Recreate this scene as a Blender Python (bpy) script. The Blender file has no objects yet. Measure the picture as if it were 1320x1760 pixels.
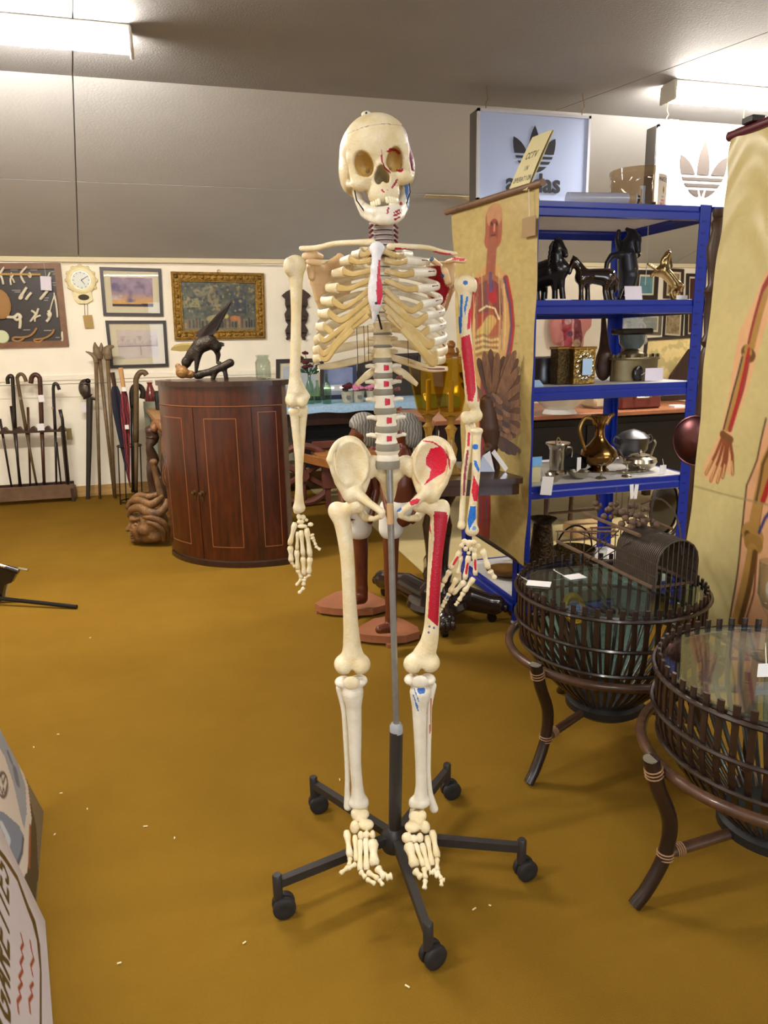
import bpy, math, random
import numpy as np
from math import sin, cos, pi, radians, sqrt, atan2
rng = random.Random(7)
scene = bpy.context.scene
COL = scene.collection

# ---------------------------------------------------------------- camera
F = 1240.0; CXP = 660.0; CYP = 880.0; EYE = np.array([0, 0, 1.33])
PITCH, ROLL, YAW = radians(13.275), radians(-1.144), radians(15.807)
HD = np.array([sin(YAW), cos(YAW), 0.0]); R0 = np.array([cos(YAW), -sin(YAW), 0.0]); ZZ = np.array([0, 0, 1.0])
FWD = HD * cos(PITCH) - ZZ * sin(PITCH); UP0 = ZZ * cos(PITCH) + HD * sin(PITCH)
CR = R0 * cos(ROLL) + UP0 * sin(ROLL); CU = UP0 * cos(ROLL) - R0 * sin(ROLL)
cam = bpy.data.cameras.new('camera'); camo = bpy.data.objects.new('camera', cam); COL.objects.link(camo)
cam.sensor_fit = 'VERTICAL'; cam.sensor_height = 36.0; cam.lens = F / 1760 * 36.0
cam.clip_start = 0.05; cam.clip_end = 60
from mathutils import Matrix, Vector
camo.matrix_world = Matrix(((CR[0], CU[0], -FWD[0], EYE[0]), (CR[1], CU[1], -FWD[1], EYE[1]), (CR[2], CU[2], -FWD[2], EYE[2]), (0, 0, 0, 1)))
scene.camera = camo

# ---------------------------------------------------------------- world, exposure, lamps
scene.view_settings.view_transform = 'Standard'; scene.view_settings.look = 'None'
scene.view_settings.gamma = 1.0; scene.view_settings.use_curve_mapping = False
scene.view_settings.exposure = 0.0
w = bpy.data.worlds.new('world'); scene.world = w; w.use_nodes = True
w.node_tree.nodes['Background'].inputs['Color'].default_value = (0.75, 0.85, 1.0, 1)
w.node_tree.nodes['Background'].inputs['Strength'].default_value = 0.3
CEIL = 2.75; YB = 7.02; WALLTOP = 2.09; YEDGE = 4.59
TUBE_POWER = 170.0          # strength of the visible tubes' diffusers

def area(name, loc, rot, sx, sy, power, color):
    l = bpy.data.lights.new(name, 'AREA'); l.shape = 'RECTANGLE'; l.size = sx; l.size_y = sy; l.energy = power; l.color = color
    o = bpy.data.objects.new(name, l); COL.objects.link(o); o.location = loc; o.rotation_euler = rot
    return o
WARM = (1.0, 0.87, 0.68)
# the shop's other rows of tubes, hung behind the camera, then an added pair above the view
area('unseen_tube_row', (-0.5, -0.9, CEIL - 0.12), (0, 0, 0), 1.5, 0.12, 56, (1.0, 0.96, 0.9))
area('unseen_tube_row', (3.2, -0.6, CEIL - 0.12), (0, 0, 0), 1.5, 0.12, 44, (1.0, 0.96, 0.9))
area('unseen_tube_row', (-1.5, 1.3, CEIL - 0.12), (0, 0, 0), 1.5, 0.12, 58, (1.0, 0.97, 0.92))  # unseen pair put in to brighten the middle of the room
area('unseen_tube_row', (3.1, 1.3, CEIL - 0.12), (0, 0, 0), 1.5, 0.12, 46, (1.0, 0.97, 0.92))
# daylight from the shop window in the front wall
area('window_light', (0.9, -2.9, 1.5), (radians(90), 0, 0), 2.6, 1.5, 70, (0.74, 0.86, 1.0))

# ---------------------------------------------------------------- picture ray -> room point
def ray(px, py): return CR * (px - CXP) / F - CU * (py - CYP) / F + FWD
def at_z(px, py, z=0.0):
    d = ray(px, py); return EYE + d * ((z - EYE[2]) / d[2])
def at_d(px, py, D):
    d = ray(px, py); return EYE + d * (D / (d @ HD))
def at_y(px, py, Y):
    d = ray(px, py); return EYE + d * (Y / d[1])
def at_x(px, py, X):
    d = ray(px, py); return EYE + d * (X / d[0])
def mpp(p): return float((np.asarray(p) - EYE) @ FWD) / F     # metres per pixel at p
def proj(P):
    d = np.asarray(P) - EYE; z = d @ FWD
    return CXP + F * (d @ CR) / z, CYP - F * (d @ CU) / z

# ---------------------------------------------------------------- materials
def srgb(r, g=None, b=None):
    if g is None: r, g, b = r
    f = lambda c: c / 12.92 if c <= 0.04045 else ((c + 0.055) / 1.055) ** 2.4
    return (f(r / 255), f(g / 255), f(b / 255), 1.0)
MATS = {}
def mat(name, c=(128, 128, 128), rough=0.5, metal=0.0, var=0.0, scale=20.0, bump=0.0, bscale=80.0, c2=None, attr=False,
        kind='noise', spec=0.5, coat=0.0, trans=0.0, ior=1.45, emit=None, emit_s=0.0, stretch=(1, 1, 1), alpha=1.0):
    if name in MATS: return MATS[name]
    m = bpy.data.materials.new(name); m.use_nodes = True; nt = m.node_tree; N = nt.nodes; L = nt.links
    b = N['Principled BSDF']; b.inputs['Roughness'].default_value = rough; b.inputs['Metallic'].default_value = metal
    b.inputs['Specular IOR Level'].default_value = spec; b.inputs['Coat Weight'].default_value = coat
    b.inputs['Coat Roughness'].default_value = 0.08; b.inputs['Transmission Weight'].default_value = trans; b.inputs['IOR'].default_value = ior
    b.inputs['Alpha'].default_value = alpha
    base = srgb(c); tex = N.new('ShaderNodeTexCoord'); mp = N.new('ShaderNodeMapping'); L.new(tex.outputs['Object'], mp.inputs['Vector'])
    mp.inputs['Scale'].default_value = stretch
    cur = None
    if var > 0 or c2 is not None:
        if kind == 'wave':
            t = N.new('ShaderNodeTexWave'); t.inputs['Scale'].default_value = scale; t.inputs['Distortion'].default_value = 6; t.inputs['Detail'].default_value = 3
        else:
            t = N.new('ShaderNodeTexNoise'); t.inputs['Scale'].default_value = scale; t.inputs['Detail'].default_value = 5; t.inputs['Roughness'].default_value = 0.6
        L.new(mp.outputs['Vector'], t.inputs['Vector'])
        r = N.new('ShaderNodeValToRGB'); L.new(t.outputs['Fac'], r.inputs['Fac'])
        e = r.color_ramp.elements
        e[0].position = 0.3; e[1].position = 0.7
        if c2 is not None: e[0].color = srgb(c2); e[1].color = base
        else:
            e[0].color = tuple(x * (1 - var) for x in base[:3]) + (1,); e[1].color = tuple(min(1, x * (1 + var)) for x in base[:3]) + (1,)
        cur = r.outputs['Color']
    if attr:
        a = N.new('ShaderNodeAttribute'); a.attribute_name = 'Col'
        if attr == 'mask':
            mx = N.new('ShaderNodeMix'); mx.data_type = 'RGBA'
            L.new(a.outputs['Alpha'], mx.inputs['Factor'])
            if cur is not None: L.new(cur, mx.inputs[6])
            else: mx.inputs[6].default_value = base
            L.new(a.outputs['Color'], mx.inputs[7]); cur = mx.outputs[2]
        else:
            cur = a.outputs['Color']
    if cur is not None: L.new(cur, b.inputs['Base Color'])
    else: b.inputs['Base Color'].default_value = base
    if bump > 0:
        n = N.new('ShaderNodeTexNoise'); n.inputs['Scale'].default_value = bscale; n.inputs['Detail'].default_value = 4
        L.new(mp.outputs['Vector'], n.inputs['Vector'])
        bp = N.new('ShaderNodeBump'); bp.inputs['Strength'].default_value = bump; bp.inputs['Distance'].default_value = 0.01
        L.new(n.outputs['Fac'], bp.inputs['Height']); L.new(bp.outputs['Normal'], b.inputs['Normal'])
    if emit is not None:
        b.inputs['Emission Color'].default_value = srgb(emit); b.inputs['Emission Strength'].default_value = emit_s
    if attr == 'mask': m['mask'] = 1
    MATS[name] = m
    return m
def glass_mat(name, c, gloss=0.9, density=0.85, rough=0.02):
    """thin clear pane: see-through tinted by c, with a fresnel gloss on top"""
    if name in MATS: return MATS[name]
    m = bpy.data.materials.new(name); m.use_nodes = True; nt = m.node_tree; N = nt.nodes; L = nt.links
    N.remove(N['Principled BSDF']); out = N['Material Output']
    t = N.new('ShaderNodeBsdfTransparent'); t.inputs['Color'].default_value = srgb(c)
    g = N.new('ShaderNodeBsdfGlossy'); g.inputs['Roughness'].default_value = rough
    fr = N.new('ShaderNodeLayerWeight'); fr.inputs['Blend'].default_value = 0.5
    pw = N.new('ShaderNodeMath'); pw.operation = 'POWER'; pw.inputs[1].default_value = 3.5; L.new(fr.outputs['Facing'], pw.inputs[0])
    ml = N.new('ShaderNodeMath'); ml.operation = 'MULTIPLY_ADD'; ml.inputs[1].default_value = 0.7 * gloss; ml.inputs[2].default_value = 0.045 * gloss; L.new(pw.outputs[0], ml.inputs[0])
    mx = N.new('ShaderNodeMixShader'); L.new(ml.outputs[0], mx.inputs[0]); L.new(t.outputs[0], mx.inputs[1]); L.new(g.outputs[0], mx.inputs[2])
    L.new(mx.outputs[0], out.inputs['Surface']); MATS[name] = m
    return m

# ---------------------------------------------------------------- mesh building
def frames(P, up=None):
    P = np.asarray(P, float); n = len(P); T = np.zeros_like(P)
    T[1:-1] = P[2:] - P[:-2]; T[0] = P[1] - P[0]; T[-1] = P[-1] - P[-2]
    T /= np.maximum(np.linalg.norm(T, axis=1, keepdims=True), 1e-9)
    a = np.asarray(up, float) if up is not None else (ZZ if abs(T[0] @ ZZ) < 0.9 else np.array([1.0, 0, 0]))
    U = []
    for i in range(n):
        if up is not None: a = np.asarray(up, float)
        u = a - T[i] * (a @ T[i]); nn = np.linalg.norm(u)
        u = u / nn if nn > 1e-6 else (U[-1] if U else np.array([0, 1.0, 0])); U.append(u); a = u
    U = np.array(U); return T, U, np.cross(T, U)
def spline(P, n=6):
    P = np.asarray(P, float)
    if len(P) < 3: return P
    Q = np.vstack([2 * P[0] - P[1], P, 2 * P[-1] - P[-2]]); out = []
    for i in range(1, len(Q) - 2):
        for k in range(n):
            t = k / n; a, b, c, d = Q[i - 1], Q[i], Q[i + 1], Q[i + 2]
            out.append(0.5 * (2 * b + (c - a) * t + (2 * a - 5 * b + 4 * c - d) * t * t + (3 * b - a - 3 * c + d) * t ** 3))
    out.append(P[-1]); return np.array(out)
def interp(vals, n):
    vals = np.asarray(vals, float); return np.interp(np.linspace(0, 1, n), np.linspace(0, 1, len(vals)), vals)
def rotz(a): return np.array([[cos(a), -sin(a), 0], [sin(a), cos(a), 0], [0, 0, 1.0]])
def roty(a): return np.array([[cos(a), 0, sin(a)], [0, 1, 0], [-sin(a), 0, cos(a)]])
def rotx(a): return np.array([[1, 0, 0], [0, cos(a), -sin(a)], [0, sin(a), cos(a)]])

class MB:
    def __init__(s, o=None, R=None, sc=1.0):
        s.v = []; s.f = []; s.c = []; s.n = 0; s.o = np.zeros(3) if o is None else np.asarray(o, float); s.R = np.eye(3) if R is None else R; s.sc = sc; s.hascol = False
    def add(s, V, Fc, col=None):
        V = np.asarray(V, float) * s.sc @ s.R.T + s.o
        s.v.append(V); s.f += [tuple(i + s.n for i in f) for f in Fc]; s.n += len(V)
        if col is not None:
            s.hascol = True; col = np.asarray(col, float)
            s.c.append(np.tile(col, (len(V), 1)) if col.ndim == 1 else col)
        else: s.c.append(np.tile(np.array([1, 1, 1, 0.0]), (len(V), 1)))
        return s
    def box(s, c, size, R=None, bev=0.0, col=None):
        h = np.asarray(size, float) / 2; R = np.eye(3) if R is None else R
        if bev <= 0:
            V = np.array([[x, y, z] for x in (-1, 1) for y in (-1, 1) for z in (-1, 1)]) * h
            Fc = [(0, 1, 3, 2), (4, 6, 7, 5), (0, 4, 5, 1), (2, 3, 7, 6), (0, 2, 6, 4), (1, 5, 7, 3)]
        else:
            bev = min(bev, h.min() * 0.95); V = []; I = {}
            for x in (-1, 1):
                for y in (-1, 1):
                    for z in (-1, 1):
                        for a in range(3):
                            p = np.array([x, y, z]) * (h - bev); p[a] += (x, y, z)[a] * bev
                            I[(x, y, z, a)] = len(V); V.append(p)
            V = np.array(V); Fc = []
            for a in range(3):
                b, c2 = [(1, 2), (2, 0), (0, 1)][a]
                for sg in (-1, 1):
                    q = []
                    for (i, j) in ((-1, -1), (1, -1), (1, 1), (-1, 1)):
                        k = [0, 0, 0]; k[a] = sg; k[b] = i; k[c2] = j; q.append(I[(*k, a)])
                    Fc.append(tuple(q if sg > 0 else q[::-1]))
                for i in (-1, 1):
                    for j in (-1, 1):
                        k0 = [0, 0, 0]; k1 = [0, 0, 0]; k0[a] = -1; k1[a] = 1; k0[b] = k1[b] = i; k0[c2] = k1[c2] = j
                        q = [I[(*k0, b)], I[(*k1, b)], I[(*k1, c2)], I[(*k0, c2)]]
                        Fc.append(tuple(q if i * j < 0 else q[::-1]))
            for x in (-1, 1):
                for y in (-1, 1):
                    for z in (-1, 1):
                        q = [I[(x, y, z, 0)], I[(x, y, z, 1)], I[(x, y, z, 2)]]
                        Fc.append(tuple(q if x * y * z > 0 else q[::-1]))
        return s.add(V @ R.T + np.asarray(c, float), Fc, col)
    def tube(s, P, r, n=8, asp=None, up=None, caps=True, col=None):
        P = np.asarray(P, float); m = len(P); T, U, W = frames(P, up)
        r = np.full(m, float(r)) if np.isscalar(r) else (interp(r, m) if len(r) != m else np.asarray(r, float))
        a, b = (1, 1) if asp is None else asp; th = np.linspace(0, 2 * pi, n, endpoint=False)
        V = (P[:, None] + U[:, None] * (a * r[:, None] * np.cos(th))[..., None] + W[:, None] * (b * r[:, None] * np.sin(th))[..., None]).reshape(-1, 3)
        Fc = [(i * n + j, i * n + (j + 1) % n, (i + 1) * n + (j + 1) % n, (i + 1) * n + j) for i in range(m - 1) for j in range(n)]
        if caps: Fc += [tuple(range(n))[::-1], tuple((m - 1) * n + j for j in range(n))]
        return s.add(V, Fc, col)
    def ring(s, c, rad, r, n=32, k=6, nrm=(0, 0, 1), col=None, asp=None):
        nrm = np.asarray(nrm, float); nrm /= np.linalg.norm(nrm); a = np.array([1.0, 0, 0]) if abs(nrm[0]) < 0.9 else np.array([0, 1.0, 0])
        u = a - nrm * (a @ nrm); u /= np.linalg.norm(u); v = np.cross(nrm, u)
        A, Bq = (1, 1) if asp is None else asp
        t = np.linspace(0, 2 * pi, n, endpoint=False); p = np.linspace(0, 2 * pi, k, endpoint=False)
        V = []
        for x in t:
            d = u * cos(x) * A + v * sin(x) * Bq
            for y in p: V.append(np.asarray(c) + d * rad + (d * cos(y) + nrm * sin(y)) * r)
        Fc = [(i * k + j, ((i + 1) % n) * k + j, ((i + 1) % n) * k + (j + 1) % k, i * k + (j + 1) % k) for i in range(n) for j in range(k)]
        return s.add(V, Fc, col)
    def lathe(s, prof, c=(0, 0, 0), n=24, axis=(0, 0, 1), col=None, asp=(1, 1)):
        ax = np.asarray(axis, float); ax /= np.linalg.norm(ax); a = np.array([1.0, 0, 0]) if abs(ax[0]) < 0.9 else np.array([0, 1.0, 0])
        u = a - ax * (a @ ax); u /= np.linalg.norm(u); v = np.cross(ax, u); t = np.linspace(0, 2 * pi, n, endpoint=False); m = len(prof)
        V = np.array([np.asarray(c) + ax * z + (u * cos(x) * asp[0] + v * sin(x) * asp[1]) * r for r, z in prof for x in t])
        Fc = [(i * n + j, i * n + (j + 1) % n, (i + 1) * n + (j + 1) % n, (i + 1) * n + j) for i in range(m - 1) for j in range(n)]
        if prof[0][0] > 1e-5: Fc.append(tuple(range(n))[::-1])
        if prof[-1][0] > 1e-5: Fc.append(tuple((m - 1) * n + j for j in range(n)))
        return s.add(V, Fc, col)
    def ell(s, c, r, R=None, n=12, m=8, col=None):
        r = np.full(3, float(r)) if np.isscalar(r) else np.asarray(r, float); R = np.eye(3) if R is None else R
        V = [[0, 0, 1]]
        for i in range(1, m):
            for j in range(n): V.append([sin(pi * i / m) * cos(2 * pi * j / n), sin(pi * i / m) * sin(2 * pi * j / n), cos(pi * i / m)])
        V.append([0, 0, -1]); L = len(V) - 1
        Fc = [(0, 1 + j, 1 + (j + 1) % n) for j in range(n)]
        for i in range(m - 2):
            for j in range(n): Fc.append((1 + i * n + j, 1 + (i + 1) * n + j, 1 + (i + 1) * n + (j + 1) % n, 1 + i * n + (j + 1) % n))
        Fc += [(L, 1 + (m - 2) * n + (j + 1) % n, 1 + (m - 2) * n + j) for j in range(n)]
        return s.add((np.array(V) * r) @ R.T + np.asarray(c, float), Fc, col)
    def plate(s, P, thick, nrm, col=None):
        """polygon P (3D points) given a thickness along nrm (centred)"""
        P = np.asarray(P, float); n = len(P); k = np.asarray(nrm, float) * thick / 2
        V = np.vstack([P + k, P - k]); Fc = [tuple(range(n)), tuple(range(n, 2 * n))[::-1]]
        Fc += [(i, n + i, n + (i + 1) % n, (i + 1) % n) for i in range(n)]
        return s.add(V, Fc, col)
    def strip(s, A, Bp, thick, nrm, col=None):
        """slab between two polylines A and Bp of the same length"""
        A = np.asarray(A, float); Bp = np.asarray(Bp, float); k = np.asarray(nrm, float) * thick / 2; m = len(A)
        V = np.vstack([A + k, Bp + k, A - k, Bp - k]); Fc = []
        for i in range(m - 1):
            Fc += [(i, m + i, m + i + 1, i + 1), (2 * m + i, 2 * m + i + 1, 3 * m + i + 1, 3 * m + i), (i, i + 1, 2 * m + i + 1, 2 * m + i), (m + i, 3 * m + i, 3 * m + i + 1, m + i + 1)]
        Fc += [(0, 2 * m, 3 * m, m), (m - 1, 2 * m - 1, 4 * m - 1, 3 * m - 1)]
        return s.add(V, Fc, col)
    def build(s, name, m, parent=None, smooth=38, label=None, **tags):
        V = np.vstack(s.v); loc = None
        if parent is None:
            lo, hi = V.min(0), V.max(0); loc = np.array([(lo[0] + hi[0]) / 2, (lo[1] + hi[1]) / 2, lo[2]])
        else: loc = WL[parent.name]
        me = bpy.data.meshes.new(name)
        me.from_pydata((V - loc).tolist(), [], s.f)
        if smooth:
            me.polygons.foreach_set('use_smooth', np.ones(len(me.polygons), bool))
            if smooth < 180: me.set_sharp_from_angle(angle=radians(smooth))
        if s.hascol or m.get('mask'):
            a = me.color_attributes.new('Col', 'FLOAT_COLOR', 'POINT'); a.data.foreach_set('color', np.vstack(s.c).astype(np.float32).ravel())
        me.materials.append(m); me.update()
        o = bpy.data.objects.new(name, me); COL.objects.link(o)
        if parent is None: o.location = loc
        else: o.parent = parent
        WL[o.name] = loc
        if label: o['label'] = label
        for k, v in tags.items(): o[k] = v
        return o
WL = {}
def thing(name, label, cat, loc, group=None):
    o = bpy.data.objects.new(name, None); COL.objects.link(o); o.empty_display_size = 0.05
    o.location = loc; WL[o.name] = np.asarray(loc, float); o['label'] = label; o['category'] = cat
    if group: o['group'] = group
    return o
def solo(mb, name, m, label, cat, group=None, **k):
    o = mb.build(name, m, **k); o['label'] = label; o['category'] = cat
    if group: o['group'] = group
    return o
def structure(mb, name, m, **k):
    o = mb.build(name, m, **k); o['kind'] = 'structure'; return o

# ---------------------------------------------------------------- rounded solids: a distance field meshed by surface nets
class SDF:
    def __init__(s, vox): s.ops = []; s.h = vox
    def rc(s, a, b, ra, rb=None, k=0.0, op='u'):
        a = np.asarray(a, float); b = np.asarray(b, float); rb = ra if rb is None else rb; R = max(ra, rb)
        s.ops.append(('rc', (a, b, ra, rb), np.minimum(a, b) - R, np.maximum(a, b) + R, k, op)); return s
    def el(s, c, r, R=None, k=0.0, op='u'):
        c = np.asarray(c, float); r = np.full(3, float(r)) if np.isscalar(r) else np.asarray(r, float); R = np.eye(3) if R is None else np.asarray(R, float)
        e = np.sqrt(((R * r) ** 2).sum(1)); s.ops.append(('el', (c, r, R), c - e, c + e, k, op)); return s
    def bx(s, c, hs, R=None, rad=0.0, k=0.0, op='u'):
        c = np.asarray(c, float); hs = np.asarray(hs, float); R = np.eye(3) if R is None else np.asarray(R, float)
        e = np.abs(R) @ hs; s.ops.append(('bx', (c, hs, R, rad), c - e, c + e, k, op)); return s
    def chain(s, P, r, k=0.0):
        P = [np.asarray(p, float) for p in P]; r = [r] * len(P) if np.isscalar(r) else r
        R = max(r); s.ops.append(('ch', (P, r), np.min(P, 0) - R, np.max(P, 0) + R, k, 'u')); return s
    def mesh(s):
        h = s.h; lo = np.min([o[2] for o in s.ops if o[5] == 'u'], 0) - 3 * h; hi = np.max([o[3] for o in s.ops if o[5] == 'u'], 0) + 3 * h
        dim = np.ceil((hi - lo) / h).astype(int) + 1; g = np.full(dim, 1.0, np.float32)
        ax = [lo[i] + h * np.arange(dim[i]) for i in range(3)]
        for kind, a, l, u, k, op in s.ops:
            pad = k + 2.5 * h
            i0 = np.clip(np.floor((l - pad - lo) / h).astype(int), 0, dim); i1 = np.clip(np.ceil((u + pad - lo) / h).astype(int) + 1, 0, dim)
            if (i1 <= i0).any(): continue
            sl = tuple(slice(i0[i], i1[i]) for i in range(3))
            P = np.stack(np.meshgrid(*[ax[i][sl[i]] for i in range(3)], indexing='ij'), -1)
            if kind == 'rc':
                A, Bq, ra, rb = a; d = Bq - A; q = P - A; t = np.clip((q @ d) / max(d @ d, 1e-12), 0, 1)
                D = np.linalg.norm(q - t[..., None] * d, axis=-1) - (ra + (rb - ra) * t)
            elif kind == 'ch':
                D = np.full(P.shape[:3], 1e3)
                for A, Bq, ra, rb in zip(a[0][:-1], a[0][1:], a[1][:-1], a[1][1:]):
                    d = Bq - A; q = P - A; t = np.clip((q @ d) / max(d @ d, 1e-12), 0, 1)
                    D = np.minimum(D, np.linalg.norm(q - t[..., None] * d, axis=-1) - (ra + (rb - ra) * t))
            elif kind == 'el':
                c, r, R = a; q = (P - c) @ R; k0 = np.linalg.norm(q / r, axis=-1); k1 = np.linalg.norm(q / r ** 2, axis=-1); D = k0 * (k0 - 1) / np.maximum(k1, 1e-9)
            else:
                c, hs, R, rad = a; q = np.abs((P - c) @ R) - (hs - rad)
                D = np.linalg.norm(np.maximum(q, 0), axis=-1) + np.minimum(q.max(-1), 0) - rad
            G = g[sl]
            if op == 'u':
                if k > 0: hh = np.maximum(k - np.abs(G - D), 0) / k; g[sl] = np.minimum(G, D) - hh * hh * k / 4
                else: g[sl] = np.minimum(G, D)
            else:
                D = -D
                if k > 0: hh = np.maximum(k - np.abs(G - D), 0) / k; g[sl] = np.maximum(G, D) + hh * hh * k / 4
                else: g[sl] = np.maximum(G, D)
        return surfnet(g, lo, h)
def surfnet(g, lo, h):
    sg = (g < 0); n = np.array(g.shape)
    cnt = np.zeros(n - 1, np.int8)
    for a in (0, 1):
        for b in (0, 1):
            for c in (0, 1): cnt += sg[a:n[0] - 1 + a, b:n[1] - 1 + b, c:n[2] - 1 + c]
    act = (cnt > 0) & (cnt < 8); cells = np.argwhere(act); idx = np.full(n - 1, -1, np.int64); idx[act] = np.arange(len(cells))
    acc = np.zeros((len(cells), 3)); num = np.zeros(len(cells))
    cr = [np.array(x) for x in ((0, 0, 0), (1, 0, 0), (0, 1, 0), (1, 1, 0), (0, 0, 1), (1, 0, 1), (0, 1, 1), (1, 1, 1))]
    for i in range(8):
        for j in range(i + 1, 8):
            if np.abs(cr[i] - cr[j]).sum() != 1: continue
            A = cells + cr[i]; Bq = cells + cr[j]; ga = g[A[:, 0], A[:, 1], A[:, 2]]; gb = g[Bq[:, 0], Bq[:, 1], Bq[:, 2]]
            x = (ga < 0) != (gb < 0); t = np.where(x, ga / np.where(x, ga - gb, 1), 0)
            acc += np.where(x[:, None], cr[i] + t[:, None] * (cr[j] - cr[i]), 0); num += x
    V = lo + h * (cells + acc / num[:, None]); Fc = []
    for ax in range(3):
        b, c = (ax + 1) % 3, (ax + 2) % 3
        s0 = [slice(None)] * 3; s1 = [slice(None)] * 3; s0[ax] = slice(0, -1); s1[ax] = slice(1, None)
        d = sg[tuple(s0)] != sg[tuple(s1)]; E = np.argwhere(d); E = E[(E[:, b] > 0) & (E[:, c] > 0) & (E[:, b] < n[b] - 1) & (E[:, c] < n[c] - 1)]
        if not len(E): continue
        ins = sg[E[:, 0], E[:, 1], E[:, 2]]; q = []
        for (i, j) in ((-1, -1), (0, -1), (0, 0), (-1, 0)):
            K = E.copy(); K[:, b] += i; K[:, c] += j; q.append(idx[K[:, 0], K[:, 1], K[:, 2]])
        Q = np.stack(q, 1); Q[~ins] = Q[~ins][:, ::-1]; Fc.append(Q)
    return V, np.vstack(Fc)
def sdf_part(sd, name, m, parent=None, paint=None, xf=None, label=None, smooth_it=1, **tags):
    V, Q = sd.mesh()
    for _ in range(smooth_it):
        acc = np.zeros_like(V); c = np.zeros(len(V))
        for i in range(4):
            for j in ((i + 1) % 4, (i + 3) % 4): np.add.at(acc, Q[:, i], V[Q[:, j]]); np.add.at(c, Q[:, i], 1)
        V = V * 0.5 + 0.5 * acc / np.maximum(c, 1)[:, None]
    if xf is not None: V = xf(V)
    mb = MB(); mb.v.append(V); mb.n = len(V); mb.f = [tuple(q) for q in Q.tolist()]
    col = np.tile(np.array([1, 1, 1, 0.0]), (len(V), 1))
    if paint is not None:
        A = V[Q[:, 2]] - V[Q[:, 0]]; Bq = V[Q[:, 3]] - V[Q[:, 1]]; nn = np.cross(A, Bq); Nn = np.zeros_like(V)
        for i in range(4): np.add.at(Nn, Q[:, i], nn)
        Nn /= np.maximum(np.linalg.norm(Nn, axis=1, keepdims=True), 1e-12)
        paint(V, Nn, col); mb.hascol = True
    mb.c.append(col)
    return mb.build(name, m, parent, smooth=180, label=label, **tags)
def inpoly(x, y, poly):
    r = np.zeros(len(x), bool); n = len(poly)
    for i in range(n):
        x1, y1 = poly[i]; x2, y2 = poly[(i + 1) % n]
        c = ((y1 > y) != (y2 > y)) & (x < (x2 - x1) * (y - y1) / ((y2 - y1) if y2 != y1 else 1e-9) + x1); r ^= c
    return r
def projv(V):
    d = V - EYE; z = d @ FWD; return CXP + F * (d @ CR) / z, CYP - F * (d @ CU) / z
def lin(c): return np.array(srgb(c))
RED = (186, 22, 48); BLUE = (28, 104, 190); PURP = (110, 40, 70)
def painter(patches):
    """muscle marks painted on the front of a bone: (polygon or (x, y, r) dot or ('line', points, w), colour)"""
    def f(V, Nn, col):
        x, y = projv(V); front = ((EYE - V) * Nn).sum(1) > -0.02
        for sh, c in patches:
            if sh[0] == 'line':
                m = np.zeros(len(V), bool)
                for (a, b) in zip(sh[1][:-1], sh[1][1:]):
                    a = np.array(a, float); b = np.array(b, float); d = b - a; t = np.clip(((x - a[0]) * d[0] + (y - a[1]) * d[1]) / (d @ d + 1e-9), 0, 1)
                    m |= np.hypot(x - a[0] - t * d[0], y - a[1] - t * d[1]) < sh[2]
            elif np.isscalar(sh[0]): m = np.hypot(x - sh[0], y - sh[1]) < sh[2]
            else: m = inpoly(x, y, sh)
            m &= front; col[m, :3] = lin(c)[:3]; col[m, 3] = 1
    return f

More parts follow.
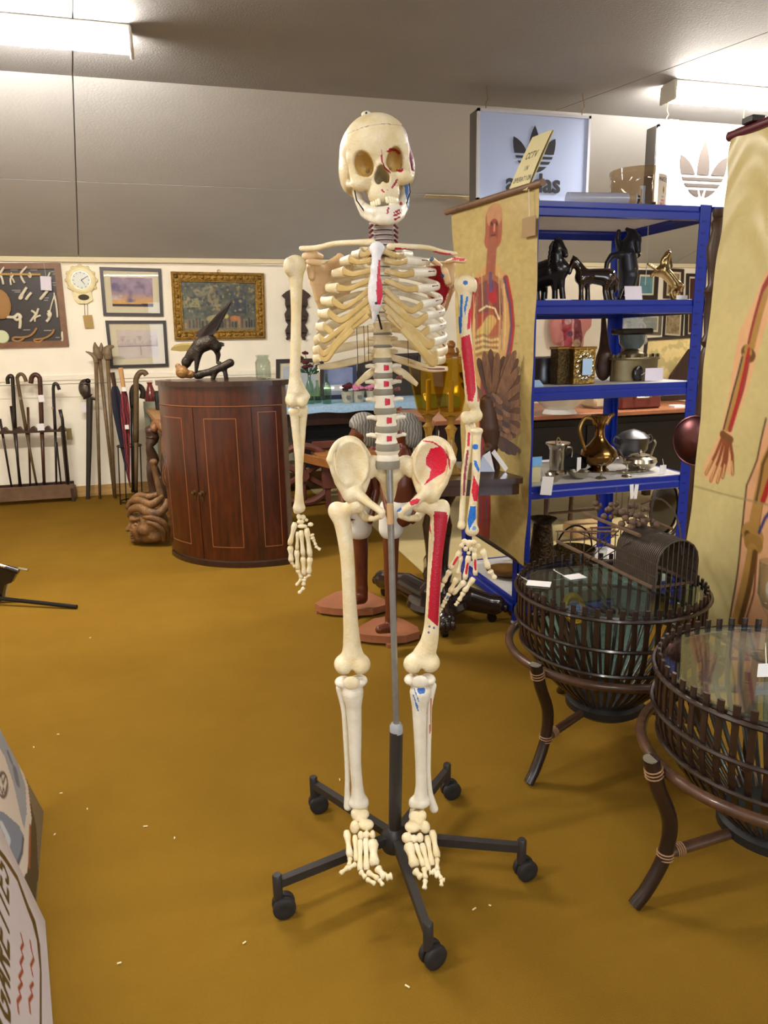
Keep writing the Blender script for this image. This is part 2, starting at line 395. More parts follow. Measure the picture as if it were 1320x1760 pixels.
# a painted picture: colours per vertex of a fine grid
class Canvas:
    def __init__(s, W, H, c): s.W, s.H = W, H; s.a = np.tile(lin(c)[:3], (H, W, 1)).astype(float); s.Y, s.X = np.mgrid[0:H, 0:W].astype(float)
    def mix(s, m, c):
        m = np.clip(m, 0, 1)[..., None]; s.a = s.a * (1 - m) + lin(c)[:3] * m; return s
    def ell(s, x, y, rx, ry, c, rot=0.0, op=1.0, soft=1.0):
        dx, dy = s.X - x, s.Y - y; u = dx * cos(rot) + dy * sin(rot); v = -dx * sin(rot) + dy * cos(rot)
        d = (np.hypot(u / rx, v / ry) - 1) * min(rx, ry); return s.mix(np.clip(0.5 - d / soft, 0, 1) * op, c)
    def poly(s, P, c, op=1.0): return s.mix(inpoly(s.X.ravel(), s.Y.ravel(), P).reshape(s.X.shape) * op, c)
    def line(s, P, wd, c, op=1.0, soft=1.0):
        D = np.full(s.X.shape, 1e9); wd = wd if np.isscalar(wd) else list(wd)
        for i, (a, b) in enumerate(zip(P[:-1], P[1:])):
            a = np.array(a, float); b = np.array(b, float); d = b - a; t = np.clip(((s.X - a[0]) * d[0] + (s.Y - a[1]) * d[1]) / (d @ d + 1e-9), 0, 1)
            ww = wd if np.isscalar(wd) else wd[i] + (wd[i + 1] - wd[i]) * t
            D = np.minimum(D, np.hypot(s.X - a[0] - t * d[0], s.Y - a[1] - t * d[1]) - ww)
        return s.mix(np.clip(0.5 - D / soft, 0, 1) * op, c)
    def noise(s, amp, cell, seed=1):
        r = np.random.RandomState(seed); n = np.zeros((s.H, s.W))
        for o in range(3):
            c = max(1, cell / 2 ** o); g = r.rand(int(s.H / c) + 3, int(s.W / c) + 3); yy, xx = s.Y / c, s.X / c; y0, x0 = yy.astype(int), xx.astype(int); fy, fx = yy - y0, xx - x0
            n += ((g[y0, x0] * (1 - fx) + g[y0, x0 + 1] * fx) * (1 - fy) + (g[y0 + 1, x0] * (1 - fx) + g[y0 + 1, x0 + 1] * fx) * fy - 0.5) / 2 ** o
        s.a = np.clip(s.a * (1 + amp * n[..., None]), 0, 1); return n
    def text(s, T, x, y, h, c, wd=0.09, sx=0.62, rot=0.0, slant=0.0, op=1.0):
        """drawn capitals, strokes only"""
        for ch in T:
            for st in GLYPH.get(ch.upper(), []):
                P = [(x + (px * sx * h + (1 - py) * slant * h) * cos(rot) - (py - 1) * h * sin(rot), y + (px * sx * h + (1 - py) * slant * h) * sin(rot) + (py - 1) * h * cos(rot)) for px, py in st]
                s.line(P, wd * h, c, op)
            x += (sx + 0.25) * h * cos(rot); y += (sx + 0.25) * h * sin(rot)
        return s
    def mesh(s, mb, corners, wave=None, flip=False):
        """corners tl, tr, br, bl; wave(u, v) -> offset along the normal"""
        tl, tr, br, bl = [np.asarray(c, float) for c in corners]; u = np.linspace(0, 1, s.W)[None, :, None]; v = np.linspace(0, 1, s.H)[:, None, None]
        P = (tl * (1 - u) + tr * u) * (1 - v) + (bl * (1 - u) + br * u) * v
        nn = np.cross(tr - tl, tl - bl); nn /= np.linalg.norm(nn)
        if wave is not None: P = P + nn * wave(u[..., 0] + 0 * v[..., 0], v[..., 0] + 0 * u[..., 0])[..., None]
        W, H = s.W, s.H; i = (np.arange(H - 1)[:, None] * W + np.arange(W - 1)[None]).ravel()
        Q = np.stack([i, i + W, i + W + 1, i + 1], 1).tolist()
        c = np.concatenate([s.a, np.ones((H, W, 1))], -1).reshape(-1, 4)
        mb.add(P.reshape(-1, 3), Q, c); return mb
GLYPH = {'A': [[(0, 1), (.5, 0), (1, 1)], [(.2, .65), (.8, .65)]], 'B': [[(0, 0), (0, 1), (.8, 1), (1, .75), (.8, .5), (0, .5)], [(0, 0), (.75, 0), (.9, .25), (.75, .5)]],
 'C': [[(1, .15), (.7, 0), (.3, 0), (0, .3), (0, .7), (.3, 1), (.7, 1), (1, .85)]], 'D': [[(0, 0), (0, 1), (.6, 1), (1, .7), (1, .3), (.6, 0), (0, 0)]],
 'E': [[(1, 0), (0, 0), (0, 1), (1, 1)], [(0, .5), (.8, .5)]], 'F': [[(1, 0), (0, 0), (0, 1)], [(0, .5), (.8, .5)]], 'G': [[(1, .15), (.7, 0), (.3, 0), (0, .3), (0, .7), (.3, 1), (.8, 1), (1, .8), (1, .55), (.6, .55)]],
 'H': [[(0, 0), (0, 1)], [(1, 0), (1, 1)], [(0, .5), (1, .5)]], 'I': [[(.5, 0), (.5, 1)]], 'K': [[(0, 0), (0, 1)], [(1, 0), (0, .55), (1, 1)]], 'L': [[(0, 0), (0, 1), (1, 1)]], 'M': [[(0, 1), (0, 0), (.5, .6), (1, 0), (1, 1)]],
 'N': [[(0, 1), (0, 0), (1, 1), (1, 0)]], 'O': [[(.3, 0), (.7, 0), (1, .3), (1, .7), (.7, 1), (.3, 1), (0, .7), (0, .3), (.3, 0)]], 'P': [[(0, 1), (0, 0), (.8, 0), (1, .25), (.8, .5), (0, .5)]],
 'R': [[(0, 1), (0, 0), (.8, 0), (1, .25), (.8, .5), (0, .5)], [(.4, .5), (1, 1)]], 'S': [[(1, .12), (.7, 0), (.2, 0), (0, .25), (.2, .47), (.8, .53), (1, .75), (.8, 1), (.3, 1), (0, .88)]], 'T': [[(0, 0), (1, 0)], [(.5, 0), (.5, 1)]],
 'U': [[(0, 0), (0, .7), (.3, 1), (.7, 1), (1, .7), (1, 0)]], 'V': [[(0, 0), (.5, 1), (1, 0)]], 'W': [[(0, 0), (.25, 1), (.5, .4), (.75, 1), (1, 0)]], 'Y': [[(0, 0), (.5, .5), (1, 0)], [(.5, .5), (.5, 1)]], "'": [[(.5, 0), (.5, .25)]], ' ': []}
PRINT = mat('printed_paper', attr=True, rough=0.45)
PRINT_M = mat('matt_print', attr=True, rough=0.75)
PRINT_G = mat('glossy_print', attr=True, rough=0.22, spec=0.6)
# ================================================================ the room
def at_plane(px, py, P, n):
    d = ray(px, py); n = np.asarray(n, float); return EYE + d * (((np.asarray(P) - EYE) @ n) / (d @ n))
XL, XR, YF = -3.4, 7.2, -3.0
CARPET = mat('carpet', (131, 98, 30), rough=0.95, c2=(121, 89, 25), scale=2.2, bump=0.5, bscale=420, spec=0.1)
WALLM = mat('cream_wall_paint', (250, 240, 220), rough=0.8, var=0.05, scale=3, bump=0.08, bscale=60)
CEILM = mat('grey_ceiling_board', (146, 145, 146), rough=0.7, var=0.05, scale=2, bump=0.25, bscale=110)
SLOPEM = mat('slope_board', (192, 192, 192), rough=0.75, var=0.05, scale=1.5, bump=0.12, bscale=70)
WOODPINE = mat('pine_skirting', (190, 150, 92), rough=0.55, var=0.18, scale=6, stretch=(1, 8, 8))
def slab(name, lo, hi, m):
    lo = np.array(lo, float); hi = np.array(hi, float)
    return structure(MB().box((lo + hi) / 2, hi - lo), name, m, smooth=0)
slab('floor', (XL, YF, -0.1), (XR, YB, 0), CARPET)
slab('wall_back', (XL, YB, -0.1), (XR, YB + 0.1, WALLTOP + 0.4), WALLM)
slab('wall_left', (XL - 0.1, YF, -0.1), (XL, YB + 0.1, CEIL + 0.1), WALLM)
slab('wall_right', (XR, YF, -0.1), (XR + 0.1, YB + 0.1, CEIL + 0.1), WALLM)
# front wall with its window opening (behind the camera)
fw = MB()
for lo, hi in (((XL, -0.1), (-0.5, 2.85)), ((2.3, -0.1), (XR, 2.85)), ((-0.5, -0.1), (2.3, 0.7)), ((-0.5, 2.3), (2.3, 2.85))):
    fw.box(((lo[0] + hi[0]) / 2, YF - 0.05, (lo[1] + hi[1]) / 2), (hi[0] - lo[0], 0.1, hi[1] - lo[1]))
structure(fw, 'wall_front', WALLM, smooth=0)
PALE = mat('pale_lino', (176, 158, 112), rough=0.55, var=0.1, scale=3)
pa = [at_z(*p) for p in ((540, 848), (640, 905), (730, 988), (800, 1030))]
pl = MB().plate([np.array([p[0], p[1], 0.003]) for p in pa] + [np.array([6.8, pa[-1][1], 0.003]), np.array([6.8, 6.98, 0.003]), np.array([pa[0][0], 6.98, 0.003])], 0.006, (0, 0, 1))
structure(pl, 'floor', PALE, smooth=0)
# flat ceiling of three boards, with open joints
s1a, s1b = at_z(125, 0, CEIL), at_z(125, 128, CEIL); s2a, s2b = at_z(1320, 55, CEIL), at_z(955, 190, CEIL)
def on(a, b, Y): t = (Y - a[1]) / (b[1] - a[1]); return a[0] + (b[0] - a[0]) * t
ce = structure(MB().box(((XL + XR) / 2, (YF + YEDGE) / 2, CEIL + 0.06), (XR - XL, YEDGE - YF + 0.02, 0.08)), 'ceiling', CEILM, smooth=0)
edges = [(XL, XL), (on(s1a, s1b, YF), on(s1a, s1b, YEDGE)), (on(s2a, s2b, YF), on(s2a, s2b, YEDGE)), (XR, XR)]
for i in range(3):
    (a0, a1), (b0, b1) = edges[i], edges[i + 1]; g = 0.0035
    if a0 > b0: continue
    P = [(a0 + g, YF, CEIL + 0.01), (b0 - g, YF, CEIL + 0.01), (b1 - g, YEDGE, CEIL + 0.01), (a1 + g, YEDGE, CEIL + 0.01)]
    MB().plate(P, 0.02, (0, 0, 1)).build('board', CEILM, ce, smooth=0)
# sloping ceiling above the back wall: two rows of boards
SN = np.array([0, CEIL - WALLTOP, YB - YEDGE]); SN /= np.linalg.norm(SN); SP = np.array([0, YEDGE, CEIL])
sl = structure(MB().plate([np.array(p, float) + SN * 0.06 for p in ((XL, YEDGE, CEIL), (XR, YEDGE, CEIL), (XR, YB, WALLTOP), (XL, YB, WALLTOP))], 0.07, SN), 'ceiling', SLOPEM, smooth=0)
v0, v1 = at_plane(125, 130, SP, SN), at_plane(135, 440, SP, SN); hm = at_plane(300, 318, SP, SN)
def spt(x, Y): return np.array([x, Y, CEIL + (Y - YEDGE) * (WALLTOP - CEIL) / (YB - YEDGE)])
def vx(Y): return on(v0, v1, Y)
g = 0.004; Ym = hm[1]; xr2 = 2.42
for (xa, xb) in ((lambda Y: XL, vx), (vx, lambda Y: 5.3), (lambda Y: 5.3, lambda Y: XR)):
    for (ya, yb) in ((YEDGE, Ym - g), (Ym + g, YB)):
        P = [spt(xa(ya) + g, ya), spt(xb(ya) - g, ya), spt(xb(yb) - g, yb), spt(xa(yb) + g, yb)]
        MB().plate([p + SN * 0.012 for p in P], 0.024, SN).build('board', SLOPEM, sl, smooth=0)
# lifting joint tape on the right part of the horizontal seam
tp = MB(); A = []; Bq = []
for i in range(26):
    x = 2.0 + i * 0.075; j = 0.012 + 0.01 * rng.random() + (0.02 if i > 20 else 0)
    A.append(spt(x, Ym - 0.022 + 0.008 * rng.random()) - SN * 0.012); Bq.append(spt(x, Ym + 0.02 + j) - SN * (0.006 + 0.012 * rng.random()))
structure(tp.strip(A, Bq, 0.004, SN), 'trim_1', mat('joint_tape', (200, 186, 150), rough=0.8), smooth=0)
# trims on the back wall
zt = at_y(300, 452, YB)[2]
slab('trim_2', (XL, YB - 0.022, zt), (XR, YB, WALLTOP), mat('cream_trim', (222, 208, 172), rough=0.7))
zd = at_y(60, 648, YB)[2]
slab('trim_3', (XL, YB - 0.012, zd - 0.035), (XR, YB, zd + 0.01), WALLM)
zb = at_y(170, 833, YB)[2]
slab('baseboard_back', (XL, YB - 0.02, 0), (XR, YB, zb), WOODPINE)
WIRE = mat('steel_wire', (110, 100, 84), rough=0.5, metal=0.6)
def wire(P, r, m, label, cat, name='wire', group=None): return solo(MB().tube(P, r, 5), name, m, label, cat, group)
wire([at_y(105, 452, YB - 0.03), at_y(300, 453, YB - 0.03), at_y(490, 457, YB - 0.03)], 0.0025, WIRE, 'thin picture wire stretched along the top of the cream back wall', 'wire')
wire([at_y(-40, 664, YB - 0.22), at_y(150, 659, YB - 0.22), at_y(262, 655, YB - 0.22)], 0.0025, WIRE, 'thin wire strung across the walking sticks at waist height', 'wire')

# ---------------------------------------------------------------- ceiling tube lights
WHITEM = mat('white_enamel', (225, 220, 208), rough=0.35)
TUBE = mat('tube_diffuser', (255, 250, 235), rough=0.4, emit=(255, 247, 234), emit_s=TUBE_POWER)
def tube_light(x0, x1, y, label):
    t = thing('ceiling_light', label, 'light', ((x0 + x1) / 2, y, CEIL), 'fluorescent tube lights on the ceiling')
    L = x1 - x0; c = np.array([(x0 + x1) / 2, y, 0])
    MB().box(c + [0, 0, CEIL - 0.025], (L, 0.11, 0.05), bev=0.006).build('housing', WHITEM, t)
    d = MB(); th = np.linspace(-0.15 * pi, 1.15 * pi, 9); A = []
    prof = [(0.062 * cos(a), -0.055 * max(sin(a), -0.2)) for a in th]
    V = [(x, y + p[0], CEIL - 0.052 + p[1]) for x in (x0 + 0.02, x1 - 0.02) for p in prof]; n = len(prof)
    d.add(V, [(i, i + 1, n + i + 1, n + i) for i in range(n - 1)] + [tuple(range(n))[::-1], tuple(range(n, 2 * n))]).build('diffuser', TUBE, t, smooth=60)
    for x in (x0 + 0.008, x1 - 0.008):
        MB().box((x, y, CEIL - 0.06), (0.018, 0.14, 0.1), bev=0.006).build('end_cap', WHITEM, t)
e = at_z(228, 74, CEIL - 0.06); tube_light(e[0] - 1.55, e[0], e[1], 'lit tube light at the upper left above the wall pictures')
e = at_z(1147, 160, CEIL - 0.06); tube_light(e[0], e[0] + 1.55, e[1], 'lit tube light at the upper right above the white signs')
# ================================================================ the skeleton on its rolling stand
D0 = 1.62
BONE = mat('bone', (226, 214, 184), rough=0.42, c2=(212, 190, 140), scale=30, bump=0.22, bscale=240, attr='mask')
BONEW = mat('bone_white', (226, 219, 202), rough=0.4, c2=(214, 204, 182), scale=30, bump=0.15, bscale=240, attr='mask')
CART = mat('costal_cartilage', (198, 172, 112), rough=0.28, c2=(180, 150, 92), scale=30, bump=0.12, bscale=160)
DISC = mat('grey_disc', (128, 122, 106), rough=0.5, var=0.1, scale=40)
TOOTH = mat('tooth_enamel', (238, 228, 196), rough=0.25)
DARKW = mat('dark_wire', (40, 34, 30), rough=0.4, metal=0.7)
NERVE = mat('nerve_stub', (120, 60, 60), rough=0.5)
RB = np.array([R0, HD, ZZ]).T         # columns: right, away, up
def SK(px, py, dd=0.0): return at_d(px, py, D0 + dd)
def M(px, py, dd=0.0): return mpp(SK(px, py, dd))
def P3(p): return SK(*p) if len(p) == 3 else SK(p[0], p[1], 0.0)
sk = thing('anatomical_skeleton', 'life size anatomical skeleton with red and blue muscle marks on a wheeled stand', 'skeleton', at_d(678, 1440, D0) * [1, 1, 0] + [0, 0, 0.04])
def bone(name, chains=(), blobs=(), subs=(), vox=0.003, k=6, paint=None, parent=None, m=None, label=None, xf=None):
    """chains: [(points, radii px)], blobs: [(point, (rx, ry_up, rdepth) px)]"""
    s = SDF(vox)
    for P, r in chains:
        r = [r] * len(P) if np.isscalar(r) else r; q = [P3(p) for p in P]; mp = [mpp(x) for x in q]
        sp = spline(q, 5) if len(q) > 3 else np.array(q); s.chain(sp, list(interp([a * b for a, b in zip(r, mp)], len(sp))), k * mp[0])
    for p, r in blobs:
        c = P3(p); mm = mpp(c); r = (r, r, r) if np.isscalar(r) else r; s.el(c, np.array([r[0], r[2], r[1]]) * mm, RB, k * mm)
    for p, r in subs:
        c = P3(p); mm = mpp(c); r = (r, r, r) if np.isscalar(r) else r; s.el(c, np.array([r[0], r[2], r[1]]) * mm, RB, 3 * mm, 's')
    return sdf_part(s, name, m or BONE, parent or sk, paint=painter(paint) if paint else None, label=label)

# ---- skull: built in its own frame (pixels at the skull), rolled and turned as it hangs
m0 = M(651, 290); SC = SK(652, 290, 0.0); ra = radians(7.5); ya = radians(4)
RS = RB @ np.array([[cos(ya), -sin(ya), 0], [sin(ya), cos(ya), 0], [0, 0, 1]]) @ roty(-ra)
def sxf(V): return V @ RS.T * m0 + SC
def skel(s, c, r, k=5, op='u', R=None): return s.el(np.array(c, float), np.array(r, float), R, k, op)
s = SDF(2.2)
skel(s, (0, 45, 33), (61, 76, 60)); skel(s, (0, 5, 40), (50, 40, 42), 12); skel(s, (0, -2, 22), (46, 30, 24), 10)     # vault, forehead, brow
for sx in (-1, 1):
    skel(s, (sx * 53, 50, 8), (10, 34, 26), 10)
    s.rc((sx * 14, -17, 27), (sx * 44, -10, 20), 7, 6, 8)                     # brow ridge
    s.rc((sx * 44, -10, 18), (sx * 44, -9, -10), 6, 7, 6)                      # outer orbit rim
    skel(s, (sx * 37, -13, -21), (13, 11, 10), 8)                              # cheekbone
    s.rc((sx * 44, -8, -20), (sx * 53, 14, -16), 5, 4, 5); s.rc((sx * 53, 14, -16), (sx * 51, 48, -8), 4, 4, 5)   # zygomatic arch
    s.rc((sx * 13, -20, -6), (sx * 33, -16, -22), 7, 7, 6)
    skel(s, (sx * 44, 64, -14), (9, 10, 14), 6)                                # mastoid
skel(s, (0, -6, -30), (24, 22, 26), 8); skel(s, (0, -14, -42), (24, 16, 14), 8)   # maxilla
skel(s, (0, 20, -20), (30, 30, 22), 6); skel(s, (0, -12, -49), (22, 19, 9), 6)
s.rc((0, -22, 22), (0, -30, -2), 6, 5, 6)                                         # nasal bones
for sx, ox, oz, rx, rz in ((-1, -26, 6, 15, 21), (1, 25, 6, 14, 20)):
    s.el((ox, -16, oz), (rx, 30, rz), roty(radians(sx * 14)), 4, 's')
    s.rc((ox * 0.75, 8, oz - 3), (ox * 0.7, 20, oz - 8), 4, 3, 2, 's')
NOSE = [(-5.5, -16, -18, 7, 50, 12, 10), (5.5, -16, -18, 7, 50, 12, -10), (0, -16, -10, 7, 50, 10, 0)]
for a in NOSE: s.el(a[:3], a[3:6], roty(radians(a[6])), 2, 's')
skel(s, (0, 16, -62), (20, 30, 20), 4, 's')
def skull_paint(V, Nn, col):
    L = (V - SC) / m0 @ RS; x, y, z = L.T
    m = (x > 40) & (y > -14) & (y < 74) & (z > -8) & (z < 60); col[m, :3] = lin((112, 36, 62))[:3]; col[m, 3] = 1
    m = (x > 38) & (y > -16) & (y < 60) & (z > 34 + 0.1 * y) & (z < 56); col[m, :3] = lin((176, 158, 178))[:3]; col[m, 3] = 0.9
    e = (np.abs(np.hypot(x * 0.97, (y - 45) * 0.8) - 999) < 0)
    m = (np.abs(z - (60 - 0.06 * np.abs(x)) ) < 1.1); col[m, :3] = lin((150, 120, 70))[:3]; col[m, 3] = 0.8
    inn = ((np.abs(x + 26) < 15) | (np.abs(x - 25) < 14)) & (np.abs(z - 6) < 19) & (y > -14) & (y < 16); col[inn, :3] = lin((206, 168, 90))[:3]; col[inn, 3] = 0.9
    painter([(('line', [(656, 258), (656, 276), (662, 289), (671, 297)], 1.6), (170, 24, 30)), (('line', [(666, 260), (672, 257), (680, 258), (686, 263)], 2.6), (170, 24, 30)),
             (('line', [(683, 293), (690, 295), (692, 291)], 2.2), (170, 24, 30)), (('line', [(683, 309), (674, 322)], 2.2), (150, 24, 30)),
             ((656, 327, 2.6), (170, 24, 30)), ((660, 330, 2.2), (170, 24, 30)), ((666, 327, 2), (170, 24, 30))])(V, Nn, col)
SKULL = sdf_part(s, 'skull', BONE, sk, paint=skull_paint, xf=sxf)
# mandible
s = SDF(2.0)
for sx in (-1, 1):
    s.chain([(sx * 1, -38, -88), (sx * 13, -36, -87), (sx * 22, -22, -82), (sx * 32, 8, -70), (sx * 41, 30, -42), (sx * 46, 36, -14)], [8.5, 8, 7, 6.5, 6, 5], 4)
    s.chain([(sx * 4, -36, -76), (sx * 17, -31, -74), (sx * 27, -10, -67), (sx * 35, 10, -54)], [7.5, 7, 6, 5], 6)
    s.chain([(sx * 35, 12, -64), (sx * 41, 20, -42), (sx * 45, 14, -14)], [6.5, 6, 3], 6)
def mand_paint(V, Nn, col):
    L = (V - SC) / m0 @ RS; x, y, z = L.T; m = (x > 40) & (y > 2) & (z > -75) & (z < -24); col[m, :3] = lin((70, 110, 170))[:3]; col[m, 3] = 1
    painter([(('line', [(667, 358), (666, 366)], 2.2), (150, 20, 30)), (('line', [(678, 365), (686, 361)], 2), (150, 20, 30)), (('line', [(677, 371), (688, 366)], 2.2), (150, 20, 30)),
             (('line', [(679, 377), (687, 373)], 2), (150, 20, 30)), ((689, 350, 3.2), (170, 24, 40))])(V, Nn, col)
MAND = sdf_part(s, 'mandible', BONEW, SKULL, paint=mand_paint, xf=sxf)
def arch(z, gaps, up, hh=12):
    for i in range(14):
        a = radians(-78 + 12 * i); x = 23 * sin(a); y = -3 - 30 * cos(a)
        if i in gaps: continue
        mb = MB(); mb.box((x, y, z), (5 if abs(x) > 14 else 6, 5, hh), rotz(a), bev=1.6); mb.v[-1] = sxf(mb.v[-1]); mb.build('tooth', TOOTH, SKULL if up else MAND, smooth=50)
arch(-57, (5, 6), True, 11); arch(-66, (3, 4, 5, 6, 7), False, 9)
kb = MB().lathe([(8, 0), (8, 9), (6, 11), (0, 11)], n=14); kb.v[-1] = sxf(kb.v[-1] + np.array([-6, 38, 90])); kb.build('hanging_knob', BONEW, SKULL)
kb = MB().tube([(-6, 29, 97), (-6, 33, 97)], 2, 8); kb.v[-1] = sxf(kb.v[-1]); kb.build('screw', DARKW, SKULL)
for sx in (-1, 1):       # jaw springs
    kb = MB().tube([(sx * 48, 0, -22), (sx * 47, -2, -45), (sx * 37, -4, -64)], 1.2, 5); kb.v[-1] = sxf(kb.v[-1]); kb.build('jaw_spring', DARKW, MAND)

# ---- spine
def vert(px, py, w, h, dd, m=BONEW, red=False, proc=0, dep=None):
    c = SK(px, py, dd); mm = mpp(c); dep = dep or w * 0.8; V = MB(o=c, R=RB, sc=mm)
    V.lathe([(0.0, -h), (w * 0.97, -h), (w * 1.02, -h * 0.8), (w * 0.86, 0), (w * 1.02, h * 0.8), (w * 0.97, h), (0.0, h)], n=20, asp=(1, dep / w), col=(1, 1, 1, 0))
    V.box((0, dep + 10, -2), (6, 24, 9), bev=2, col=(1, 1, 1, 0))
    if proc:
        for sx in (-1, 1): V.tube([(sx * w * 0.5, dep * 0.9, 0), (sx * (w + proc * 0.5), dep + 5, 3), (sx * (w + proc), dep + 8, 2)], [5, 4, 3], 7, col=(1, 1, 1, 0))
    o = V.build('vertebra', m, sk)
    if red: MB(o=c, R=RB, sc=mm).strip([(x, -sqrt(max(0, 1 - (x / (w * .86)) ** 2)) * dep * .86 - 0.6, h * 0.62) for x in np.linspace(0.5, 9.5, 6)], [(x, -sqrt(max(0, 1 - (x / (w * .86)) ** 2)) * dep * .86 - 0.6, -h * 0.55) for x in np.linspace(0.5, 9.5, 6)], 1.6, (0, 1, 0)).build('muscle_mark', mat('mark_red', RED, rough=0.45), o, label='small square red mark')
    return o
def disc(px, py, w, h, dd, dep=None):
    c = SK(px, py, dd); dep = dep or w * 0.8
    MB(o=c, R=RB, sc=mpp(c)).lathe([(0, -h), (w * 0.98, -h), (w * 1.05, 0), (w * 0.98, h), (0, h)], n=20, asp=(1, dep / w)).build('intervertebral_disc', DISC, sk)
CERV = mat('shaded_neck_bone', (176, 162, 158), rough=0.45, var=0.1, scale=40)  # white vertebrae; the neck's shade is mixed into this grey-mauve
for i in range(7):
    y = 384 + i * 8.6; x = 659 + 0.2 * i - (3 if i > 4 else 0)
    vert(x, y, 16 + 0.5 * i, 3.1, 0.035 - 0.004 * i, m=CERV, proc=7)
    c = SK(x, y + 4.2, 0.035 - 0.004 * i); MB(o=c, R=RB, sc=mpp(c)).lathe([(0, -1.2), (14, -1.2), (14, 1.2), (0, 1.2)], n=16, asp=(1, 0.8)).build('intervertebral_disc', mat('dark_disc', (70, 54, 50), rough=0.6), sk)
    for sx in (-1, 1):
        q = SK(x + sx * 19, y + 3, 0.03); MB().tube([q, SK(x + sx * 24, y + 8, 0.02)], 0.0028, 6).build('nerve_stub', NERVE, sk)
TY = [436 + 15.6 * i for i in range(12)]
for i in range(12):
    w = 13 + 0.35 * i; dd = 0.06 - (0.045 * max(0, i - 6) / 5)
    if i < 8: vert(657, TY[i], w, 6.4, 0.075, proc=14)
    elif i < 11: vert(657, (563, 585, 607)[i - 8] - (0 if i > 8 else 0), 16, 9, 0.03 - 0.006 * (i - 8), proc=10, m=BONE)
    if i < 7: disc(657, TY[i] + 7.8, w, 1.5, 0.075)
disc(658, 574, 16, 2.4, 0.03); disc(658, 595, 16, 2.4, 0.022); disc(657, 619.5, 16.5, 4.6, 0.014)
for (x, y, w, h) in ((659, 632, 15.5, 8.6), (659, 659.5, 16, 9), (661, 690, 17, 11), (664, 721.5, 18, 10.5), (664, 752.5, 19, 10)): vert(x, y, w, h, 0.01, red=True, proc=15)
for (x, y, w, h) in ((658, 645.5, 16.5, 4.6), (658.5, 673.5, 17, 5), (662, 706, 19, 5.4), (664.5, 737.5, 19.5, 5.4), (666, 768.5, 20, 5.8), (666, 798, 20.5, 7)): disc(x, y, w, h, 0.01)
MB(o=SK(666, 783, 0.012), R=RB, sc=M(666, 783)).lathe([(0, -10), (20, -10), (21, -6), (18, 2), (22, 9), (0, 10)], n=20, asp=(1, 0.8)).build('vertebra', BONEW, sk)
for x, y in ((690, 648), (686, 668), (689, 702), (689, 742), (690, 765), (638, 770)): MB().tube([SK(x - 8 if x > 660 else x + 10, y + 2, 0.03), SK(x, y, 0.02)], [0.0035, 0.0045], 7).build('nerve_stub', NERVE, sk)

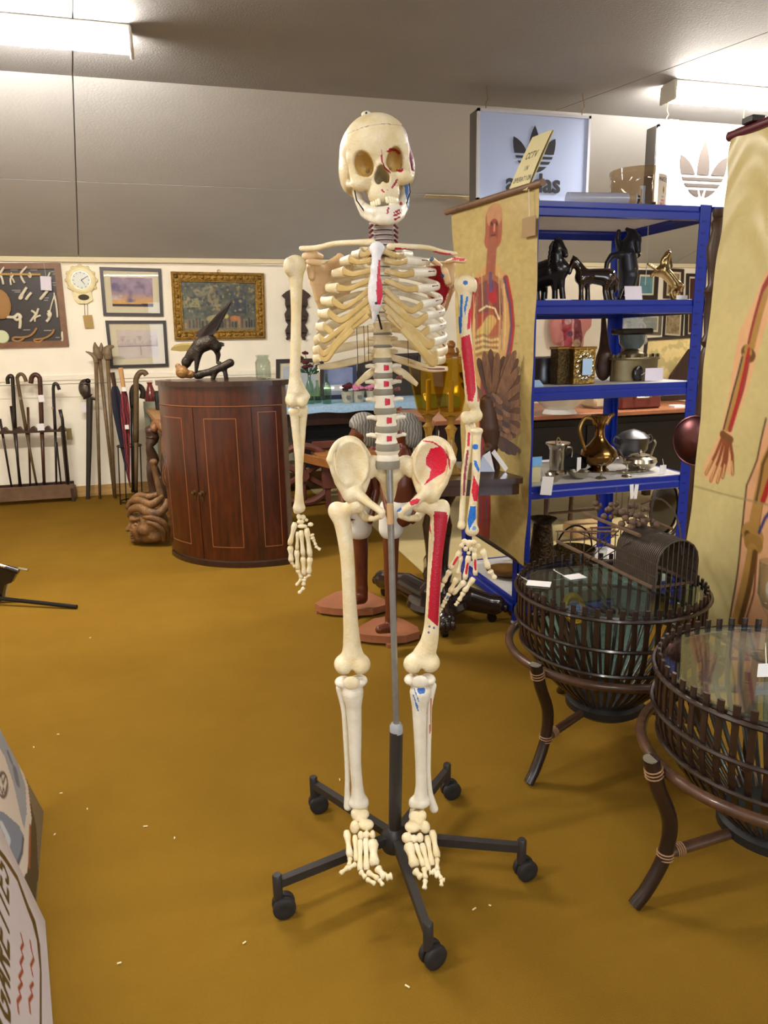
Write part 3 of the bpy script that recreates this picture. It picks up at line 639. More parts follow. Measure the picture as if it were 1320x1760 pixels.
# ---- ribs, cartilage, sternum
sideL = [(606, 438), (586, 450), (572, 470), (561, 494), (553, 516), (548, 538), (545, 560), (543, 584), (541, 602), (541, 616)]
frL = [(620, 437), (602, 446), (591, 467), (581, 495), (573, 518), (566, 539), (558, 562), (549, 580), (548, 600), (551, 614)]
sideR = [(708, 438), (737, 450), (748, 468), (754, 492), (759, 515), (763, 536), (765, 558), (766, 580), (767, 600), (763, 616)]
frR = [(692, 438), (698, 447), (710, 469), (717, 496), (725, 524), (733, 543), (736, 566), (746, 588), (750, 608), (752, 620)]
st = [(431, 0), (447, 0), (465, 0), (481, 0), (497, 0), (512, 0), (526, 0)]
yback = [430, 444, 459, 474, 489, 504, 520, 538, 566, 590]
RIBRED = (150, 40, 60)
for sd, fr, sgn in ((sideL, frL, -1), (sideR, frR, 1)):
    for i in range(10):
        yb = yback[i]; (sx, sy), (fx, fy) = sd[i], fr[i]; dd0 = 0.085 if i < 7 else (0.06, 0.04, 0.03)[i - 7]
        sdd = 0.015 if i else 0.03
        P = spline([SK(657 + sgn * 10, yb, dd0), SK(657 + sgn * (34 + i), yb - 1 + i * .4, dd0 + 0.025), SK(sx + (657 - sx) * 0.22, yb + (sy - yb) * 0.5, dd0 - 0.005), SK(sx, sy, sdd), SK(fx, fy, -0.05 if i else -0.02)], 7)
        mm = M(sx, sy); col = None
        o = MB().tube(P, np.interp(np.linspace(0, 1, len(P)), [0, .3, .8, 1], [3.4, 4.6, 5.0 if sgn > 0 else 5.6, 6.4 if sgn > 0 else 7.4] if i < 7 else [4, 6.4, 6 if sgn > 0 else 7, 6]) * mm, 8, asp=(1.15, 0.55), up=ZZ).build('rib', BONE if sgn < 0 or i > 7 else BONEW, sk)
        if 1 <= i <= 8 and sgn > 0:
            A = P[-11:-3:2]; MB().tube([p - HD * 0.0045 + ZZ * 0.002 for p in A], 0.0016, 5).build('muscle_mark', mat('mark_purple', (120, 50, 80), rough=0.5), o, label='thin purple outline')
        # cartilage
        xs = 657 + sgn * 17 - 9; xs = 637 if sgn < 0 else 661
        if i < 7:
            if i < 4: Q = [SK(fx, fy, -0.05 if i else -0.02), SK((fx * 2 + xs) / 3, (fy * 2 + st[i][0]) / 3 + 3 + i, -0.085), SK((fx + xs * 2) / 3, (fy + st[i][0] * 2) / 3 + 3, -0.098), SK(xs, st[i][0], -0.1)]
            else: Q = [SK(fx, fy, -0.05), SK(fx + (xs - fx) * .3, fy + 10 + 2 * (i - 4), -0.075), SK(fx + (xs - fx) * .65, (fy + st[i][0]) / 2 + 7, -0.095), SK(xs, st[i][0], -0.1)]
        else:
            e = ((xs - sgn * -2, 534), (xs + sgn * 4, 542), (xs + sgn * 30, 566))[i - 7]
            Q = [SK(fx, fy, -0.045), SK(fx - sgn * 12, fy + (4, 7, 2)[i - 7], -0.065), SK((fx + e[0]) / 2, (fy + e[1]) / 2 + 4, -0.085), SK(e[0], e[1], -0.1)]
        Q = spline(Q, 6); wd = (4.4 if sgn < 0 else 5.2) if i < 5 else (5.2 if sgn < 0 else 8.2)
        MB().tube(Q, np.array([6.0, wd, wd * 0.92, 5]) * mm, 8, asp=(1.0, 0.5), up=ZZ).build('costal_cartilage', CART, sk)
for sgn, P in ((-1, [(645, 613, .05), (610, 620, .06), (575, 628, .03), (547, 631, .0)]), (1, [(670, 613, .05), (700, 622, .06), (735, 633, .03), (769, 634, .0)]), (-1, [(646, 634, .04), (630, 646, .05), (612, 661, .03)]), (1, [(672, 630, .04), (695, 643, .05), (717, 661, .03)])):
    Q = spline([SK(*p) for p in P], 7); o = MB().tube(Q, np.array([5, 6.5, 6.8, 6, 4]) * M(660, 630), 8, asp=(1.0, 0.6), up=ZZ).build('rib', BONE, sk)
    if sgn > 0 and len(P) == 4: MB().tube([p - HD * 0.0042 for p in Q[8:-1]], 0.0017, 5).build('muscle_mark', mat('mark_purple'), o, label='thin purple outline')
bone('sternum', [([(648, 424, -.1), (647, 440, -.105), (645, 462, -.11)], [8, 8, 6.5]), ([(645, 462, -.11), (645, 490, -.112), (645, 515, -.11), (645, 530, -.105), (643, 553, -.1)], [7, 9, 11, 8, 3])],
     [((648, 428, -.1), (14, 9, 5)), ((645, 500, -.11), (12, 26, 5))], vox=0.0018, k=8, m=mat('sternum_bone', (226, 224, 228), rough=0.4, c2=(206, 202, 200), scale=40, bump=0.2, bscale=200, attr='mask'),
     paint=[([(650, 447), (661, 444), (662, 470), (660, 500), (654, 524), (648, 524), (646, 500), (648, 470)], (200, 40, 70)), ((646, 521, 2.6), (50, 60, 90))])
MB().tube([SK(650, 541, -.11), SK(656, 566, -.1)], 0.0022, 6).build('wire_hook', DARKW, sk)
for x in (613, 625, 632, 700): MB().tube([SK(x, 560, -.06), SK(x + 1, 590, 0), SK(x + 2, 625, .03)], 0.0007, 4).build('tie_wire', DARKW, sk)
# ---- shoulder girdle
bone('clavicle', [([(640, 417, -.08), (610, 417, -.07), (575, 419, -.03), (545, 426, .0), (518, 427, .02)], [6.5, 5, 4.8, 5, 4.5])], vox=0.0025)
bone('clavicle', [([(670, 424, -.08), (700, 424, -.07), (735, 426, -.03), (760, 433, .0), (783, 436, .02)], [6, 5, 4.6, 4.4, 3.6])], vox=0.0025, paint=[(('line', [(680, 428), (700, 430), (715, 431)], 3), RED), (('line', [(745, 433), (775, 438)], 2.4), (190, 60, 70))])
def scap(poly, ridge, paint=None, extra=(), tan=None):
    s = SDF(0.003); mm = M(560, 470); n = len(poly); c = np.mean([SK(*p) for p in poly], 0); q = [SK(*p) for p in poly]
    for i in range(n):
        for t in (0.15, 0.4, 0.65, 0.9): s.rc(q[i] + (c - q[i]) * 0.08, q[i] + (c - q[i]) * t + (q[(i + 1) % n] - q[i]) * 0.5 * (1 - t), 4 * mm, 4 * mm, 4 * mm)
        s.rc(q[i], q[(i + 1) % n], 3.4 * mm, 3.4 * mm, 4 * mm); s.rc(q[i], c, 4.2 * mm, 4.2 * mm, 5 * mm)
        for t in (0.25, 0.5, 0.75): s.rc(q[i] + (q[(i + 1) % n] - q[i]) * t, c, 4 * mm, 4 * mm, 5 * mm)
    for P, r in ridge: s.chain([SK(*p) for p in P], [x * mm for x in r], 4 * mm)
    return sdf_part(s, 'scapula', mat('scapula_bone', (222, 192, 150), rough=0.45, c2=(208, 170, 120), scale=20, bump=0.15, attr='mask'), sk, paint=painter(paint) if paint else None)
scap([(533, 452, .04), (556, 458, .05), (584, 440, .08), (604, 456, .1), (598, 500, .11), (572, 545, .1), (556, 540, .085), (546, 515, .07), (537, 485, .055)],
     [([(525, 441, .02), (540, 437, .03), (552, 441, .06)], [7, 7.5, 5]), ([(548, 452, .02), (530, 450, .0)], [6, 5]), ([(533, 460, .035), (535, 476, .04)], [7, 6])])
scap([(778, 456, .04), (752, 455, .06), (735, 458, .09), (730, 490, .1), (742, 512, .1), (756, 535, .09), (764, 530, .08), (777, 497, .06)],
     [([(768, 450, .03), (784, 446, .0), (797, 448, -.01)], [4, 5.5, 5]), ([(757, 458, .03), (742, 446, -.01)], [5, 5]), ([(764, 466, .02), (769, 484, .03)], [7, 6.5]), ([(778, 486, .05), (762, 534, .075)], [4.5, 4])],
     paint=[([(735, 457), (757, 456), (760, 470), (766, 490), (774, 494), (764, 520), (752, 532), (738, 508)], (160, 12, 32)), ([(776, 441), (800, 444), (800, 449), (776, 448)], (190, 60, 60)), ((741, 444, 6), (84, 100, 108)), ((761, 474, 3.4), (40, 80, 140)), ([(774, 492), (782, 486), (770, 535), (760, 537)], (176, 134, 100))])
# ---- arms
bone('humerus', [([(507, 462), (509, 490), (509, 540), (508, 600), (507, 645), (509, 672)], [15, 11, 9, 9, 9.5, 13]), ([(499, 690), (521, 688)], [8, 8]), ([(512, 660), (528, 681)], [7, 5.5]), ([(506, 660), (497, 684)], [8, 6])],
     [((508, 456, .005), (18.5, 17, 17)), ((497, 458, -.012), (10, 15, 11)), ((502, 690, -.008), (8.5, 10, 10)), ((519, 692, -.006), (8, 9, 9))], [((511, 684, -.03), (3, 5, 9))])
bone('ulna', [([(520, 706, .012), (519, 735, .012), (516, 790, .015), (514, 840, .012), (510, 878, .008)], [9, 7, 6, 5.2, 6]), ([(520, 700, .012), (514, 712, -.004)], [6, 5])], [((520, 702, .018), (8, 10, 8))])
bone('radius', [([(506, 712, -.004), (508, 740, -.004), (513, 790, -.01), (514, 840, -.01), (514, 870, -.004)], [8, 6.6, 6.4, 6.6, 9])], [((505, 706, -.004), (10.5, 5.5, 10)), ((514, 874, -.002), (10.5, 8, 8))])
bone('humerus', [([(799, 498), (799, 525), (799, 560), (804, 620), (808, 660), (812, 690)], [14, 11.5, 10.5, 10.5, 10.5, 12]), ([(799, 714), (820, 716)], [7, 8.5]), ([(812, 690), (822, 712)], [8, 6])],
     [((799, 489, .005), (19, 16, 17)), ((812, 492, -.008), (8, 13, 10)), ((802, 720, -.006), (8.5, 10, 9)), ((816, 718, -.004), (8, 9, 9))], [((809, 708, -.03), (3, 5, 8))],
     paint=[((800, 486, 4.5), (50, 100, 160)), ([(791, 507), (796, 505), (795, 545), (790, 560)], (40, 110, 180)), ([(801, 510), (806, 508), (799, 545), (797, 530)], (40, 110, 180)), ([(788, 545), (794, 540), (794, 572), (788, 575)], BLUE), ([(805, 535), (811, 522), (808, 565), (802, 568)], (200, 40, 60)), ([(812, 500), (820, 505), (812, 540), (808, 530)], (190, 70, 70)),
            ([(792, 580), (807, 574), (812, 600), (816, 640), (818, 672), (813, 691), (804, 690), (798, 640), (793, 600)], RED), (('line', [(821, 640), (822, 690)], 1.4), (180, 50, 60))], vox=0.0018)
bone('ulna', [([(809, 738, .01), (806, 770, .006), (799, 810, .0), (796, 850, -.004), (793, 902, -.006)], [8, 6.5, 6, 5, 5]), ([(808, 728, .014), (815, 742, -.002)], [6, 5])], [((808, 732, .016), (8, 9, 8)), ((793, 904, -.006), (6.5, 6.5, 6.5))],
     paint=[(('line', [(806, 745), (805, 765)], 2.6), (190, 50, 70)), (('line', [(804, 775), (799, 815), (797, 850)], 2.2), (140, 40, 50))], vox=0.0018)
bone('radius', [([(820, 744, -.002), (819, 770, -.004), (818, 810, -.01), (814, 855, -.012), (811, 890, -.01), (811, 910, -.008)], [7.5, 7, 7.5, 7, 8, 10])], [((819, 740, -.002), (11, 5, 10)), ((811, 912, -.006), (11.5, 9, 8))],
     paint=[((817, 768, 5.4), BLUE), ([(814, 790), (819, 792), (825, 808), (822, 812), (815, 800)], BLUE), ([(814, 815), (824, 838), (822, 862), (814, 862), (810, 845)], (200, 24, 50)), ([(808, 870), (818, 870), (818, 892), (806, 912), (803, 895)], BLUE), ((815, 908, 4), (110, 150, 190))], vox=0.0018)
# ---- hands: every bone of the fingers is a mesh of its own
def shaft(P, r, parent, name, m=BONE, col=None, label=None):
    P = spline([np.asarray(p) for p in P], 4); n = max(7, len(P)); t = np.linspace(0, 1, n); idx = np.linspace(0, len(P) - 1, n)
    Q = np.array([[np.interp(i, range(len(P)), P[:, k]) for k in range(3)] for i in idx])
    rr = r * np.interp(t, [0, .1, .25, .5, .78, .92, 1], [.75, 1.08, .8, .62, .78, 1.08, .7])
    return MB().tube(Q, rr, 8, col=None).build(name, m, parent, smooth=180, label=label)
def hand(ox, oy, s, carp, meta, phal, dd, painted):
    c = SK(ox + 500 / s, oy + 400 / s, dd); h = None
    sd = SDF(0.0022)
    for (x, y, r) in carp:
        q = SK(ox + x / s, oy + y / s, dd + 0.004 * ((x * 7 + y) % 3 - 1)); r = (r, r) if np.isscalar(r) else r; mm = mpp(q); sd.el(q, np.array([r[0], (r[0] + r[1]) / 2.6, r[1]]) / s * mm, RB, 0.6 * mm)
    h = sdf_part(sd, 'hand', BONE, sk, label='bones of the hand, wrist bones in front' if False else None)
    for nm, L in (('metacarpal', meta), ('phalanx', phal)):
        for e in L:
            (x0, y0), (x1, y1), r = e[:3]; d1 = e[3] if len(e) > 3 else 0.0; P = [SK(ox + x0 / s, oy + y0 / s, dd), SK(ox + x1 / s, oy + y1 / s, dd + d1)]
            o = shaft(P, r / s * mpp(P[0]), h, nm)
            if painted and len(e) > 4:
                a, b = P; q = [a + (b - a) * t - HD * r / s * mpp(a) * 0.45 for t in (.25, .5, .75)]
                sb = MB().tube(q, r / s * mpp(a) * 0.42, 6); sb.build('phalanx', mat('mark_' + e[4], {'red': (150, 36, 50), 'blue': (70, 110, 160)}[e[4]], rough=0.5), h, label='bone face painted ' + e[4])
hand(470, 860, 10.355, [(450, 290, (42, 60)), (530, 300, (48, 50)), (590, 350, (34, 34)), (480, 385, (72, 36)), (510, 460, (95, 38)), (660, 430, (55, 42)), (600, 520, (42, 38))],
     [((385, 400), (290, 790), 58), ((430, 560), (418, 880), 42), ((490, 540), (530, 990), 52), ((590, 500), (655, 1000), 58), ((680, 600), (700, 690), 52)],
     [((300, 820), (318, 1090), 60), ((318, 1095), (385, 1190), 36), ((412, 890), (430, 1230), 54), ((428, 1230), (500, 1385), 46), ((500, 1390), (405, 1515), 34), ((525, 1010), (545, 1320), 54), ((650, 1020), (630, 1300), 60), ((655, 1320), (545, 1390), 34), ((545, 1390), (535, 1510), 48), ((545, 1550), (450, 1655), 38), ((710, 690), (755, 800), 36), ((745, 815), (835, 880), 36)], 0.0, False)
hand(740, 880, 9.777, [(570, 500, (56, 56)), (520, 570, (44, 44)), (650, 530, (50, 70)), (720, 510, (62, 52)), (800, 570, (48, 46)), (590, 620, (44, 44)), (680, 620, (40, 44)), (745, 640, (42, 46)), (640, 690, (36, 34)), (740, 690, (34, 30))],
     [((500, 660), (335, 955), 56, 0, 'red'), ((510, 740), (455, 1050), 50), ((640, 740), (575, 1130), 56, 0, 'red'), ((740, 690), (755, 1060), 52, 0, 'red'), ((870, 630), (975, 950), 62)],
     [((325, 985), (220, 1180), 54), ((210, 1200), (145, 1340), 46), ((140, 1350), (105, 1415), 34), ((440, 1110), (325, 1350), 56), ((575, 1165), (375, 1375), 54, 0.01), ((725, 1110), (560, 1340), 58), ((555, 1350), (475, 1490), 50), ((465, 1505), (415, 1570), 38), ((315, 1370), (255, 1480), 46, 0, 'blue'), ((250, 1490), (195, 1600), 46), ((190, 1610), (145, 1690), 36), ((995, 985), (1085, 1120), 56)], 0.0, True)
# ---- pelvis
def ilium(sg, X, paint=None):
    """X(u) maps the left-hand outline to picture x"""
    s = SDF(0.0022); mm = M(610, 810)
    def q(p): return SK(X(p[0]), p[1], p[2])
    c = q((601, 797, .012)); s.el(c, np.array([37, 30, 47]) * mm, RB @ rotz(sg * 0.5), 0)
    s.el(q((606, 803, -.044)), np.array([38, 35, 62]) * mm, RB @ rotz(sg * 0.5), 3 * mm, 's')
    s.chain(spline([q(p) for p in ((567, 790, -.03), (571, 775, -.018), (582, 760, .0), (598, 754, .014), (614, 758, .024), (627, 774, .032), (634, 792, .03))], 4), list(interp([v * mm for v in (5.5, 5, 5, 5, 5, 5.5, 8)], 25)), 4 * mm)
    s.chain([q(p) for p in ((567, 790, -.03), (573, 812, -.028), (580, 830, -.018), (598, 852, -.006))], [v * mm for v in (5, 4, 5, 9)], 5 * mm)
    s.chain([q(p) for p in ((632, 795, .026), (632, 815, .02), (622, 840, .008))], [v * mm for v in (8, 8, 9)], 6 * mm)
    s.el(q((608, 848, .0)), np.array([17, 16, 19]) * mm, RB, 8 * mm)
    s.chain([q(p) for p in ((612, 846, -.01), (636, 866, -.035), (657, 880, -.05))], [v * mm for v in (10, 6.5, 6)], 6 * mm)
    s.chain([q(p) for p in ((610, 858, .012), (617, 876, .03), (628, 890, .02), (643, 892, -.02), (656, 887, -.048))], [v * mm for v in (10, 8, 7, 4.5, 5)], 5 * mm)
    return sdf_part(s, 'hip_bone', BONE, sk, paint=painter(paint) if paint else None)
ilium(-1, lambda u: u)
ilium(1, lambda u: 1345 - u, paint=[([(740, 770), (757, 768), (768, 782), (769, 798), (764, 812), (744, 824), (727, 836), (738, 818), (740, 806), (731, 797), (732, 786)], (200, 14, 50)),
      (('line', [(728, 758), (745, 760), (762, 772), (772, 790), (773, 806)], 1.6), (190, 40, 60)), (('line', [(700, 774), (716, 762)], 3), (190, 40, 50)), ([(703, 862), (716, 856), (724, 858), (718, 866), (706, 870)], (200, 40, 60)), ([(694, 848), (706, 836), (710, 838), (700, 856)], (170, 50, 60)), ((684, 874, 6.5), (40, 100, 170))])
bone('sacrum', [([(668, 812, .035), (669, 835, .045), (670, 850, .05), (671, 868, .04)], [18, 14, 10, 4])], [((642, 798, .022), (17, 16, 12)), ((697, 798, .022), (17, 16, 12)), ((636, 808, .02), (10, 16, 10)), ((706, 806, .02), (10, 16, 10)), ((669, 812, .035), (26, 18, 14))], k=8, m=BONE)
MB().tube([SK(670, 866, -.052), SK(671, 900, -.05)], 0.0075, 12).build('pubic_symphysis', mat('tan_cartilage', (190, 152, 104), rough=0.5), sk)
# ---- legs
bone('femur', [([(583, 884, .01), (590, 905, .006), (597, 960, -.004), (600, 1020, -.006), (603, 1075, .0), (605, 1110, .004), (606, 1130, .006)], [16, 14.5, 12, 11.5, 13, 15.5, 20]), ([(588, 880, .01), (612, 868, .0)], [13, 11]), ([(590, 1140, .01), (622, 1140, .01)], [15, 14])],
     [((578, 876, .014), (14, 14, 14)), ((614, 868, -.002), (14, 14, 14)), ((591, 1144, -.004), (15, 15, 17)), ((620, 1144, -.004), (15, 15, 17))], [((606, 1156, -.01), (4, 7, 20))], k=8, vox=0.0032)
bone('patella', [], [((604, 1174, -.036), (15, 13, 6))], k=4)
bone('femur', [([(757, 884, .01), (753, 905, .006), (748, 960, -.004), (745, 1020, -.006), (742, 1075, .0), (737, 1105, .004), (727, 1130, .006)], [15, 15, 12.5, 12, 13, 15.5, 20]), ([(752, 878, .01), (722, 866, .0)], [13, 11]), ([(710, 1140, .01), (741, 1138, .01)], [15, 14])],
     [((760, 872, .014), (13, 14, 14)), ((720, 866, -.002), (14, 14, 14)), ((709, 1142, -.004), (15, 15, 17)), ((740, 1140, -.004), (15, 15, 17))], [((725, 1154, -.01), (4, 7, 20))], k=8, vox=0.0018,
     paint=[([(745, 884), (770, 885), (768, 912), (757, 1010), (753, 1077), (735, 1062), (739, 1000), (746, 925)], (172, 18, 44)), ([(746, 878), (768, 880), (768, 885), (746, 884)], (172, 30, 44)), ([(733, 892), (738, 888), (742, 920), (736, 908)], (170, 30, 44)), ([(729, 900), (733, 896), (736, 912), (732, 915)], (90, 140, 190)), ((738, 1077, 2.4), (90, 100, 120)), ((746, 1079, 2.4), (90, 100, 120)), ((737, 1087, 2.4), (90, 100, 120))])
bone('patella', [], [((722, 1172, -.036), (15, 12, 6))], k=4, m=BONEW)
bone('tibia', [([(606, 1190), (608, 1215), (610, 1260), (611, 1310), (614, 1350), (616, 1375)], [19, 13.5, 11.5, 9.8, 10, 13])], [((590, 1172, .004), (15, 9, 16)), ((617, 1170, .004), (15, 9, 16)), ((627, 1380, .0), (7, 10, 9)), ((612, 1380, .0), (13, 8, 12))], k=8, m=BONEW)
bone('fibula', [([(584, 1182, .02), (591, 1220, .018), (594, 1264, .018), (597, 1325, .014), (597, 1362, .012), (598, 1386, .008)], [7, 5, 4.8, 4.6, 5, 7.5])], k=5, m=BONEW, paint=[(('line', [(598, 1200), (603, 1260), (603, 1320), (603, 1360)], 2), (190, 130, 110))])
bone('tibia', [([(722, 1190), (721, 1215), (722, 1260), (723, 1310), (724, 1350), (723, 1375)], [18, 13, 11, 9.4, 9.8, 13])], [((708, 1168, .004), (14, 9, 16)), ((735, 1168, .004), (14, 9, 16)), ((709, 1380, .0), (7, 10, 9)), ((726, 1378, .0), (13, 8, 12))], k=8, m=BONEW,
     paint=[((724, 1186, 7.5), (50, 100, 170)), (('line', [(712, 1184), (720, 1206)], 1.3), (60, 110, 170)), (('line', [(710, 1194), (718, 1216)], 1.3), (60, 110, 170)), (('line', [(714, 1210), (719, 1222)], 1.2), (60, 110, 170))])
bone('fibula', [([(744, 1178, .02), (738, 1215, .018), (737, 1264, .018), (736, 1325, .014), (739, 1362, .012), (746, 1390, .008)], [6.5, 5, 4.8, 4.6, 5, 7.5])], k=5, m=BONEW, paint=[(('line', [(735, 1190), (731, 1230), (730, 1300)], 2.6), (150, 50, 44)), (('line', [(741, 1200), (739, 1260)], 1.6), (180, 110, 80))])
# ---- feet
def FT(x, y):
    px, py = 560 + x / 5.739, 1360 + y / 5.739; z = 0.180 - (py - 1380) / 140 * 0.082; return at_z(px, py, z)
def foot(tars, meta, toes):
    sd = SDF(0.0026)
    for (x, y, r) in tars:
        q = FT(x, y); mm = mpp(q) / 5.739; sd.el(q, np.array([r[0], (r[0] + r[1]) * 0.55, r[1]]) * mm, RB, 1.0 * mm)
    q = FT(tars[0][0] + 40, tars[0][1]); sd.rc(q + [0, 0, -0.01], q + HD * 0.055 + [0, 0, -0.03], 0.018, 0.02, 0.008)      # talus back to heel
    h = sdf_part(sd, 'foot', BONE, sk)
    for nm, L in (('metatarsal', meta), ('phalanx', toes)):
        for (a, b, r) in L:
            P = [FT(*a), FT(*b)]; shaft(P, r / 5.739 * mpp(P[0]), h, nm)
foot([(290, 215, (44, 46)), (380, 225, (50, 44)), (355, 275, (46, 26)), (400, 330, (74, 46)), (285, 355, (48, 66)), (345, 440, (32, 48)), (402, 430, (30, 42)), (462, 430, (28, 48))],
     [((205, 395), (240, 650), 40), ((288, 440), (300, 690), 32), ((340, 485), (337, 780), 36), ((395, 470), (402, 775), 38), ((462, 490), (480, 730), 60)],
     [((240, 655), (230, 735), 30), ((225, 745), (140, 815), 28), ((300, 715), (215, 765), 28), ((340, 790), (395, 855), 32), ((400, 865), (490, 915), 28), ((408, 795), (520, 865), 32), ((525, 870), (565, 930), 28), ((505, 755), (585, 850), 46), ((590, 850), (655, 835), 42)])
foot([(870, 245, (54, 44)), (955, 235, (40, 44)), (870, 300, (56, 26)), (855, 350, (78, 48)), (980, 355, (50, 62)), (800, 460, (54, 50)), (870, 470, (34, 40)), (930, 460, (36, 50))],
     [((815, 525), (880, 740), 62), ((885, 520), (965, 740), 34), ((950, 520), (1015, 780), 36), ((998, 445), (1050, 730), 36), ((1050, 395), (1100, 650), 42)],
     [((875, 780), (945, 855), 44), ((970, 755), (982, 860), 34), ((982, 870), (972, 965), 30), ((1018, 800), (1062, 800), 30), ((1062, 770), (1105, 850), 30), ((1098, 660), (1098, 780), 30), ((1098, 785), (1140, 865), 28), ((1142, 875), (1140, 935), 26), ((1142, 870), (1175, 875), 26)])

# ---------------------------------------------------------------- rolling stand
BLACKM = mat('black_powder_coat', (44, 40, 38), rough=0.42, var=0.1, scale=30)
STEEL = mat('grey_steel_pole', (150, 150, 150), rough=0.38, metal=0.75, var=0.12, scale=30)
RUB = mat('black_rubber', (34, 31, 30), rough=0.6)
hub = at_d(678, 1452, D0); hub = hub * [1, 1, 0]
std = thing('rolling_stand', 'black five-armed stand on castors with grey pole holding the skeleton', 'stand', hub)
top = SK(669, 803, 0.002); ptop = at_d(681, 1250, D0)
ax = hub + [0, 0, 0.05]; up = ptop
MB().tube([up + (top - up) * -0.05, top], 0.0078, 14).build('pole', STEEL, std)
MB().tube([ax, up + [0, 0, -0.01]], 0.0165, 18).build('sleeve', BLACKM, std)
MB().tube([up + [0, 0, -0.014], up + [0, 0, 0.004], up + [0, 0, 0.012]], [0.0165, 0.0165, 0.0115], 18).build('collar', mat('grey_collar', (150, 152, 154), rough=0.45), std, label='grey plastic collar')
MB(o=hub).lathe([(0.0, 0.055), (0.032, 0.055), (0.036, 0.065), (0.036, 0.09), (0.028, 0.105), (0.019, 0.115), (0, 0.115)], n=20).build('hub', BLACKM, std)
for (px, py) in ((505, 1520), (727, 1590), (880, 1468), (757, 1350), (560, 1372)):
    # the arm's end from its sleeve in the picture
    e = at_z(px, py, 0.07); d = (e - hub) * [1, 1, 0]; L = np.linalg.norm(d); d /= L; L = 0.315; sd_ = np.array([-d[1], d[0], 0]); Rm = np.array([d, sd_, ZZ]).T
    tip = hub + d * L
    MB().strip([hub + d * 0.02 + sd_ * 0.011 + [0, 0, 0.088], tip + sd_ * 0.009 + [0, 0, 0.092]], [hub + d * 0.02 - sd_ * 0.011 + [0, 0, 0.088], tip - sd_ * 0.009 + [0, 0, 0.092]], 0.021, (0, 0, 1)).build('arm', BLACKM, std, smooth=0)
    MB(o=tip + d * 0.008).lathe([(0, 0.048), (0.0105, 0.048), (0.0115, 0.054), (0.0115, 0.112), (0.009, 0.116), (0, 0.116)], n=14).build('socket', BLACKM, std)
    fa = radians(-72) + rng.uniform(-0.35, 0.35); wx = np.array([cos(fa), sin(fa), 0]); wc = tip + d * 0.008 + np.array([-wx[1], wx[0], 0]) * 0.012
    c = MB(); c.tube([tip + d * 0.008 + [0, 0, 0.05], wc + [0, 0, 0.03]], 0.008, 8)
    cs = c.build('caster', BLACKM, std)
    for sg in (-1, 1): MB(o=wc + wx * sg * 0.0105 + [0, 0, 0.028]).lathe([(0, -0.009), (0.021, -0.009), (0.027, -0.006), (0.028, 0.0), (0.027, 0.006), (0.021, 0.009), (0.008, 0.007), (0, 0.007)], n=22, axis=wx * sg).build('wheel', RUB, cs)
# ================================================================ back wall and the left side
BLACKF = mat('dark_frame_wood', (46, 36, 32), rough=0.4, var=0.15, scale=30)
BROWNF = mat('brown_frame_wood', (122, 82, 50), rough=0.45, var=0.2, scale=18)
MOUNT = mat('cream_mount', (228, 216, 184), rough=0.85)
PANE = glass_mat('picture_glass', (250, 250, 250), gloss=0.55)
MAHOG = mat('mahogany', (84, 34, 15), rough=0.28, c2=(44, 17, 8), scale=7, kind='noise', stretch=(5, 5, 0.7), coat=0.3)
MAHOGD = mat('dark_mahogany', (54, 30, 22), rough=0.3, var=0.25, scale=8, stretch=(4, 4, 0.6), coat=0.25)
DARKWOOD = mat('dark_turned_wood', (62, 40, 28), rough=0.4, var=0.25, scale=14)
MIDWOOD = mat('brown_wood', (124, 80, 46), rough=0.45, var=0.25, scale=12, stretch=(1, 1, 4))
TAGM = mat('white_tag_card', (232, 228, 226), rough=0.8)
STRING = mat('white_string', (225, 220, 205), rough=0.9)
BRASS = mat('aged_brass', (170, 132, 70), rough=0.32, metal=0.95, var=0.2, scale=20)
SILVER = mat('tarnished_silver', (186, 178, 160), rough=0.22, metal=1.0, var=0.15, scale=14)
BLACKG = mat('black_gloss', (20, 17, 17), rough=0.16, coat=0.5)
def quad_frame(c):
    tl, tr, br, bl = c; u = (tr - tl + br - bl) / 2; v = (bl - tl + br - tr) / 2; n = np.cross(u, v); n /= np.linalg.norm(n); return u, v, n
def framed(name, label, cat, corners, fw, m, canvas=None, mount=0.0, depth=0.022, group=None, glass=True, pm=None, front=None):
    c = [np.asarray(p, float) for p in corners]; u, v, n = quad_frame(c)
    if (n @ (EYE - c[0])) < 0: n = -n
    uu = u / np.linalg.norm(u); vv = v / np.linalg.norm(v); mid = sum(c) / 4
    t = thing(name, label, cat, (c[2] + c[3]) / 2, group)
    inn = [c[0] + uu * fw + vv * fw, c[1] - uu * fw + vv * fw, c[2] - uu * fw - vv * fw, c[3] + uu * fw - vv * fw]
    for i in range(4):
        j = (i + 1) % 4; MB().plate([p + n * depth / 2 for p in (c[i], c[j], inn[j], inn[i])], depth, n).build('frame_rail', m, t, smooth=0)
    MB().plate([p + n * depth * 0.2 for p in inn], depth * 0.3, n).build('mount' if mount else 'backing', MOUNT if mount else BLACKF, t, smooth=0)
    if canvas is not None:
        k = mount; q = [inn[0] + (uu + vv) * k, inn[1] + (vv - uu) * k, inn[2] - (uu + vv) * k, inn[3] + (uu - vv) * k]
        mb = MB(); canvas.mesh(mb, [p + n * depth * 0.42 for p in q]); mb.build('picture', pm or PRINT_M, t, smooth=180)
    if glass: MB().plate([p + n * depth * 0.7 for p in inn], 0.001, n).build('glass', PANE, t, smooth=0)
    return t, c, uu, vv, n, inn
def wallq(pts, Y=YB): return [at_y(x, y, Y) for x, y in pts]
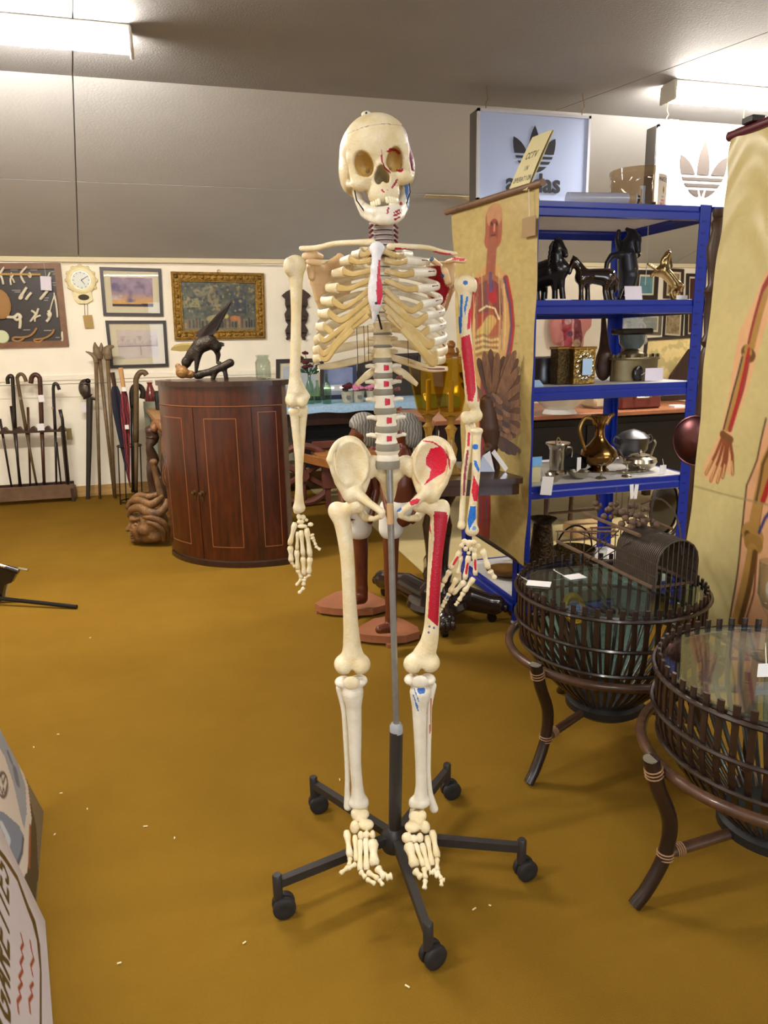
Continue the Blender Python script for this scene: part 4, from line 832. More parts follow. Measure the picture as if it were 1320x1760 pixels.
def tag(c, w, h, label, R=None, tilt=0.0, m=None, string=None, canvas=None, name='price_tag', group=None):
    """card tag hanging or lying: centre c, facing R's -y"""
    R = RB if R is None else R; t = thing(name, label, 'tag', np.asarray(c) - [0, 0, h / 2], group)
    q = [np.array(p) for p in ((-w / 2, 0, h / 2), (w / 2, 0, h / 2), (w / 2, 0, -h / 2), (-w / 2, 0, -h / 2))]; Rr = R @ roty(tilt)
    MB().plate([Rr @ p + c for p in q], 0.0015, R @ np.array([0, -1.0, 0])).build('card', m or TAGM, t, smooth=0)
    if string is not None: MB().tube([np.asarray(p) for p in string], 0.0011, 5).build('string', STRING, t)
    return t

# ---- knot board
t, c, uu, vv, n, inn = framed('knot_board', 'black display board of rope knots in brown frame at far left of wall', 'board', wallq([(-75, 453), (104, 452), (119, 595), (-60, 600)]), 0.05, BROWNF, None, depth=0.03, glass=False)
ROPE = mat('cotton_rope', (226, 216, 190), rough=0.85, bump=0.4, bscale=300)
TANROPE = mat('tan_rope', (168, 128, 80), rough=0.9, bump=0.4, bscale=300)
def kb(P, r, m=ROPE, nm='knot'): return MB().tube(spline([at_y(x, y, YB - 0.022 - (0.006 if i % 2 else 0)) for i, (x, y) in enumerate(P)], 4), r, 6).build(nm, m, t, smooth=180)
MB().tube([at_y(-40, 471, YB - 0.025), at_y(70, 472, YB - 0.025)], 0.011, 10).build('wooden_rod', mat('light_rod', (186, 150, 92), rough=0.5), t)
kb([(7, 459), (2, 467), (1, 472), (4, 480), (6, 489)], 0.010); kb([(19, 469), (22, 473), (18, 480), (19, 490)], 0.008); kb([(18, 474), (22, 480), (25, 486)], 0.008); kb([(46, 458), (37, 468), (36, 474), (39, 481), (43, 487)], 0.010); kb([(50, 469), (53, 472), (52, 477), (49, 473)], 0.009)
kb([(46, 494), (40, 503), (37, 512), (34, 513), (36, 508), (43, 499)], 0.012); kb([(54, 503), (48, 510), (45, 515)], 0.012); kb([(82, 499), (75, 508), (69, 515)], 0.013); kb([(86, 468), (83, 475), (82, 478)], 0.008); kb([(89, 479), (84, 478)], 0.006)
kb([(93, 503), (93, 509), (89, 522), (85, 538)], 0.006); kb([(94, 508), (97, 525), (99, 546)], 0.009); kb([(83, 534), (87, 540), (84, 548), (80, 553)], 0.013); kb([(83, 538), (86, 546)], 0.015)
kb([(11, 545), (24, 545), (31, 540), (36, 545), (29, 550), (24, 546)], 0.013); kb([(33, 541), (35, 552), (34, 565)], 0.013); kb([(54, 534), (59, 537), (62, 541), (66, 530), (64, 536), (60, 543)], 0.010); kb([(52, 553), (58, 545), (62, 539)], 0.009); kb([(60, 553), (61, 546), (70, 542)], 0.009)
kb([(63, 564), (58, 572), (50, 578), (38, 580), (25, 580), (22, 584), (30, 587), (38, 584), (42, 580)], 0.010, TANROPE); kb([(93, 566), (89, 574), (78, 581), (66, 583), (59, 584), (62, 588), (70, 587), (74, 582)], 0.010, TANROPE); kb([(107, 570), (107, 578), (108, 583), (106, 586)], 0.010)
MB().ell(at_y(0, 523, YB - 0.03), (0.085, 0.02, 0.125), n=18).build('rope_mat', TANROPE, t)
for a in range(5): kb([(-6 + 3 * a, 505 + 3 * a), (6 + a, 516 + 3 * a), (2 + 2 * a, 536 - a)], 0.012, TANROPE, 'rope_mat')
MB().lathe([(0, 0), (0.052, 0), (0.056, 0.012), (0.05, 0.02), (0, 0.02)], c=at_y(4, 579, YB - 0.018), axis=(0, -1, 0), n=18).build('pulley_block', mat('pale_green', (206, 210, 170), rough=0.5), t)
for (x, y, w) in ((22, 459, 17), (24, 464, 10), (55, 460, 8), (58, 464, 10), (92, 467, 8), (95, 471, 7), (94, 486, 7), (95, 490, 8), (28, 499, 12), (30, 502, 8), (79, 512, 8), (79, 516, 6), (46, 567, 10), (82, 568, 11), (99, 580, 6)):
    MB().box(at_y(x, y, YB - 0.012), (w * 0.0056, 0.002, 0.008)).build('caption_strip', mat('caption_grey', (150, 146, 140), rough=0.8), t)
tag(at_y(79, 487, YB - 0.05), 0.085, 0.115, 'white tag hanging over the rope knot board', R=np.eye(3), tilt=0.06, string=[at_y(75, 450, YB - 0.03), at_y(77, 462, YB - 0.05), at_y(79, 478, YB - 0.05)], m=mat('lilac_card', (222, 214, 226), rough=0.8))

# ---- ornate wall clock
cc = at_y(140, 482, YB); t = thing('wall_clock', 'small cream drop-dial wall clock between knot board and pictures', 'clock', at_y(147, 522, YB))
CREAMG = mat('cream_case', (226, 210, 158), rough=0.35, var=0.08, scale=30)
mb = MB(); mb.lathe([(0, 0), (0.118, 0), (0.122, 0.01), (0.116, 0.03), (0.1, 0.036), (0.078, 0.034), (0.074, 0.026), (0, 0.026)], c=cc, axis=(0, -1, 0), n=40); mb.build('case', CREAMG, t)
for k in range(12):
    a = k * pi / 6; MB().ell(cc + [0.118 * sin(a), -0.012, 0.118 * cos(a)], (0.018, 0.012, 0.018), n=8, m=6).build('scallop', CREAMG, t)
MB().lathe([(0, 0), (0.074, 0), (0.074, 0.002), (0, 0.002)], c=cc + [0, -0.026, 0], axis=(0, -1, 0), n=32).build('dial', mat('clock_dial', (214, 216, 206), rough=0.25), t)
MB().ring(cc + [0, -0.03, 0], 0.074, 0.005, 32, 6, (0, 1, 0)).build('bezel', SILVER, t)
for a, l in ((0.9, 0.045), (-0.55, 0.06)):
    MB().tube([cc + [0, -0.031, 0], cc + [l * cos(a), -0.031, -l * sin(a)]], [0.003, 0.0015], 5).build('hand', DARKW, t)
for k in range(12):
    a = k * pi / 6; MB().box(cc + [0.062 * sin(a), -0.0285, 0.062 * cos(a)], (0.004, 0.001, 0.012), roty(a)).build('hour_mark', mat('hour_mark', (70, 66, 60)), t)
b = [at_y(x, y, YB) for x, y in ((124, 502), (157, 502), (160, 516), (150, 522), (136, 522), (129, 516))]
MB().plate([p + [0, -0.015, 0] for p in b], 0.03, (0, 1, 0)).build('pendulum_box', CREAMG, t)
MB().lathe([(0, 0), (0.045, 0), (0.045, 0.003), (0, 0.003)], c=at_y(144, 511, YB - 0.03), axis=(0, -1, 0), n=24, asp=(1, 0.55)).build('pendulum_window', mat('dark_window', (60, 48, 30), rough=0.15), t)
for x in (145, 150): MB().tube([at_y(x, 522, YB - 0.015), at_y(x + 1, 545, YB - 0.015)], 0.0018, 5).build('chain', DARKW, t)
tag(at_y(152, 553, YB - 0.02), 0.075, 0.11, 'brown card tag hanging below the cream clock', R=np.eye(3), tilt=-0.05, m=mat('brown_card', (176, 146, 92), rough=0.85))

# ---- framed prints
cv = Canvas(72, 52, (170, 150, 170)); nz = cv.noise(0.25, 16, 3)
cv.mix(np.clip((cv.Y - 26) / 16, 0, 1), (226, 176, 110)); cv.mix(np.clip((nz - 0.12) * 3, 0, 1) * (cv.Y < 40), (214, 204, 214)); cv.mix(np.clip((-nz - 0.15) * 3, 0, 1) * (cv.Y < 44), (116, 106, 142)); cv.noise(0.25, 7, 9)
cv.poly([(0, 47), (20, 46), (40, 47), (60, 45), (72, 46), (72, 52), (0, 52)], (70, 56, 60))
framed('framed_picture', 'dark framed print of a purple and orange sunset sky beside the clock', 'picture', wallq([(171, 459), (277, 462), (281, 544), (178, 543)]), 0.027, BLACKF, cv, 0.055, group='framed pictures on the back wall')
cv = Canvas(72, 46, (216, 204, 196)); nz = cv.noise(0.12, 10, 5); cv.mix(np.clip((nz + .1) * 3, 0, 1) * (np.abs(cv.Y - 18) < 9) * 0.7, (178, 150, 156)); cv.line([(0, 26), (72, 25)], 0.8, (150, 130, 140)); cv.line([(40, 26), (40, 40)], 0.5, (120, 110, 120))
for k in range(34): cv.line([(k * 2.1, 24 - rng.random() * 10), (k * 2.1 + 0.6, 25)], 0.35, (150, 120, 130), 0.7)
framed('framed_picture', 'dark framed pale print of a misty harbour with masts', 'picture', wallq([(181, 551), (285, 551), (290, 630), (190, 633)]), 0.027, BLACKF, cv, 0.055, group='framed pictures on the back wall')
# gilt framed painting: a generic dark interior scene
cv = Canvas(120, 80, (84, 86, 72)); nz = cv.noise(0.9, 9, 11); cv.ell(50, 26, 9, 16, (128, 116, 84)); cv.ell(30, 16, 12, 7, (120, 112, 80)); cv.ell(92, 20, 10, 6, (134, 122, 86)); cv.mix(np.clip((nz - .2) * 4, 0, 1) * (cv.Y < 34), (120, 116, 86)); cv.mix(((cv.Y > 26) & (cv.Y < 42) & (cv.X < 34)) * 0.9, (140, 134, 86)); cv.mix((cv.Y > 60) * 0.6, (120, 112, 84))
cv.mix(((cv.Y > 14) & (cv.Y < 52) & (cv.X > 78) & (cv.X < 104)) * 0.75, (38, 42, 58))
for k in range(260):
    cv.ell(rng.random() * 120, rng.random() * 52, 1 + rng.random() * 2.2, 1 + rng.random() * 2.2, rng.choice([(128, 120, 84), (62, 66, 60), (44, 48, 52), (150, 136, 92), (96, 84, 56), (72, 80, 84)]), op=.75)
for k in range(22):
    x = 3 + k * 5.4 + rng.random() * 3; h = 6 + rng.random() * 12; cv.line([(x, 74), (x, 74 - h)], 1.7, rng.choice([(40, 34, 30), (90, 60, 40), (150, 120, 70), (60, 66, 50)]), 0.9)
cv.ell(52, 60, 14, 6, (150, 138, 92)); cv.ell(84, 60, 8, 5, (168, 106, 62)); cv.ell(70, 56, 4, 4, (180, 160, 90)); cv.noise(0.35, 3, 4)
GILT = mat('gilt_frame', (178, 140, 66), rough=0.38, metal=0.75, c2=(112, 80, 32), scale=40, bump=0.8, bscale=90)
t, c, uu, vv, n, inn = framed('gilt_painting', 'dark painting in wide ornate gilt frame above the cabinet', 'picture', wallq([(293, 467), (453, 470), (456, 582), (300, 585)]), 0.085, GILT, cv, 0.0, depth=0.035, glass=False, pm=PRINT)
for i in range(4):
    a, b = c[i], c[(i + 1) % 4]; ia, ib = inn[i], inn[(i + 1) % 4]
    MB().tube([(a * .8 + ia * .2) + n * 0.038, (b * .8 + ib * .2) + n * 0.038], 0.012, 8).build('gilt_moulding', GILT, t); MB().tube([(a * .2 + ia * .8) + n * 0.036, (b * .2 + ib * .8) + n * 0.036], 0.009, 8).build('gilt_moulding', GILT, t)
    L = np.linalg.norm(b - a); k = int(L / 0.06); mb = MB()
    for j in range(k + 1): mb.ell((a + (b - a) * (j / k)) * .5 + (ia + (ib - ia) * (j / k)) * .5 + n * 0.036, (0.022, 0.012, 0.018), n=7, m=5)
    mb.build('carved_leaf_ornament', GILT, t, kind='stuff')
MB().ring(at_y(376, 466, YB - 0.01), 0.012, 0.003, 12, 5, (0, 1, 0)).build('hanging_ring', BRASS, t)
# ---- carved dark wall rack behind the left arm
P = [(484, 508), (492, 501), (500, 497), (510, 495), (522, 498), (531, 505), (534, 509), (528, 514), (529, 524), (525, 532), (530, 540), (528, 552), (524, 558), (529, 568), (526, 578), (520, 584), (516, 574), (502, 574), (498, 584), (492, 578), (490, 568), (495, 558), (491, 552), (489, 540), (493, 532), (490, 524), (490, 514)]
t = thing('carved_wall_rack', 'small dark carved wooden wall rack hung behind the skeleton arm', 'rack', at_y(510, 584, YB))
MB().plate([at_y(x, y, YB - 0.012) for x, y in P], 0.022, (0, 1, 0)).build('back_plate', DARKWOOD, t, smooth=0)
for y in (524, 548, 570): MB().box(at_y(509, y, YB - 0.04), (0.2, 0.06, 0.02), bev=0.004).build('shelf', DARKWOOD, t)
for x, y in ((494, 582), (523, 582), (497, 545), (522, 545)): MB().ell(at_y(x, y, YB - 0.04), 0.015, n=8, m=6).build('peg', DARKWOOD, t)

# ---- walking stick rack and sticks
YS = 6.84
rk = thing('stick_rack', 'low wooden stick rack with scalloped top rail against the wall at far left', 'rack', at_y(20, 862, YS) * [1, 1, 0])
a, b = at_y(-60, 738, YS), at_y(114, 733, YS); mb = MB(); Ppts = []
for k in range(60):
    x = -60 + 174 * k / 59; ph = ((x + 4) / 24.5) % 1; Ppts.append(at_y(x, 741 - 0.03 * x - 7 * max(0, cos((ph - 0.5) * 2 * pi)) * (abs(ph - .5) < .25), YS))
low = [at_y(-60 + 174 * k / 59, 748 - 0.04 * (174 * k / 59), YS) for k in range(60)]
mb.strip(Ppts, low, 0.07, (0, 1, 0)).build('top_rail', DARKWOOD, rk, smooth=0)
def zrow(y0, y1, x0, x1, Yd, dp, nm, m):
    p = [at_y(x0, y0, Yd), at_y(x1, y0 - (x1 - x0) * 0.062, Yd), at_y(x1 + 2, y1 - (x1 - x0) * 0.062, Yd), at_y(x0, y1, Yd)]; MB().plate(p, dp, (0, 1, 0)).build(nm, m, rk, smooth=0)
zrow(843, 866, -60, 127, YS - 0.03, 0.025, 'trough_side', mat('worn_brown_wood', (110, 82, 58), rough=0.55, var=0.25, scale=10)); zrow(838, 860, -60, 127, YS + 0.11, 0.02, 'trough_side', DARKWOOD)
e = at_y(127, 848, YS + 0.04); MB().box(e, (0.03, 0.17, 0.13), bev=0.004).build('end_block', DARKWOOD, rk)
MB().tube([at_y(108, 738, YS), at_y(117, 832, YS)], 0.019, 8).build('end_post', DARKWOOD, rk)
def stick(P, r, label, m, crook=True, group='walking sticks in the rack', Y=YS, extra=None, name='walking_stick'):
    t = thing(name, label, 'walking stick', at_y(*P[-1], Y) - [0, 0, 0], group)
    Q = [at_y(x, y, Y) for x, y in P]
    if crook: MB().tube(spline(Q[:-1], 5), np.array([r * 1.25, r * 1.2]), 8).build('handle', m, t, smooth=180); MB().tube(Q[-2:], np.array([r * 1.05, r * 0.75]), 8).build('shaft', m, t, smooth=180)
    else: MB().tube(Q, np.array([r * 1.1, r * .8]), 8).build('shaft', m, t, smooth=180)
    if extra: MB().tube([at_y(*extra[0], Y), at_y(*extra[1], Y)], r * 1.3, 8).build('collar', SILVER, t)
    MB().lathe([(0, -0.012), (r * .8, -0.012), (r * .95, 0.012), (0, 0.012)], c=Q[-1] + [0, 0, 0.012], n=8).build('ferrule', DARKW, t)
    return t
BLK = mat('ebonised_wood', (40, 30, 26), rough=0.35); RBW = mat('red_brown_wood', (72, 40, 25), rough=0.4, var=0.2, scale=20); OLIVE = mat('olive_wood', (92, 72, 44), rough=0.45, var=0.2, scale=20)
stick([(14, 660), (13, 651), (17, 646), (21, 648), (22, 660), (26, 735), (34, 836)], 0.013, 'black stick with tight silver-tipped crook, leftmost crook handle in the rack', BLK, Y=YS - .02)
stick([(45, 656), (41, 646), (35, 643), (30, 648), (31, 660), (45, 740), (63, 834)], 0.012, 'olive brown stick with wide crook open to the right', OLIVE, extra=((35, 682), (36, 687)))
stick([(53, 659), (55, 648), (61, 644), (67, 648), (69, 660), (72, 740), (76, 833)], 0.016, 'thick red-brown stick with wide crook and white tags', RBW)
stick([(102, 670), (99, 662), (95, 659), (92, 664), (92, 680), (95, 740), (97, 832)], 0.011, 'slim black stick with small crook at the right end of the rack', BLK, extra=((91, 699), (92, 703)))
stick([(19, 698), (36, 837)], 0.011, 'short straight black stick leaning beside the leftmost crook', BLK, crook=False)
stick([(48, 700), (52, 836)], 0.010, 'short straight brown stick without handle in the rack', RBW, crook=False)
stick([(103, 704), (107, 720), (117, 832)], 0.014, 'short dark knob stick beside the rack end post', BLK, crook=False, Y=YS - .05)
stick([(0, 720), (20, 838)], 0.010, 'thin black stick slanting at the left picture edge', BLK, crook=False, Y=YS + .03)
stick([(97, 760), (105, 832)], 0.008, 'thin black cane tilted behind the slim crook stick', BLK, crook=False, Y=YS + .05)
tag(at_y(71, 685, YS - .03), 0.045, 0.06, 'upper white tag on the thick red-brown stick', R=np.eye(3)); tag(at_y(70, 734, YS - .06), 0.055, 0.06, 'lower white tag in front of the rack top rail', R=np.eye(3))
tag(at_y(119, 746, YS + .1), 0.045, 0.1, 'olive card behind the rack end post', R=np.eye(3), m=mat('olive_card', (140, 120, 76), rough=0.85))
# ---- sabre in its scabbard
t = thing('sabre', 'dark sabre in black scabbard standing against the wall', 'sword', at_y(151, 864, 6.86))
MB().tube([at_y(154, 683, 6.86), at_y(153, 770, 6.86), at_y(151, 864, 6.86)], np.array([0.028, 0.024, 0.017]), 10, asp=(0.6, 1.0), up=(0, 1, 0)).build('scabbard', mat('black_leather', (48, 40, 34), rough=0.45, var=0.2, scale=30), t)
MB().tube([at_y(151, 655, 6.86), at_y(153, 683, 6.86)], np.array([0.018, 0.016]), 8).build('grip', DARKWOOD, t)
sd = SDF(0.006); sd.el(at_y(148, 668, 6.86), (0.062, 0.05, 0.085)); sd.el(at_y(150, 667, 6.86), (0.055, 0.044, 0.078), op='s'); sd.bx(at_y(166, 655, 6.86), (0.07, 0.2, 0.11), op='s'); sdf_part(sd, 'basket_guard', mat('dark_steel', (92, 84, 76), rough=0.4, metal=0.8), t)
MB().tube([at_y(143, 684, 6.86), at_y(153, 683, 6.86), at_y(164, 686, 6.86)], 0.012, 8).build('cross_guard', DARKW, t); MB().ell(at_y(151, 655, 6.86), 0.024, n=10, m=7).build('pommel', DARKW, t)
tag(at_y(144, 700, 6.9), 0.04, 0.09, 'white tag hanging behind the sabre', R=np.eye(3))
# ---- three antler handled sticks
HORN = mat('antler_horn', (136, 116, 86), rough=0.5, c2=(92, 76, 56), scale=14)
def antler_stick(x0, y0, x1, y1, label, horns, Y):
    t = thing('antler_stick', label, 'walking stick', at_y(x1, y1, Y), 'antler handled sticks by the wall')
    MB().tube([at_y(x0, y0, Y), at_y(x1, y1, Y)], np.array([0.017, 0.012]), 8).build('shaft', mat('hazel_shaft', (112, 90, 62), rough=0.5, var=0.25, scale=20), t, smooth=180)
    for P, r in horns: MB().tube(spline([at_y(x, y, Y) for x, y in P], 4), np.array(r), 9).build('antler', HORN, t, smooth=180)
antler_stick(165, 622, 172, 861, 'antler stick with a thin prong pointing left', [([(166, 624), (163, 614), (156, 608), (147, 604)], [.02, .022, .014, .004])], 6.84)
antler_stick(171, 616, 197, 858, 'antler stick with a forked two-point top', [([(171, 618), (168, 606), (164, 596), (163, 588)], [.03, .042, .022, .004]), ([(172, 610), (174, 598), (174, 589)], [.028, .02, .004])], 6.86)
antler_stick(185, 616, 198, 856, 'antler stick with a thick hooked top', [([(186, 618), (184, 606), (187, 598), (196, 595)], [.028, .04, .028, .008]), ([(184, 602), (178, 598)], [.026, .016])], 6.80)
# ---- umbrella stand with umbrellas and crooks
us = thing('umbrella_stand', 'thin black iron umbrella stand near the cabinet', 'stand', at_y(222, 850, 6.55) * [1, 1, 0])
MB().ring(at_y(222, 766, 6.55), 0.1, 0.006, 24, 6).build('ring', DARKW, us); MB().ring(at_y(226, 845, 6.55) * [1, 1, 0] + [0, 0, .02], 0.1, 0.006, 24, 6).build('ring', DARKW, us)
for k in range(4):
    a = k * pi / 2 + .5; q = np.array([cos(a) * .1, sin(a) * .1, 0]); MB().tube([at_y(222, 766, 6.55) + q, (at_y(224, 845, 6.55) + q) * [1, 1, 0]], 0.005, 6).build('upright', DARKW, us)
def umbrella(top, tip, w, m, label, hm, hl, Y):
    A, Bq = at_y(*top, Y), at_y(*tip, Y); t = thing('umbrella', label, 'umbrella', Bq, None); P = [A + (Bq - A) * f for f in (0, .06, .25, .6, 1)]
    n = 12; T, U, W = frames(P); V = []; rr = [w * .5, w * .8, w, w * .65, .008]
    for i in range(5):
        for j in range(n): a = 2 * pi * j / n; r = rr[i] * (1 if j % 2 else .72); V.append(P[i] + U[i] * r * cos(a) + W[i] * r * sin(a))
    MB().add(V, [(i * n + j, i * n + (j + 1) % n, (i + 1) * n + (j + 1) % n, (i + 1) * n + j) for i in range(4) for j in range(n)] + [tuple(range(n))]).build('canopy', m, t, smooth=0)
    MB().tube([at_y(*p, Y) for p in hl] + [A], np.array([.02, .017]), 9).build('handle', hm, t); MB().tube([Bq, Bq + (Bq - A) * .04], 0.006, 6).build('tip', SILVER, t)
    return t
umbrella((197, 664), (223, 832), 0.052, mat('navy_cloth', (30, 30, 46), rough=0.8), 'furled navy umbrella in the iron stand', DARKWOOD, [(193, 640)], 6.5)
TART = mat('tartan_cloth', (142, 46, 46), rough=0.8, c2=(70, 30, 44), scale=14, kind='wave')
t = umbrella((213, 672), (222, 828), 0.042, TART, 'furled red tartan umbrella with pale wooden handle', mat('pale_handle', (196, 150, 96), rough=0.45), [(207, 632)], 6.45)
tag(at_y(213, 669, 6.38), 0.032, 0.035, 'small white tag at the top of the tartan umbrella', R=np.eye(3)); tag(at_y(218, 734, 6.38), 0.032, 0.035, 'small white tag halfway down the tartan umbrella', R=np.eye(3))
stick([(252, 645), (248, 640), (240, 641), (234, 652), (234, 670), (234, 760), (234, 848)], 0.018, 'tall brown crook stick curling right towards the cabinet top', OLIVE, Y=6.4, group='sticks in the umbrella stand')
stick([(244, 685), (246, 674), (241, 665), (232, 664), (227, 674), (228, 700), (229, 846)], 0.019, 'black crook stick with round looped handle', BLK, Y=6.5, group='sticks in the umbrella stand')
# ---- long side table left of the cabinet
q0, q1 = at_z(283, 738, 0.8), at_z(241, 692, 0.8); q0 = q1 + (q0 - q1) * ((5.15 - q1[1]) / (q0[1] - q1[1])); ed = (q0 - q1) / np.linalg.norm(q0 - q1); sdn = np.array([-ed[1], ed[0], 0.0]); wdt = 0.36
t = thing('side_table', 'pine side table reaching towards the wall behind the cabinet', 'table', (q0 + q1) / 2 * [1, 1, 0])
MB().plate([p - [0, 0, .015] for p in (q1, q0, q0 + sdn * wdt, q1 + sdn * wdt)], .03, ZZ).build('tabletop', mat('pine_top', (176, 132, 80), rough=0.5, var=0.15, scale=8), t, smooth=0)
i1, i0 = q1 + ed * .06 + sdn * .03, q0 - ed * .06 + sdn * .03
MB().plate([p - [0, 0, .075] for p in (i1, i0, i0 + sdn * (wdt - .06), i1 + sdn * (wdt - .06))], .09, ZZ).build('apron', MIDWOOD, t, smooth=0)
for p in (i1, i0, i0 + sdn * (wdt - .06), i1 + sdn * (wdt - .06)):
    MB(o=p * [1, 1, 0]).lathe([(0.024, 0), (0.032, 0.05), (0.024, 0.1), (0.044, 0.2), (0.03, 0.3), (0.046, 0.45), (0.028, 0.55), (0.044, 0.62), (0.036, 0.72), (0, 0.72)], n=14).build('leg', MIDWOOD, t)
m_ = (q0 + q1) / 2; solo(MB().plate([p - [0, 0, p[2] - z] for p, z in ((q1 + ed * .4 + sdn * .2, .06), (q0 - ed * .1 + sdn * .2, .06), (q0 - ed * .1 + sdn * .2, .66), (q1 + ed * .4 + sdn * .2, .66))], .02, sdn), 'dark_board', mat('dark_green_board', (58, 62, 52), rough=.6), 'dark board standing under the pine side table', 'board', smooth=0)
p = at_z(273, 704, .8); solo(MB().box(p + [0, 0, .081], (0.05, 0.1, 0.16), bev=0.008), 'black_box', BLACKG, 'black box standing on the pine side table behind the cabinet edge', 'box')
p = at_z(261, 700, .8); mb = MB(o=p + [0, 0, .001]).lathe([(0, 0), (.04, 0), (.05, .03), (.06, .1), (.035, .15), (.02, .2), (.026, .22), (0, .22)], n=16); solo(mb, 'red_vase', mat('oxblood_glaze', (112, 40, 36), rough=0.25), 'small red vase on the pine side table beside the cabinet', 'vase')
solo(MB().plate([at_y(x, y, 6.75) for x, y in ((246, 690), (270, 690), (272, 800), (262, 800), (252, 760))], .02, (0, 1, 0)), 'pale_panel', mat('pale_green_panel', (166, 172, 150), rough=.6), 'pale grey-green panel standing behind the crook sticks', 'panel', smooth=0)
t = thing('carved_chair', 'carved brown wooden chair frame wedged between crook sticks and cabinet', 'chair', at_d(272, 885, 5.15) * [1, 1, 0]); DC = 5.1
for nm, P, r in (('carved_post', ((256, 735), (262, 752), (257, 768), (263, 790), (258, 812), (264, 840), (266, 868)), (.03, .05, .026, .045, .024, .034, .03)), ('carved_post', ((284, 745), (288, 775), (283, 800), (289, 830), (285, 878)), (.03, .045, .03, .04, .03)), ('arm', ((262, 742), (270, 728), (280, 735), (292, 752)), (.026, .034, .034, .026)), ('brace', ((266, 800), (274, 820), (284, 826)), (.02, .024, .02)), ('stretcher', ((262, 850), (276, 846), (292, 850)), (.018, .022, .018))):
    MB().tube(spline([at_d(x, y, DC + .03 * (i % 2)) for i, (x, y) in enumerate(P)], 4), np.array(r), 9).build(nm, DARKWOOD if nm != 'arm' else MIDWOOD, t, smooth=180)
MB().box(at_d(277, 838, 5.3), (.16, .2, .05), bev=.015).build('seat', DARKWOOD, t)
# carved wooden panel with concentric scrolls leaning below it
t = thing('carved_scroll', 'dark carved scroll bracket leaning against the cabinet side', 'carving', at_d(293, 880, 5.0))
MB().plate([at_d(x, y, 5.0) for x, y in ((283, 800), (290, 775), (300, 790), (304, 830), (302, 880), (290, 880), (282, 850), (278, 820))], 0.05, -HD).build('scroll_board', DARKWOOD, t, smooth=0)
for k in range(4): MB().tube([at_d(286 + 3 * k + 6 * cos(a), 815 + (20 - 4 * k) * sin(a), 4.96) for a in np.linspace(1.2, 5, 12)], 0.006, 6).build('carved_scroll', MIDWOOD, t)
# ---- carved wooden head on the floor
HW = mat('carved_head_wood', (138, 98, 54), rough=0.45, c2=(72, 46, 25), scale=6, bump=0.5, bscale=50, stretch=(3, 3, 1))
DH = float(at_z(252, 936, 0) @ HD); t = thing('wooden_bust', 'large carved wooden head in profile with wavy hair on the carpet by the cabinet', 'sculpture', at_z(252, 934, 0)); mm = mpp(at_d(252, 900, DH))
def h_(x, y, d=0.0): return at_d(x, y, DH + d)
s = SDF(0.0038)
s.el(h_(262, 897), np.array([26, 24, 27]) * mm, RB); s.el(h_(268, 918), np.array([22, 22, 14]) * mm, RB, 6 * mm)
s.el(h_(243, 907), np.array([17, 20, 22]) * mm, RB, 6 * mm); s.el(h_(250, 923), np.array([17, 17, 9]) * mm, RB, 6 * mm); s.el(h_(233, 928), np.array([8, 9, 6]) * mm, RB, 4 * mm); s.el(h_(232, 890), np.array([9, 15, 8]) * mm, RB, 5 * mm)
s.rc(h_(228, 896), h_(220, 910, -.01), 2.6 * mm, 4.2 * mm, 2 * mm); s.el(h_(226, 911, -.035), np.array([4, 4, 3]) * mm, RB, 2 * mm)
s.rc(h_(226, 894, -.03), h_(238, 892, -.075), 2.6 * mm, 2.6 * mm, 2.5 * mm); s.el(h_(231, 900, -.06), np.array([7, 5, 4.5]) * mm, RB, 2 * mm, 's'); s.el(h_(234, 901, -.06), np.array([4, 5, 2.8]) * mm, RB, 1 * mm)
s.el(h_(227, 918, -.01), np.array([5, 8, 2.2]) * mm, RB, 1 * mm); s.el(h_(228, 922.5, -.01), np.array([5, 7, 2.2]) * mm, RB, 1 * mm); s.el(h_(246, 912, -.085), np.array([9, 5, 8]) * mm, RB, 5 * mm)
sdf_part(s, 'head', HW, t)
for P, r in ((((221, 888, .0), (226, 876, -.03), (240, 873, -.07), (256, 881, -.095), (273, 882, -.085), (284, 871, -.05), (287, 858, -.02)), (3, 5.5, 6.5, 7, 7, 6, 3)), (((218, 874, .01), (227, 861, -.01), (243, 861, -.05), (258, 867, -.07), (271, 861, -.05), (280, 852, -.02)), (3, 5, 6, 6.5, 6, 3)), (((224, 862, .03), (238, 852, .02), (256, 854, .0), (271, 850, .0)), (3, 5, 5.5, 4)),
             ((246, 889, -.1), (262, 890, -.115), (280, 899, -.1), (288, 914, -.06), (287, 930, -.03)) and (((246, 889, -.1), (262, 890, -.115), (280, 899, -.1), (288, 914, -.06), (287, 930, -.03)), (2.5, 4.5, 5.5, 5, 3)), (((252, 897, -.11), (268, 902, -.12), (280, 914, -.1), (282, 930, -.06)), (2.5, 4.5, 4.5, 3))):
    MB().tube(spline([h_(*p) for p in P], 5), np.array(r) * mm, 9, asp=(1.15, .9)).build('hair_lock', HW, t, smooth=180)
s = SDF(0.0055); s.chain([h_(*p) for p in ((281, 872, .02), (276, 848, .02), (268, 818, .03), (263, 796, .03))], [v * mm for v in (6, 6, 5, 5)], 0); s.el(h_(264, 794, .03), np.array([7, 6, 6]) * mm, RB, 2 * mm); sdf_part(s, 'plume', HW, t)

